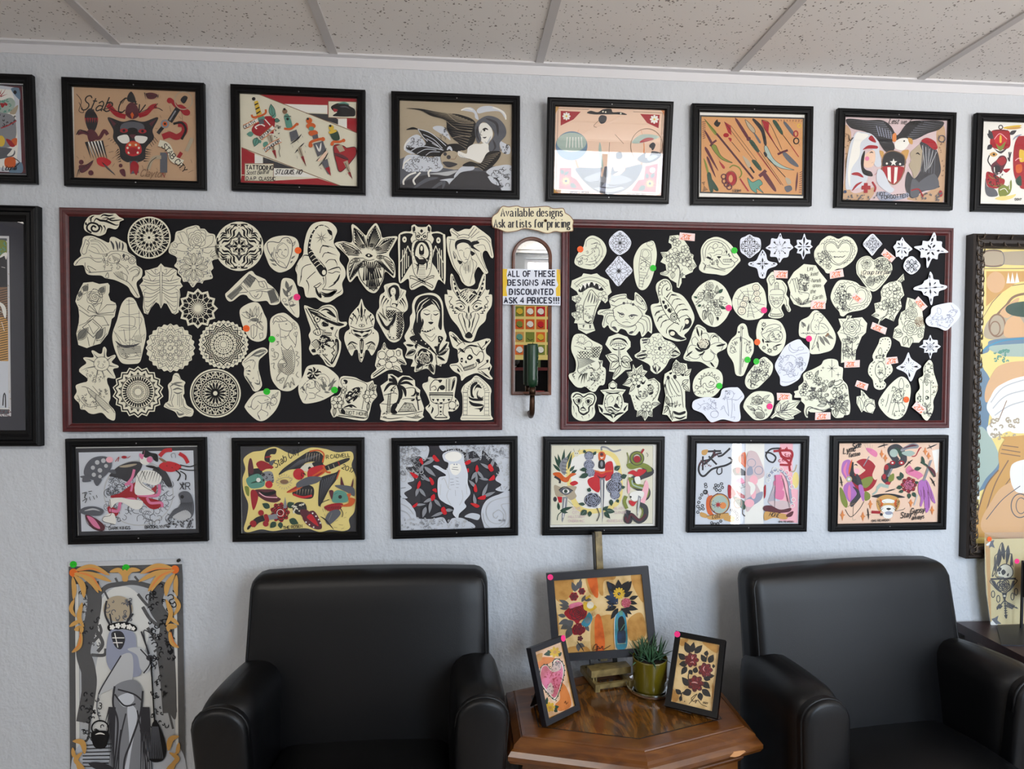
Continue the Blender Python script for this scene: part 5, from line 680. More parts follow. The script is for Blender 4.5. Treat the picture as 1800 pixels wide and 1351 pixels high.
# ---------------- cutouts on the left board ----------------
GLB='paper cutouts on the left pin board'
papers(120,365,6.755,[('paper_cutout','small cream cutout of bold black tribal waves, top left corner of the left board','c','s185,220 200,165 240,110 290,85 370,85 430,65 520,70 560,68 600,105 662,140 612,165 600,215 560,255 470,240 440,305 370,335 320,325 240,295 195,265','q 24 215,205 205,150 250,110 240,180;l 22 330,235 300,215 275,240 290,275 340,280 370,240 340,195 270,180 225,215 230,265 290,305;b 26 300,180 330,130 380,150 450,160 560,205 600,200;b 20 270,175 270,120 310,95;b 22 385,110 420,85 480,95 540,85;b 18 400,130 460,120 510,150 570,150 640,140;b 16 440,150 500,130 560,120;q 22 370,205 400,240 380,310;q 18 420,210 440,250 420,300'),],group=GLB,dy=.0062)
papers(120,365,6.755,[('paper_cutout','round cream mandala of black star facets with a dot at its hub, left board','c',circ(960,355,256,48,250),'@1;d 960,355 238 232;k c;@12 960,355;i 9 0,-20 0,-235;i 7 0,-90 38,-150 0,-150 -38,-150 0,-90;i 8 0,-150 60,-225;i 8 0,-150 -60,-225;i 6 22,-105 40,-150 62,-160;i 9 42,-155 32,-235;p -6,-20 6,-20 16,-75 0,-60 -16,-75;@1;o 8 960,355 165 162;d 960,355 34;k k;d 960,355 16'),('paper_cutout','cream cutout of a leaping armoured carousel horse carrying a rider, left board','c','s175,360 215,335 290,335 380,370 480,415 495,360 540,345 640,395 690,430 710,520 790,580 805,630 812,680 875,730 870,820 810,890 830,990 850,1060 800,1065 745,1000 700,930 560,860 440,835 390,805 230,790 190,700 165,680 70,685 75,640 130,590 155,565 140,510 165,430','k g;l 6 205,375 185,440 158,520 180,552 212,535 225,480 245,430 240,400 205,375;l 5 240,500 330,540 450,550 500,520;l 5 260,390 330,380 410,420 480,500;l 4 270,430 350,440 420,530;l 4 265,400 360,410 450,520;l 4 270,460 330,480 370,540;l 4 235,395 270,350 330,375;. 7 225,430;b 26 540,500 530,440 500,390;b 22 590,510 580,440 560,390;b 22 640,510 650,450 640,410;b 18 610,490 610,420 615,400;l 5 500,520 620,515 720,545 790,600;l 6 100,660 150,605 250,590 330,640 400,640;l 6 85,680 110,640;l 6 200,650 205,720 270,770 250,740 235,690 330,740;l 5 260,560 300,600 400,600;l 5 410,560 440,640 430,740;l 7 240,770 380,760 520,745;L 5 490,570 560,540 620,570 600,640 520,660 470,630;h 4 7 520,560 600,600 540,620 610,630;o 6 690,590 30;o 6 760,625 42;o 5 760,625 22;d 660,570 14 24;x 5 22 420,560 700,720;l 5 600,660 680,720 720,790;l 6 540,770 600,830 720,890 800,1000 830,1050;l 6 720,740 790,700 850,730 830,800 780,820 760,870;l 5 740,760 810,730 840,770 800,800;l 5 620,760 700,810 690,880;h 4 5 560,760 640,750 600,830 660,860;l 6 440,820 470,770 480,830 445,830'),('paper_cutout','cream cutout of a faceted geometric rose over a lotus, left edge of the left board','c','180,890 290,880 370,905 470,893 490,920 488,1000 475,1030 500,1100 560,1130 572,1170 550,1290 515,1320 500,1403 470,1498 380,1613 300,1635 220,1665 120,1628 95,1493 125,1363 130,1283 120,1190 85,1110 100,1050 140,960','k g;i 5 300,1010 380,1060 340,1120 260,1100 240,1030 300,1010;i 5 240,1030 300,960 380,990 410,1060 380,1060;r 5 315,1065 100;k G;V 180,990 230,920 70;V 380,1010 430,940 70;V 130,1060 150,980 50;k g;v 5 160,1030 235,905 80;v 5 370,1030 440,930 80;v 5 110,1100 170,1010 40;i 6 350,1260 290,1150 400,1130 350,1260 460,1150 560,1150;i 6 350,1260 250,1160 230,1210 350,1260;i 6 350,1260 540,1240 560,1200;i 6 130,1210 250,1290 350,1270 540,1270;i 5 120,1150 250,1250;i 6 220,1350 300,1280 420,1290 480,1400;i 7 290,1320 400,1420 300,1540 170,1420 290,1320;i 5 290,1350 370,1420 300,1500;i 5 240,1380 300,1500;i 5 130,1400 220,1360 290,1320;i 5 290,1320 330,1280;k G;V 120,1560 230,1430 90;V 330,1560 420,1430 80;k g;v 5 120,1570 240,1420 100;v 5 340,1580 440,1420 90;i 5 150,1440 110,1480;i 5 230,1530 250,1640;i 5 330,1530 300,1630;i 5 400,1400 490,1390;i 5 380,1600 460,1490'),('paper_cutout','tall cream oval cutout of a pencilled three masted sailing ship, left board','c','s640,1130 700,1068 760,1068 800,1110 830,1180 890,1290 906,1360 925,1513 885,1700 850,1828 780,1853 640,1843 570,1730 527,1583 530,1473 580,1330 605,1230','k g;i 5 720,1080 730,1640;i 4 690,1100 780,1110;i 4 690,1150 800,1130;i 4 650,1190 820,1150;l 4 640,1240 720,1270 850,1250;i 4 840,1220 850,1500;l 5 610,1300 700,1290 790,1310 770,1420 620,1420;l 4 800,1300 870,1310 860,1380 830,1450;l 4 590,1420 660,1390 790,1410 790,1440 600,1460;i 5 660,1440 680,1600;i 5 540,1460 640,1640;i 4 820,1450 750,1560 870,1600;h 4 6 780,1520 860,1500 800,1600 870,1600;i 4 560,1480 660,1600 720,1640;h 5 9 580,1640 620,1740 860,1640 870,1720;b 30 560,1580 640,1640 760,1640 850,1610;l 5 580,1640 620,1760 720,1800 860,1790;l 4 640,1760 760,1770 860,1740;x 4 16 590,1560 860,1780;i 4 870,1540 910,1500 900,1560'),('paper_cutout','cream cutout of a human rib cage with two points at the bottom, left board','c','1100,660 1140,700 1250,720 1290,745 1285,800 1340,835 1330,880 1360,930 1320,965 1330,1040 1315,1120 1310,1240 1270,1265 1230,1250 1170,1140 1135,1130 1100,1195 1075,1140 1040,1120 980,1190 945,1265 900,1250 885,1180 895,1060 870,980 845,920 890,870 880,830 915,800 910,745 960,735 1060,705','k g;i 6 1085,770 1095,1170;i 6 1118,770 1108,1170;i 5 1100,690 1100,760;@1* 1100,0;l 6 10,800 90,810 180,750;l 6 10,760 60,790 130,730 190,740;l 6 10,860 100,870 220,840;l 6 10,880 100,900 200,880;l 6 10,920 100,925 240,920;l 6 10,940 80,980 190,930;l 6 10,970 110,1020 200,1000;l 6 10,1000 110,1060 200,1060;l 5 40,1040 130,1110 190,1110;l 5 40,1080 150,1170 180,1160;l 5 70,1110 150,1220 180,1200;l 5 190,1000 200,1110 180,1240 150,1250;l 5 170,960 215,1000 215,1130;l 5 60,840 110,870 150,800;l 5 40,740 70,730 60,780;@1'),('paper_cutout','round lacy cream rosette of thin petal outlines with curls in its centre, left board','c',' '.join('%.0f,%.0f'%(1213+(283+10*math.cos(24*q))*math.cos(q),1663+(278+10*math.cos(24*q))*math.sin(q))for q in np.linspace(0,2*PI,144,endpoint=False)),'k g;@12 1213,1663;l 5 -34,-232 0,-275 34,-232;l 5 -62,-190 -34,-232 0,-205 34,-232 62,-190;l 5 -50,-170 0,-225 50,-170;l 5 -44,-130 0,-190 44,-130;l 5 -36,-110 0,-165 36,-110;@6 1213,1663;l 5 -40,-60 -44,-100 0,-150 44,-100 40,-60;l 5 -30,-70 -25,-100 0,-130 25,-100 30,-70;l 4 0,-60 18,-80 0,-96 -16,-78 0,-66;o 4 0,-80 22;@1;o 5 1213,1663 28;x 4 10 1180,1630 1250,1700'),],group=GLB)
papers(290,365,6.755,[('paper_cutout','cream cutout of a peony growing out of a pointed mandala, left board','c','s130,290 190,270 260,235 370,207 410,225 420,250 470,250 520,300 590,320 605,400 650,480 650,590 560,630 575,720 545,750 565,835 460,865 445,900 385,885 330,945 270,875 220,880 195,820 150,770 155,730 110,690 140,640 130,580 45,530 65,430 110,390','k g;r 5 380,375 110;l 5 270,330 260,260 330,240 370,220 400,260 470,270 490,330;l 5 150,300 230,290 290,400 300,470;l 5 140,440 200,420 300,480 340,490;l 5 140,500 230,520 330,500;l 5 490,340 570,330 560,420 480,480;l 5 420,490 500,470 620,460;l 5 330,490 380,440 430,490;l 5 200,420 150,330;l 4 220,400 180,300;v 4 140,540 60,500 60;v 4 140,470 90,410 60;v 4 540,580 640,500 50;v 4 560,590 640,580 40;l 5 440,520 520,540 560,500;@8 342,705;l 6 0,-20 34,-90 0,-165 -34,-90 0,-20;l 4 0,-50 18,-95 0,-140 -18,-95 0,-50;k q;l 4 40,-100 70,-170 95,-110;l 4 55,-150 70,-195 84,-150;. 5 70,-160 60,-120 84,-130;x 4 9 30,-215 110,-130;@1;k c;@8 342,705;i 7 0,-5 0,-60;@1;d 342,705 20;k g;l 5 340,900 330,930 315,890'),('paper_cutout','round cream mandala with a four pointed star inside curling leaves, beside the heart girl','c',circ(880,457,288,52,293),'@4 880,457;l 12 0,-170 40,-110 110,-88;l 12 0,-170 -40,-110 -110,-88;k D;p 0,-165 34,-108 20,-95 0,-135 -20,-95 -34,-108;p 0,-125 16,-90 0,-70 -16,-90;k k;@8 880,457;V 0,-18 0,-88 30;k D;i 8 0,-95 30,-62;i 8 0,-95 -30,-62;k k;@4* 880,457;b 26 30,-205 60,-180 62,-130 85,-105;b 20 60,-225 100,-190 95,-130 110,-112;b 18 95,-225 130,-190 118,-140;b 14 125,-210 150,-180 140,-140;b 16 12,-235 50,-245 70,-222;b 12 140,-225 160,-195 155,-150;b 14 90,-245 130,-230;f 20,-262 60,-268 100,-262 98,-248 60,-254 22,-248;@4 880,457;. 9 0,-250;. 6 0,-215;@1'),('paper_cutout','twelve pointed cream star mandala with black rays, below the peony cutout','c',star(390,1195,238,195,12,-PI/2),'p '+star(390,1195,212,172,12,-PI/2)+';k c;@12 390,1195;i 9 0,-10 0,-125;i 7 0,-125 28,-180;i 7 0,-125 -28,-180;i 7 0,-125 34,-100;i 6 0,-125 -34,-100;i 6 0,-205 48,-165;i 6 0,-205 -48,-165;i 9 0,0 24,-90;@1;d 390,1195 26'),('paper_cutout','cream cutout of a revolver pointing down to the left, left board','c','s715,1030 760,980 1000,757 1080,800 1190,850 1215,890 1290,950 1345,1030 1368,1110 1330,1148 1250,1150 1210,1105 1130,1110 1060,1110 990,1070 970,1040 900,1035 800,1108 745,1100','k G;p 745,1050 790,1090 925,960 900,920;p 930,880 1000,790 1080,840 1010,950;p 1215,990 1290,960 1350,1100 1260,1130;k g;i 7 740,1050 900,910 1000,790 1075,835 1110,880 1180,870 1200,900 1220,960 1290,960 1345,1040 1350,1110 1260,1130 1220,1000 1150,990;i 7 740,1050 790,1090 880,1010 980,1000;i 5 765,1070 900,940;i 5 755,1060 890,930;h 6 5 930,880 1010,790 990,950 1070,850;i 6 900,910 990,1000;l 6 1000,1000 1040,1060 1100,1080 1140,1050 1150,990 1080,1000;l 8 1060,1040 1080,1060 1110,1020;l 6 1110,870 1130,930 1180,940 1150,880;i 5 1000,990 1220,960;h 4 8 1230,990 1290,970 1270,1120 1340,1100;o 5 1040,850 30'),],group=GLB)
papers(460,375,6.755,[('paper_cutout','rounded cream cutout of a girl in a heart of thorny twigs, beside an orange sticker','c','s40,360 120,290 260,262 390,285 440,360 440,490 400,580 330,660 210,700 110,640 60,540 25,430','k g;l 9 290,650 210,620 130,530 75,430 70,350 130,335 205,345 250,295 320,290 360,350 360,450 330,560 290,650;L 5 190,380 250,350 310,400 310,490 270,530 215,520 180,460;b 9 195,440 215,425 240,438;b 9 265,440 285,425 300,440;l 5 245,450 240,490 265,495;b 8 250,510 270,505 285,512;l 5 150,400 140,500 180,600;l 5 160,420 170,520 210,590;l 5 200,560 260,590 290,640;l 5 250,360 200,390 190,440;x 4 10 150,390 210,590;v 5 300,310 345,360 24;v 5 365,390 400,330 24;k G;V 350,540 400,500 22;V 110,520 130,450 22;V 150,570 90,540 26;V 180,620 110,590 22;V 340,590 370,560 20'),('paper_cutout','leaf shaped cream cutout of an olive branch, beside a pink sticker','c','s240,790 280,765 370,790 420,900 435,990 447,1130 440,1230 390,1220 260,1090 220,1000 225,870','k g;l 5 390,1190 330,1090 310,970 300,880 290,800;k G;V 310,900 290,800 40;V 310,930 365,850 34;V 310,990 250,890 34;V 320,1040 370,980 30;V 320,1090 260,1070 26;V 330,1100 410,1080 28;V 305,960 300,900 24;k g;v 5 310,900 290,800 40;v 5 310,930 365,850 34;v 5 310,990 250,890 34;o 5 270,1030 22;o 5 355,1070 22 30;o 5 325,955 18 24'),('paper_cutout','large cream cutout of a black scorpion with its tail curled over a star, left board','c','s600,130 690,97 800,100 870,150 895,210 870,280 855,350 905,440 930,480 925,560 985,650 995,740 955,830 965,940 900,990 790,1055 700,1040 640,1000 560,1000 520,980 495,880 430,850 420,720 400,660 440,560 490,490 505,360 540,220','q 34 560,440 570,340 600,240 660,160 720,140 790,170 820,230 800,270;k c;. 9 568,400 572,350 580,300 598,245 630,190 680,155 740,150;k k;f 780,190 830,210 835,260 800,240;l 6 835,250 835,300 800,320;f 545,440 590,430 640,500 720,590 770,660 770,720 730,750 690,720 640,640 570,540;k c;l 8 560,470 600,450 640,500;l 8 580,520 620,490 660,530;l 8 600,560 650,530 690,570;l 8 620,600 670,565 715,605;l 8 640,640 700,600 745,640;d 740,700 24 30;k k;q 16 560,500 500,500 480,560;q 14 440,560 420,620 415,680;l 8 590,600 520,620 480,660 470,740;q 14 470,740 460,800 440,850;l 8 640,690 580,740 540,780;q 12 530,790 560,860 545,970;l 8 690,470 720,390 800,400;q 14 720,380 800,390 880,420;l 8 720,520 750,470 820,470;q 14 780,460 840,480 900,500;l 8 760,590 800,550 870,550;q 12 870,550 895,600 890,640;b 14 780,680 860,650 920,640 940,680;l 8 790,700 840,710 880,690 930,700;b 22 930,720 900,790 850,830;b 14 920,740 870,830 790,880;b 30 640,870 660,940 700,990 690,930;l 8 700,820 650,850 620,870 660,880 710,830;b 34 700,930 780,960 870,930 780,980 700,950;l 9 720,900 820,910 890,910 830,980 740,990;l 6 760,740 760,840 720,900;q 12 730,760 740,830 700,850;b 8 870,960 930,930 950,900;@8 710,290;q 8 0,-18 0,-80;@1;o 5 710,290 14'),],group=GLB)
papers(580,375,6.755,[('paper_cutout','cream cutout of a seven petalled flower of feathers with eyes, left board','c','s55,360 150,330 262,335 255,140 310,150 380,220 430,260 460,200 545,115 600,210 622,285 700,275 800,277 760,370 700,490 760,580 778,720 755,765 660,690 630,790 570,910 520,945 440,910 350,790 320,740 240,815 200,730 205,620 225,540 150,450','l 7 100,360 200,350 330,420 380,480;l 7 110,380 200,480 340,500;H 16 6 130,365 210,490 360,470 350,495;H 14 5 150,355 260,400 330,430 345,470;l 7 285,170 280,330 370,430;l 7 285,170 390,250 440,400;H 16 6 285,180 300,350 420,420 390,430;H 14 5 300,180 390,270 440,410 440,420;l 7 540,145 450,270 440,410;l 7 540,145 600,270 560,360 500,440;H 16 7 540,155 590,300 460,420 500,440;H 14 5 520,180 450,300 450,420 455,430;l 7 770,295 640,310 540,420;l 7 770,295 680,450 560,480;H 16 7 760,300 670,460 545,430 550,480;H 14 4 730,300 650,320 560,400 560,420;l 7 240,790 225,620 280,540 400,530;l 7 240,790 330,680 400,560;H 16 6 240,780 330,670 320,560 390,560;H 14 4 230,740 240,600 300,560 320,560;l 7 750,740 640,650 550,560;l 7 750,740 760,620 680,520 560,500;H 16 6 750,730 630,640 590,540 560,560;H 12 4 755,690 740,590 620,520 640,530;l 8 520,920 380,800 340,640 400,560;l 8 520,920 620,790 640,640 570,570;H 20 9 400,800 640,760 410,580 570,590;H 18 7 440,870 590,860 450,640 540,640;H 14 6 470,900 560,900 480,780 520,780;k k;f 400,560 490,580 560,560 540,640 500,720 440,650;k c;H 12 6 420,570 550,570 440,650 520,650;f 400,500 460,460 530,500 470,560;k k;f 420,500 460,475 510,505 465,525;k c;d 462,498 12;k k;e 6 325,460 44;e 6 395,390 36;e 6 495,380 36;e 6 570,420 40;e 6 310,555 48;e 6 600,520 44;e 6 375,620 44;e 6 590,620 44;l 6 400,540 460,560 530,545'),],group=GLB)
papers(690,380,6.755,[('paper_cutout','cream cutout of a black winged owl over a coffin staircase and crossed bones, left board','c','s65,280 80,210 140,180 218,177 225,115 265,97 300,125 400,125 430,97 460,130 462,185 540,180 605,210 630,270 630,760 605,790 545,752 490,870 440,870 360,820 250,870 205,855 185,742 80,785 70,500','f 90,270 110,215 180,200 240,215 215,270 240,330 260,330 215,420 235,540 190,620 110,750 92,740;f 600,270 585,215 520,200 465,215 490,270 465,330 445,330 490,420 470,540 520,620 590,760 608,740;k c;d 142,275 26 36;d 545,285 26 36;k k;. 9 142,275 545,285;k c;i 10 120,400 115,720;i 10 145,380 140,680;i 9 168,420 165,620;i 10 180,350 210,420;i 10 180,350 150,440 95,540;i 9 190,470 190,600;i 10 580,400 590,740;i 10 556,380 560,700;i 9 532,430 540,640;i 10 512,350 490,420;i 10 512,350 550,440 600,550;f 180,560 215,540 260,660 190,760 130,740;f 500,560 480,540 430,660 500,760 560,740;f 260,290 430,290 475,420 430,700 270,700 225,420;k k;L 7 260,290 430,290 475,420 430,700 270,700 225,420;k k;f 285,300 400,300 445,420 410,560 300,560 250,420;k c;f 300,340 345,310 395,340 430,430 400,500 290,500 270,430;p 320,460 380,460 410,540 300,640 300,740 400,740 380,620 420,520;k k;f 320,450 318,370 345,330 372,370 370,450;k c;d 345,380 16 30;k k;h 5 12 325,465 305,735 375,465 395,735;b 18 270,470 300,500 330,540;b 18 270,560 300,580 330,520;b 16 380,500 410,560 400,640;b 16 280,620 310,560 290,700;l 7 275,190 280,260 320,290 370,290 410,260 415,190;l 7 235,130 250,190 275,190;l 7 450,130 440,190 415,190;f 245,130 265,120 270,170 250,180;f 440,130 420,120 418,170 440,180;p 345,150 365,175 345,200 325,175;d 305,238 22 18;d 382,240 22 18;k c;. 7 305,238 382,240;k k;i 8 300,190 340,230 390,190;f 335,260 358,260 346,285;. 5 250,380 245,420 250,460 255,510 260,560 265,620 440,380 455,420 450,460 445,510 440,560 435,620;k k;l 7 210,730 230,705 440,800 480,830 470,850 440,830 240,740 210,745;l 7 490,720 470,705 260,800 220,830 230,850 260,830 450,735 490,735;b 16 290,740 360,770 400,800'),('paper_cutout','cream cutout of a black haired woman with hairpins and reaching fingers, left board','c','s680,165 710,142 770,182 860,150 920,150 965,107 1030,150 1100,200 1165,260 1175,330 1200,480 1170,490 1120,410 1080,420 1070,480 1110,600 1135,670 1090,680 1020,600 970,690 980,790 920,830 870,820 820,770 790,700 720,600 680,500 650,390 645,250 700,235','f 740,340 760,290 830,270 910,285 945,330 930,355 880,320 820,310 770,340 755,400;f 930,310 1000,290 1030,320 960,350 1040,420 970,390 930,370;f 770,520 830,540 800,570;f 925,410 980,440 940,470;k g;L 5 765,345 830,310 900,330 925,390 920,450 870,555 810,510 775,420;l 5 790,410 815,400 835,412;l 5 860,390 890,375 915,385;l 5 845,420 850,480 880,490;b 8 855,515 880,510 900,520;i 7 690,180 780,240;i 7 715,155 800,230;i 7 900,230 970,130;i 7 925,245 1000,150;i 6 930,260 1030,180;i 6 670,270 740,280;L 6 770,240 840,215 910,230 900,260 840,250 780,260;l 6 980,300 1060,270 1140,320 1180,470;l 6 1000,260 1090,240 1160,310;l 5 1000,350 1080,340 1110,400;l 5 960,390 1010,480 1090,620 1120,660;l 5 1050,430 1060,500 1110,620;l 6 690,280 680,400 730,580 800,700;l 5 720,410 760,470 790,560;l 5 830,560 800,640 850,780;l 5 930,500 1000,560 960,680;l 5 930,470 960,600 920,800;h 4 6 830,560 930,520 850,640 920,660;l 5 860,600 870,680;l 5 900,580 905,670;b 12 720,420 740,500 750,460'),('paper_cutout','cream cutout of a long snouted horned dragon head, right side of the left board','c','s690,690 715,690 750,780 800,868 880,855 1000,868 1030,800 1075,687 1105,690 1105,870 1150,870 1140,930 1180,930 1175,1060 1120,1150 1100,1240 1020,1325 960,1472 910,1485 850,1452 810,1370 770,1300 700,1215 660,1130 625,1020 620,925 655,930 650,870 700,880 685,780','@1* 905,0;l 7 -200,710 -190,860 -90,1010;l 7 -190,710 -130,860 -95,920;p -188,740 -178,738 -170,765 -184,765;p -180,790 -164,786 -155,815 -172,820;p -172,840 -150,835 -140,870 -162,875;p -155,900 -130,890 -110,940 -135,945;p -140,950 -112,950 -95,985;q 22 -160,1080 -100,1120 -40,1130;l 8 -150,1040 -90,1030 -50,1080 -80,1110 -140,1080;d -92,1070 16 12;b 14 -160,1010 -100,1000 -30,1060;l 7 -240,950 -200,960 -230,1020 -190,1060 -230,1090;b 12 -180,1060 -200,1090 -170,1090;b 12 -170,1100 -190,1120 -150,1130;b 12 -150,1120 -170,1150 -130,1150;. 6 -230,1010 -215,1050 -225,1070;l 8 -100,1150 -120,1200 -40,1400;l 7 -80,1150 -60,1230 -20,1370;b 14 -70,1190 -50,1250 -40,1320;b 12 -20,1140 -30,1190 -20,1220;f -180,1180 -150,1180 -70,1360 -50,1420 -110,1330 -190,1230;l 6 -60,1130 -20,1160 -10,1230;@1;f 905,1370 950,1410 940,1440 905,1450 870,1440 860,1410;b 20 905,1060 903,1110 907,1150;b 18 905,1220 915,1270 905,1330;f 800,930 850,880 905,865 960,880 1005,930 950,1000 905,1035 860,1000;k c;@1;h 7 5 800,930 860,1000 905,865 960,880;h 7 7 830,900 905,1035 990,930 905,880;h 7 6 810,960 900,1035 860,870 1000,935;k k;l 6 790,925 850,875 905,860 965,875 1010,930'),],group=GLB)
papers(120,555,6.755,[('paper_cutout','cream cutout of a spiky sun above a bent thorny branch, left board','c','s430,365 455,400 450,460 470,490 550,460 560,490 515,550 592,590 590,615 530,635 560,740 465,735 465,800 490,860 500,980 480,1040 540,1110 560,1160 545,1240 470,1215 400,1150 300,1165 240,1150 200,1115 145,1105 130,1040 70,970 100,900 90,825 180,790 220,780 225,740 130,660 150,610 215,560 180,510 195,490 300,490 275,420 300,410 370,450 400,440 410,385','k g;o 6 395,570 92 84;k G;q 18 430,490 430,440 432,390;q 18 350,500 310,460 290,430;q 18 310,550 250,520 195,505;q 18 320,600 220,620 150,650;q 18 350,640 330,740 310,820;q 18 400,650 420,700 435,770;q 18 460,630 500,680 545,730;q 18 485,590 540,600 580,605;q 18 460,530 510,490 550,480;k g;l 5 370,560 350,600 400,620 440,600;l 5 400,570 420,580 405,600;o 4 360,545 10;o 4 430,545 10;x 5 18 200,640 450,790;l 6 160,840 220,850 250,920 330,1000 400,1080 480,1150;l 6 230,850 300,900 420,1000 500,1080 550,1150;h 4 16 235,900 420,1120 290,890 500,1090;l 5 110,940 160,1020 250,1080 380,1060;x 5 20 110,930 350,1100;x 5 14 370,820 480,1000;l 4 290,830 400,960'),('paper_cutout','round cream mandala with a black zigzag rim and a sun in the middle, left board','c',star(828,902,306,272,18,-PI/2),'I 15 '+star(828,902,280,246,18,-PI/2)+';@18 828,902;p -22,-200 0,-240 22,-200 8,-205 0,-222 -8,-205;k k;p -6,-200 0,-228 6,-200;@1;o 8 828,902 200 192;@36 828,902;p -8,-182 8,-182 11,-140 0,-128 -11,-140;@1;k k;@24 828,902;o 5 0,-106 9 18;@24 828,902;i 6 0,-40 0,-76;@1;o 5 828,902 122 118;k c;d 828,902 30'),],group=GLB)
papers(290,555,6.755,[('paper_cutout','cream cutout of a figure wrapped in falling drapery, bottom of the left board','c','s95,710 120,680 160,685 190,750 235,780 240,800 225,830 230,920 215,945 240,1000 260,1060 335,1110 335,1160 310,1195 240,1190 165,1205 120,1140 20,1095 -15,1075 10,1030 40,1010 45,900 35,820 80,770','k G;b 22 60,840 120,800 210,790;b 18 70,800 140,820 220,840;b 20 90,880 150,860 210,880;b 16 100,900 150,920 210,900;k g;l 5 110,700 160,720 190,760;l 6 60,830 80,900 60,1010;l 5 150,920 150,1060;l 5 170,920 175,1080;l 5 190,930 200,1060;l 6 110,930 80,1020 100,1080;l 5 0,1060 60,1100 150,1110 220,1150;l 5 20,1030 70,1080;l 5 40,1040 90,1080;l 6 210,980 230,1080 310,1120;h 4 6 170,1100 250,1170 230,1080 310,1140;k G;b 26 140,1130 170,1170 230,1160;d 170,830 14 9;d 120,870 12 9'),('paper_cutout','round scalloped cream mandala of layered black chevrons, bottom row of the left board','c',' '.join('%.0f,%.0f'%(695+(290+9*math.cos(32*q))*math.cos(q),340+(281+9*math.cos(32*q))*math.sin(q))for q in np.linspace(0,2*PI,160,endpoint=False)),'@16 695,340;k g;l 6 -54,-225 -30,-262 0,-240 30,-262 54,-225;o 5 53,-240 10;k k;p -40,-205 0,-245 40,-205 40,-190 0,-226 -40,-190;p -38,-180 0,-216 38,-180 36,-166 0,-198 -36,-166;p -32,-158 0,-188 32,-158 28,-146 0,-172 -28,-146;k k;o 5 0,-140 14 20;p -22,-100 0,-122 22,-100 0,-110;p -16,-78 0,-98 16,-78 0,-86;p -10,-58 0,-76 10,-58;p -5,-34 0,-52 5,-34;@1;o 5 695,340 118 116'),('paper_cutout','round cream wheel mandala of arches like a rose window, bottom row of the left board','c',circ(598,918,302,52,290),'d 598,918 284 272;k c;o 9 598,918 268 257;o 8 598,918 162 155;@16 598,918;i 9 0,-20 0,-150;i 7 0,-100 28,-148;i 7 0,-100 -28,-148;l 8 -50,-200 -36,-190 0,-250 36,-190 50,-200;l 7 -24,-175 0,-185 24,-175;i 7 0,-250 0,-180;i 7 -24,-175 -34,-205 0,-222 34,-205 24,-175;i 8 50,-248 52,-200;@1;d 598,918 26;k k;o 6 598,918 278 266;@16 598,918;k k;p -7,-26 0,-90 7,-26;@1'),('paper_cutout','cream cutout of a leaping hare, below the sea horned mermaid on the left board','c','s950,1060 1030,950 1110,898 1270,877 1350,882 1372,910 1365,1000 1330,1090 1270,1170 1180,1240 1100,1240 1010,1170 955,1100','k g;l 6 980,1070 1020,1080 1040,1000 1100,950 1200,950 1260,990;l 6 1100,1010 1150,1040 1230,1020 1290,1050;l 6 1020,1080 1060,1110 1110,1060;L 6 1260,990 1300,970 1330,1000 1310,1050 1260,1060;v 5 1300,970 1345,900 30;v 5 1270,980 1290,930 22;l 6 1150,1050 1140,1110 1100,1160 1130,1230 1110,1180;l 6 1140,1110 1220,1150 1210,1190;l 6 1230,1030 1200,1100;l 6 1240,1060 1250,1110;x 5 8 1190,990 1260,1060;. 5 1305,1010;x 4 6 980,1060 1030,1090'),],group=GLB)
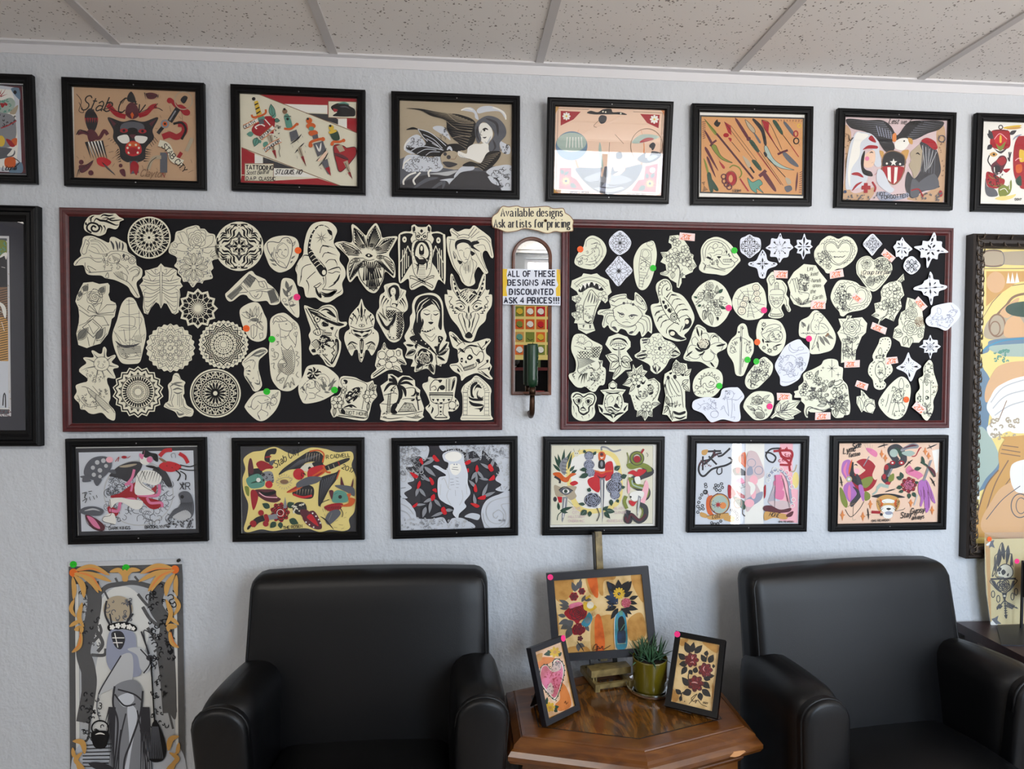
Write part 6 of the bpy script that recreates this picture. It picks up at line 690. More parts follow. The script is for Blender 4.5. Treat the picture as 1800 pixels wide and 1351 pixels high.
papers(410,530,6.755,[('paper_cutout','curved cream cutout of a shaded seashell horn, left board','c','s105,720 200,610 300,555 370,545 410,590 340,660 305,700 300,800 330,920 340,1000 290,1060 240,1060 200,990 130,880 130,790','k G;b 30 210,650 290,600 390,580;b 24 240,640 310,640 370,600;b 20 150,880 210,980 250,1040;b 18 250,960 300,980 320,940;k g;l 6 120,720 220,640 330,570 390,590 300,660;l 5 130,730 210,690 260,720 240,800;l 5 200,700 240,690 230,720;l 5 140,800 190,760 200,790;l 5 150,820 210,830;l 5 160,850 200,870;d 190,820 16 8;d 180,860 12 7;l 5 140,880 220,1000 250,1050;l 5 290,820 310,920 320,1000;x 5 6 200,880 290,990'),('paper_cutout','cream oval cutout of a hand holding crystals and flowers, beside an orange sticker','c','s75,130 100,70 190,18 270,5 320,40 365,140 400,230 395,400 365,450 300,475 230,460 180,420 130,330 100,250','k g;I 6 210,290 245,270 285,300 275,400 240,440 215,420;i 5 245,270 240,440;I 6 270,260 300,240 355,300 350,340 300,310;l 5 300,250 350,320;k G;d 255,215 50 22;k g;l 6 100,150 150,190 200,200;l 6 110,130 170,130 220,180;v 5 240,180 270,50 40;v 5 280,180 300,60 36;v 5 220,180 200,80 26;v 5 200,190 150,110 26;x 5 14 180,170 340,250;i 5 310,380 350,370 355,420 320,440 310,380;l 5 300,200 340,130 320,220'),('paper_cutout','long oval cream cutout of a goat headed mermaid, beside a green sticker','c','s440,220 500,155 560,135 620,138 700,200 780,290 805,500 810,800 805,930 750,1010 670,1060 570,1050 500,990 450,890 430,700 425,560 440,400','k g;l 7 470,250 490,190 560,170 640,220 540,240 500,230 475,270;l 5 510,190 560,230;l 5 550,180 590,230;l 6 640,220 690,260 700,330 640,350 560,320 540,260;d 630,265 12 6;l 5 560,320 560,420 580,520;l 6 690,340 660,400 740,520 720,540;l 6 740,370 750,450 740,520;L 5 720,380 760,360 750,420;l 6 560,420 620,420 660,390;l 5 610,400 630,440 600,440;l 6 570,510 640,570 690,520;l 6 570,540 600,660 640,740 600,780 590,740 620,730;l 6 690,520 730,640 720,800 660,870 580,830 530,760 560,690 620,680;S 4 590,570 720,690 26;S 4 620,700 720,850 26;S 4 545,730 600,830 24;l 6 560,840 520,900 530,940 600,900 600,940;l 6 660,870 620,960 600,1030 650,960 680,1020 690,950 730,990 700,900;l 6 610,1020 640,1000;l 5 510,520 540,500 520,470 550,480;l 5 460,640 500,660 490,600 540,620 520,680 470,690;l 5 450,740 490,730 480,780 500,800;l 5 740,590 770,600 750,640 790,660 750,690 780,720 760,770;l 5 770,830 750,870 780,900;o 4 720,265 16;o 4 740,310 18;o 4 530,400 12;o 4 470,570 16;o 4 570,950 18'),('paper_cutout','cream cutout of a skeleton cowboy in a wide hat holding a fork, left board','c','s840,60 870,47 990,95 1060,50 1160,37 1230,100 1260,230 1345,240 1340,285 1260,330 1255,440 1280,480 1270,600 1210,760 1170,775 1110,755 1060,680 1000,620 950,635 900,560 920,480 895,400 920,330 880,200','f 890,80 1000,110 1130,190 1240,240 1320,270 1250,290 1140,250 1000,180 920,130;k c;b 12 1000,150 1120,200 1250,255;. 7 1060,170 1110,190 1170,215 1220,235;b 10 910,100 1000,130 1060,165;k k;l 8 1000,110 1060,70 1150,60 1220,120 1240,230;b 22 1040,110 1100,90 1160,120 1210,180;f 1110,120 1180,130 1220,190 1140,150;i 10 860,80 1000,340;i 10 885,70 1030,330;b 8 875,110 960,280;L 8 950,360 1010,320 1040,380 1000,400;i 8 970,360 985,395;i 8 1000,350 1010,385;o 9 995,205 36 40;d 1000,205 12;f 1060,240 1120,260 1130,290 1070,290;o 6 1090,265 40 30;f 1150,310 1190,300 1180,340;l 8 970,260 1040,330 1100,340;h 7 7 1065,360 1165,370 1060,390 1160,395;l 7 1060,350 1110,365 1170,370;l 7 1050,395 1110,400 1170,400;f 1050,400 1140,420 1200,470 1120,480 1180,560 1100,520 1060,560 1020,470;k c;x 8 14 1030,410 1180,560;k k;f 1210,450 1250,460 1250,590 1180,740 1160,700 1220,590;k c;i 8 1228,480 1230,600 1175,710;k k;i 10 1190,470 1210,510 1180,540 1205,580 1170,610 1195,640;l 8 930,490 990,450 1030,520 1000,580;h 6 6 930,500 1010,450 980,560 1040,520;f 930,570 970,560 980,600 940,600;i 9 1060,620 1170,740;b 12 1080,680 1120,730 1160,760;x 7 10 1020,540 1120,640;l 7 1240,330 1210,400 1240,430'),('paper_cutout','rounded cream cutout of a lop eared rabbit with a black flower, beside a green sticker','c','s880,770 1000,747 1110,775 1240,880 1255,950 1230,1050 1170,1110 1030,1180 860,1210 810,1170 775,1070 780,970 830,880','@7 950,850;b 24 0,-10 16,-44 -4,-76;b 12 8,-50 30,-66;b 10 -4,-46 -26,-62;@1;b 30 880,890 920,910 960,890;b 18 990,840 1030,830 1045,850;k g;l 6 870,950 920,920 970,950 970,1010 920,1030 870,1010;v 6 970,940 1030,1060 50;l 6 860,960 820,1020 850,1050;l 6 870,1010 860,1080 880,1100 850,1170;l 6 900,1080 960,1090 970,1140 900,1150;l 6 1030,1060 980,1100 1070,1140;o 5 890,990 22 16;. 6 880,985 935,960;l 5 1000,870 1080,860 1140,920 1150,1000;l 5 1020,900 1080,900 1110,950;x 5 12 1000,890 1130,1010;k G;V 1100,1060 1030,970 34;V 1090,1020 1060,930 30;V 1120,1010 1230,930 34;V 1130,1060 1190,980 30;V 1080,1070 1150,1080 24;V 1160,980 1210,900 20;k g;v 5 820,1010 850,1060 20;x 5 8 800,1010 850,1090'),],group=GLB)
papers(500,555,6.755,[('paper_cutout','cream cutout of a plumed insect mask with a tall spike, middle of the left board','c','s915,-203 945,-120 985,-70 1055,-10 1072,60 1060,125 1062,150 1112,200 1120,300 1080,410 1035,470 1000,412 965,405 945,480 915,550 885,515 868,405 830,410 800,475 745,385 710,275 728,192 775,152 762,80 778,0 835,-75 885,-130','p 915,-170 930,-60 925,20 908,20 900,-60;q 22 870,-90 885,-40 890,0;q 22 960,-80 950,-40 945,0;q 22 810,-30 840,10 850,40;q 22 1030,-20 1000,20 985,40;q 20 780,20 810,50 820,70;q 20 1055,30 1030,60 1010,70;l 7 790,100 830,-10 870,60;l 7 850,100 890,-10 915,60 945,-10 980,100;l 7 1045,110 1000,0 970,60;l 8 780,120 850,150 920,160 1000,145 1060,120;o 6 918,115 34 16;d 918,116 9;l 7 805,160 800,200 870,250 920,270 970,250 1030,200 1030,160;f 815,160 890,180 920,175 950,180 1025,160 1000,190 950,190 920,210 890,195 830,190;b 26 830,210 880,235 915,245;b 26 1000,210 960,235 925,245;f 770,200 800,250 870,290 880,320 820,290 760,310 735,380 760,260;f 1065,200 1035,250 965,290 955,320 1010,290 1075,310 1095,380 1075,260;b 18 755,340 800,310 870,340;b 18 1080,340 1030,310 960,340;l 8 750,350 800,330 850,400;l 8 1080,350 1030,330 985,400;h 5 6 770,350 850,350 760,410 840,390;h 5 6 980,350 1060,350 1000,390 1075,410;k k;f 900,280 935,280 940,350 925,440 905,440 895,350;k c;l 6 905,300 912,400;l 6 928,300 922,400;k k;d 914,495 14 10;l 7 885,440 900,520 915,540 930,520 945,440;. 8 775,205 1055,205'),('paper_cutout','cream cutout of a scroll with two flowers reading NOT HOME YET, left board','c','s660,740 700,714 830,727 900,760 980,790 1050,766 1062,810 1096,822 1085,880 1100,950 1040,1030 1010,1150 970,1235 850,1235 700,1205 620,1190 582,1205 545,1130 560,1090 550,1000 565,960 640,940 680,860 645,835 648,790','l 7 690,830 670,780 700,740 830,750 960,800 980,850 950,950 920,1110;l 7 740,830 700,1000 670,1080;b 34 700,760 735,780 725,810;l 6 690,800 730,800 740,760;f 720,960 760,900 840,850 900,860 860,980 760,1040;k c;x 9 16 720,860 890,1030;. 16 770,970 820,920 850,880 800,1010;k k;b 20 720,970 800,930 860,870;b 16 740,1020 800,980 870,960;x 6 10 850,840 930,960;b 22 700,1090 790,1060 860,1090;f 770,1080 790,1060 810,1090;w 7 632,1030 76 6;o 6 632,1030 12;w 7 1010,955 80 6;w 6 700,880 40 4;v 7 630,960 680,880 40;v 7 1010,880 1060,780 40;v 7 1050,890 1090,830 34;v 7 600,1090 590,1190 36;v 7 1000,1030 990,1130 34;b 16 690,1000 660,960;L 7 650,1100 720,1100 960,1130 980,1160 960,1210 690,1160 660,1140;f 690,1100 720,1130 720,1160 680,1160 670,1120;t 5 42 5 735,1165 NOT HOME YET;i 9 640,1180 950,1215'),('paper_cutout','cream cutout of palm trees over a stone pyramid on a beach, left board','c','1140,830 1230,765 1230,690 1280,690 1350,735 1403,706 1483,712 1548,765 1553,830 1613,880 1605,940 1658,1095 1642,1175 1658,1200 1583,1248 1383,1238 1220,1252 1135,1230 1150,1130 1130,1050 1185,1000 1160,900','b 40 1340,810 1260,760 1160,800;b 36 1340,815 1250,810 1180,900;b 40 1345,810 1420,740 1530,760;b 34 1345,815 1450,790 1530,830;b 34 1340,810 1300,740 1255,705;b 40 1345,815 1420,870 1440,960;b 30 1345,820 1390,900 1385,990;l 34 1345,815 1370,900 1365,980 1340,1040;b 60 1340,1030 1300,1080 1270,1140;b 10 1345,810 1290,850 1250,900;l 7 1180,940 1300,915 1340,930;l 7 1140,1040 1240,1050 1330,1040;h 7 14 1235,930 1220,1150 1262,930 1245,1150;i 6 1235,920 1215,1150;i 6 1265,900 1250,1150;x 7 12 1270,840 1320,900;I 7 1350,1140 1430,1030 1520,1040 1570,1130;h 5 6 1350,1130 1430,1035 1565,1130 1520,1040;h 4 9 1370,1110 1550,1110 1380,1130 1560,1130;x 4 10 1390,1040 1540,1120;b 60 1340,1150 1290,1130 1310,1080;i 12 1570,930 1595,1120;b 22 1545,890 1590,920 1640,920;b 20 1560,890 1540,940 1500,950;b 18 1550,860 1570,920 1620,960;b 20 1550,980 1530,1000 1500,1000;b 18 1560,960 1580,1000 1620,990;l 7 1440,860 1520,850 1560,870;l 7 1400,990 1460,980 1540,985;l 7 1270,1170 1450,1170 1640,1130;b 9 1150,1200 1260,1220 1420,1200;b 9 1440,1190 1540,1210 1640,1200;x 6 8 1150,1130 1220,1210;@1;q 6 1570,1180 1570,1150;q 6 1580,1185 1605,1160;q 6 1560,1185 1540,1160;b 8 1520,1200 1570,1190 1620,1200'),],group=GLB)
papers(640,490,6.755,[('paper_cutout','cream cutout of a mermaid with raised arms and a scaly tail, left board','c','s240,75 350,45 410,65 430,110 500,140 490,190 520,300 510,370 460,420 475,560 440,700 380,750 320,745 270,700 200,580 145,470 150,390 180,340 180,260 195,190 245,150','f 300,100 360,70 410,100 420,200 380,260 360,190 330,200 310,220 285,140;k c;d 345,150 32 48;k g;l 5 330,140 345,150;l 5 345,180 362,176;l 6 270,90 290,200 330,240;l 6 470,150 430,220 400,230;l 6 440,130 430,200;l 6 330,240 310,300 330,340;l 6 400,240 400,300 380,340;k k;q 20 240,200 210,260 195,330;q 18 270,230 230,290 215,350;q 16 290,250 260,310;q 20 450,230 490,290 500,340;q 18 430,250 470,310 480,370;q 16 420,270 450,320;f 335,290 400,300 380,330 340,330;k c;d 355,320 24 22;k k;l 7 260,340 300,330 380,350 440,400 460,520 430,660 380,720 310,710 280,650;l 7 265,350 270,430 310,500;S 9 275,370 370,460 30;. 8 300,380 330,400 360,390 290,420 320,440 350,440 300,460;S 9 400,390 460,700 28;. 9 410,420 440,440 400,470 440,480 410,520 445,540 400,570 440,590 400,620 430,640 390,670 350,700 310,690;f 165,410 210,480 270,560 340,480 380,400 370,490 320,580 280,610 210,540;b 12 180,390 240,460 280,500;l 6 220,350 240,440 280,480;l 6 380,390 340,470 290,500;k c;d 340,610 40 60;k k;l 6 300,640 310,580 350,550'),('paper_cutout','large cream cutout of a dark haired woman with lowered eyes above a rose, left board','c','s750,167 850,177 910,230 940,330 945,560 980,680 965,740 1010,750 1000,800 1015,840 980,990 920,1010 915,1040 870,1020 850,1020 830,1135 760,1070 710,1070 600,1105 600,1040 555,1040 580,960 490,930 510,830 465,760 500,740 480,680 540,560 545,450 572,400 572,300 620,210','f 600,320 650,220 750,190 850,210 910,290 925,420 920,600 880,560 900,420 860,340 810,300 760,330 700,360 670,420 690,560 640,700 580,600 610,450;k c;b 12 620,400 660,290 760,220;b 10 660,380 700,300 780,240;b 12 630,520 640,400 700,330;b 9 810,240 860,280 900,360;b 9 800,260 850,320 900,400;f 690,400 720,350 800,310 860,350 895,410 870,510 810,580 740,570 690,490;k k;b 14 705,405 745,425 785,410;b 14 820,415 850,428 885,408;l 5 700,380 740,365 785,385;l 5 820,385 860,375 890,390;l 5 800,420 795,480 815,490;f 760,515 790,508 825,515 795,540;f 690,470 710,510 690,570;l 6 690,560 700,600;l 6 830,570 840,600;b 20 650,600 740,625 830,590;k c;. 6 680,608 710,616 740,620 770,612 800,602;k k;f 540,700 650,660 700,720 820,830 870,910 760,830 640,790;f 880,680 940,700 900,790 880,900 850,850 880,770;k c;. 8 620,740 680,730 730,770 770,820 900,700 890,760 910,720;b 9 650,640 760,760 870,900;b 8 570,730 680,800 800,850;k k;l 5 700,640 790,690 840,650;l 5 720,660 800,740 860,670;f 830,810 870,800 880,860;f 600,790 640,760 620,830;d 710,940 110 100;k c;r 12 710,940 96;f 650,950 710,890 770,940 740,1000 690,1000;k k;r 8 712,950 60;b 30 640,880 690,840 760,850;b 26 640,960 660,1010 700,1020;b 26 790,880 800,950 770,1000;l 8 850,880 870,1020 920,1010;@1;b 36 620,1060 660,1030 700,1020;b 36 820,1100 790,1040 790,1010;b 34 510,900 560,870 600,860;b 30 500,780 550,790 590,790;b 30 990,760 940,830 890,880;b 30 960,970 910,940 870,920;b 22 990,850 930,890 880,910;b 18 560,830 600,840;k k;v 7 690,1010 620,1090 70;v 7 780,1010 825,1110 60;v 7 610,850 500,910 60;v 7 880,900 1000,830 60;. 7 570,640 590,630 560,620 585,655 570,600'),('paper_cutout','cream cutout of a five petalled cherry blossom with leaves and a bud, left board','c','s240,752 280,830 370,840 400,820 450,840 460,910 505,1015 430,1020 455,1110 370,1080 280,1085 110,1180 82,1170 90,1130 150,1070 130,1030 145,950 165,860 200,840','o 7 310,885 46;o 7 210,905 46;o 7 345,955 48 36;o 7 215,990 46 40;o 7 295,1025 42;k G;@5 275,955;q 10 0,0 0,-46;q 8 0,0 14,-40;@1;k k;d 275,955 14;k c;. 5 275,955;k k;v 7 240,840 240,770 40;b 16 240,830 245,790;v 7 390,960 490,1010 44;b 18 400,965 440,985 480,1005;v 7 340,1040 440,1090 50;b 16 360,1050 400,1070;o 6 410,880 26 36;l 6 380,860 410,850 430,900;v 7 190,1010 150,1040 40;i 14 110,1160 250,1060;i 7 100,1140 240,1040'),],group=GLB)
papers(690,555,6.755,[('paper_cutout','cream cutout of a skull lying in a checkered goblet, bottom right of the left board','c','s430,720 500,745 560,737 650,737 745,717 765,750 750,850 735,960 760,985 790,1040 770,1100 710,1135 660,1132 670,1180 670,1225 500,1230 440,1160 390,1090 440,1040 425,980 400,920 355,840 365,800 420,780','l 9 450,890 450,820 500,760 560,770;f 540,760 590,760 565,795;d 590,850 34 30;f 530,880 560,830 540,900;l 8 460,850 500,830 520,870 490,880;h 6 8 650,750 650,890 700,750 690,890;i 6 675,750 670,890;l 8 640,750 635,900;b 26 740,750 720,820 700,890;l 8 745,740 720,760 700,890;i 12 435,915 720,915;i 16 435,935 720,938;l 7 440,940 460,1010 520,1040 620,1040 690,1010 715,945;p 465,985 500,985 485,1015;p 520,985 555,985 538,1020;p 590,985 625,985 608,1020;p 650,985 690,985 668,1015;p 500,1030 540,1030 520,1050;p 555,1025 600,1025 575,1050;k G;i 5 460,960 700,965;k k;p 555,1075 590,1075 572,1100;d 572,1135 12;d 572,1170 16 6;i 12 500,1207 650,1207;l 7 540,1050 545,1160 500,1200;l 7 610,1050 600,1160 650,1200;b 20 460,1160 480,1100 470,1080;b 16 420,1090 440,1060 430,1020;b 12 370,830 390,810;b 18 420,790 440,750;o 7 710,1060 44;f 740,1000 760,990 750,1030;f 770,1050 785,1060 765,1080;f 730,1100 750,1110 720,1120;f 670,1090 690,1100 670,1110'),('paper_cutout','cream cutout of a skull pierced by two daggers, right side of the left board','c','s670,200 700,187 760,230 800,280 850,310 920,320 1010,300 1120,267 1165,280 1160,310 1110,380 1115,450 1160,490 1155,560 1180,600 1150,680 1190,745 1140,750 1010,680 880,720 820,770 800,700 720,650 680,580 780,550 775,470 770,400 720,370 690,290','l 8 790,540 780,450 850,390 940,350 1030,370 1080,450 1070,530 1010,570;f 810,500 835,500 830,550 810,545;k c;. 8 822,525;k k;f 890,480 920,455 955,490 920,525 885,510;k c;d 915,495 14 12;k k;f 860,555 872,525 885,560;f 990,520 1030,510 1040,560 1010,550;l 8 800,560 830,600 850,640;h 7 9 850,600 960,570 850,645 970,620;l 8 840,620 900,600 975,570;l 8 850,650 930,630 990,600 990,550;l 9 780,390 840,430 870,390 930,380 960,440 1000,470;b 20 790,380 830,410 860,440;b 16 1000,430 1030,400;i 9 690,230 790,330;i 8 710,210 810,310;f 720,240 760,270 770,310 730,280;l 8 760,360 830,310 860,340;i 8 1150,290 1060,380;b 26 1110,320 1120,300 1100,340;l 8 1010,320 1070,400 1100,380;l 8 1000,470 1040,420 1080,440;b 20 860,380 930,350 1010,370;l 7 690,590 770,590 830,660;l 7 1010,630 1100,570 1140,530;l 7 1010,640 1130,620 1160,600;l 7 1020,660 1160,740;b 14 1050,650 1110,700 1150,730;f 770,620 790,640 800,670 770,650;f 1110,530 1140,520 1130,560;f 1130,620 1160,610 1150,650;b 12 820,720 830,690'),('paper_cutout','cream cutout of a stone arch around a crescent moon in dark clouds, left board','c','s990,707 1060,745 1150,830 1175,890 1165,950 1170,1180 1183,1232 900,1238 812,1235 812,1200 830,1150 830,950 815,890 850,820 930,760','k G;l 5 890,900 910,830 990,770 1070,820 1095,900;l 5 840,890 870,800 990,725 1100,800 1145,890;h 5 7 850,880 985,730 900,890 985,775;h 5 7 1000,730 1140,880 1005,775 1095,890;i 5 840,900 840,1180;i 5 890,900 885,1180;i 5 1095,910 1090,1180;i 5 1145,910 1145,1180;h 5 7 840,910 840,1170 890,910 885,1170;h 5 7 1095,910 1095,1170 1145,910 1145,1170;i 6 830,1180 1160,1185;i 5 820,1215 1165,1215;i 5 820,905 895,905;i 5 1090,908 1160,908;k k;f 930,830 990,780 1010,800 960,850 950,920 970,970 930,950;f 990,830 1020,810 1060,860 1000,850 970,890;f 1000,920 1020,880 1010,940 1050,980 1080,970 1060,1000 1010,980;b 40 910,1010 960,1050 1080,1060;b 30 900,960 950,990 1080,1000;f 970,1100 1050,1090 1085,1060 1070,1110 1040,1140 1030,1110;b 16 900,930 920,990;b 14 940,1060 910,1080;k c;d 1052,925 38;k k;b 10 1015,940 1050,975 1085,950'),],group=GLB)
# ---------------- cutouts on the right board ----------------
GRB='paper cutouts on the right pin board';RC='#e4e7d2';RW='#dfe4f0'
papers(990,395,6.755,[('paper_cutout','rounded cream cutout of a faint curled dragon sketch, beside an orange sticker',RC,'s345,127 440,165 500,240 512,330 460,430 370,520 300,525 220,510 145,470 135,420 180,330 240,260 270,170','k g;l 5 270,260 280,190 350,160 430,200 430,240 400,210 340,230;l 5 330,230 400,220 380,270 340,280;l 5 440,230 470,320 420,430 350,470 270,470;l 5 410,260 430,330 380,420 300,440;l 5 165,400 200,380 240,360 290,370 350,330;L 5 180,450 220,430 230,460 190,475;l 5 160,390 170,430 230,420;l 5 240,410 290,410 270,440;l 5 270,320 290,310 295,335 275,330;l 5 350,460 380,480 360,500;x 4 14 330,250 460,460;x 4 8 160,380 300,470;l 4 260,470 330,480'),('paper_cutout','pale blue white cutout of a lacy medallion, directly above the lacy diamond',RW,'s675,68 740,105 800,180 803,240 760,310 670,357 600,320 550,250 547,180 600,110','k D;@8 675,215;l 5 0,0 22,-40 0,-70 -22,-40 0,0;o 5 0,-90 14;o 4 34,-84 10;l 4 -20,-110 0,-125 20,-110;@1;o 5 675,110 12;o 5 675,325 12;o 4 650,130 9;o 4 700,130 9;o 4 650,305 9;o 4 700,305 9'),('paper_cutout','pale blue white diamond cutout of lacework, below the lacy medallion',RW,'s660,368 740,440 815,520 815,565 740,640 655,728 580,650 508,560 510,530 590,440','k D;@4 660,548;l 5 0,0 26,-50 0,-95 -26,-50 0,0;q 14 0,-5 0,-40;o 5 0,-118 16;o 5 0,-150 10;l 5 -50,-60 -30,-90 -60,-90 -70,-60;l 5 20,-110 50,-90 40,-70;o 4 -42,-110 9;o 4 42,-110 9;o 4 -78,-74 10;o 4 0,-168 6;@8 660,548;q 9 0,0 16,-40;@1'),('paper_cutout','long pointed cream oval cutout of a bound mummy, beside a green sticker',RC,'s1000,205 1070,193 1107,300 1105,420 1060,620 1000,740 935,775 880,730 845,600 835,430 870,320 930,240','k g;l 5 930,300 970,285 1030,310 1045,390 1030,480 990,590 960,640 940,740;l 5 930,300 910,400 900,520 905,620 900,740;o 4 1030,225 40 26;l 4 1000,250 1060,290 1040,310;L 4 950,310 990,300 1020,350 980,390 940,370;i 5 920,370 1040,460;i 5 915,400 1030,480;i 5 1035,380 920,430;i 5 1030,400 915,460;l 4 910,480 960,500 1020,490;x 5 10 910,440 990,560;h 4 6 905,560 905,730 990,570 945,740;h 4 4 910,620 930,740 950,620 940,740;l 4 1000,580 990,640 1020,600'),('paper_cutout','cream cutout of a hand reaching from a fanged monster mouth, right board',RC,'240,575 330,590 400,575 440,610 540,655 560,750 575,800 530,840 530,900 500,930 455,890 400,1000 350,1160 380,1255 275,1295 180,1240 170,1170 130,1165 145,1120 100,1070 100,1045 160,1030 145,950 160,930 105,890 105,850 180,830 160,790 90,740 105,660 220,610','f 180,780 230,720 330,680 420,710 480,770 430,780 330,740 220,800;k w;p 230,700 250,730 262,765 280,690;p 285,690 305,735 325,680;p 350,680 370,725 390,690;p 415,710 425,760 455,740;p 190,740 205,780 230,725;k g;l 6 150,740 220,680 320,660 430,690 500,760;l 5 130,700 220,640 330,620 450,650 530,720;h 4 10 130,700 530,720 180,740 480,740;k k;l 7 240,1130 240,960 280,850 330,770 390,830 420,880 380,1000 340,1150 290,1165 250,1150;b 14 250,1130 290,1160 340,1130;k g;b 14 290,920 310,850 325,800;b 14 325,930 345,860 350,810;b 14 360,940 375,880 375,830;b 10 385,930 400,890 395,860;l 5 260,970 330,960 390,960;x 5 14 260,980 360,1120;l 5 230,830 250,760 330,745 410,770;w 5 470,850 60 5;. 6 480,840 495,870;w 5 160,880 50 5;w 5 200,1000 50 5;w 5 160,1080 50 5;x 5 10 130,850 230,1120;p 230,1190 255,1185 240,1225;p 310,1185 330,1190 325,1230 312,1225;l 5 180,1180 260,1175 350,1170;l 5 190,1230 270,1250 370,1240'),('paper_cutout','cream cutout of a frowning crab with raised claws, right board',RC,'s545,900 570,860 640,830 750,820 757,870 840,898 850,807 880,810 960,890 995,980 990,1020 970,1060 1030,1090 1055,1170 1050,1290 1010,1260 975,1300 935,1330 908,1260 860,1310 780,1300 740,1250 680,1235 640,1280 560,1240 530,1190 485,1225 460,1180 480,1080 410,1060 430,1010 560,990','k g;l 7 590,1000 650,960 760,930 860,960 940,1060 900,1130 840,1190 760,1205 680,1180 610,1110 590,1000;b 18 640,1030 680,1055 730,1065;b 18 770,1085 830,1070 890,1080;o 6 695,1070 26;d 698,1065 12;o 6 815,1090 26;d 815,1085 12;l 6 700,1160 760,1150 800,1165;l 5 740,1120 770,1130;l 7 640,970 560,940 560,880 640,850 740,835 740,870 660,880 600,920;l 6 560,890 610,910;p 580,890 610,905 585,915;l 7 880,960 960,1010 985,980 940,890 870,830 870,900 930,950;i 5 870,830 960,960;p 930,890 955,910 930,915;l 5 760,900 765,940;l 5 810,910 800,945;d 720,930 16;d 830,945 16;l 7 600,1020 520,1010 430,1050;l 6 600,1050 520,1060 490,1130 480,1200;l 6 620,1090 540,1080 510,1140 540,1180;l 6 640,1130 580,1150 570,1210 630,1240;f 580,1210 620,1210 640,1260 600,1240;l 7 930,1080 1000,1100 1030,1170 1030,1260;l 6 910,1110 980,1140 1000,1220 990,1270;l 6 880,1150 940,1180 960,1250 940,1300;l 6 850,1180 870,1220 830,1280;f 790,1270 830,1260 820,1290 780,1290;l 5 650,1190 760,1220 860,1190;h 4 6 460,1040 600,1030 500,1060 600,1050;b 10 700,1000 690,970;b 10 730,990 760,1020'),],group=GRB)
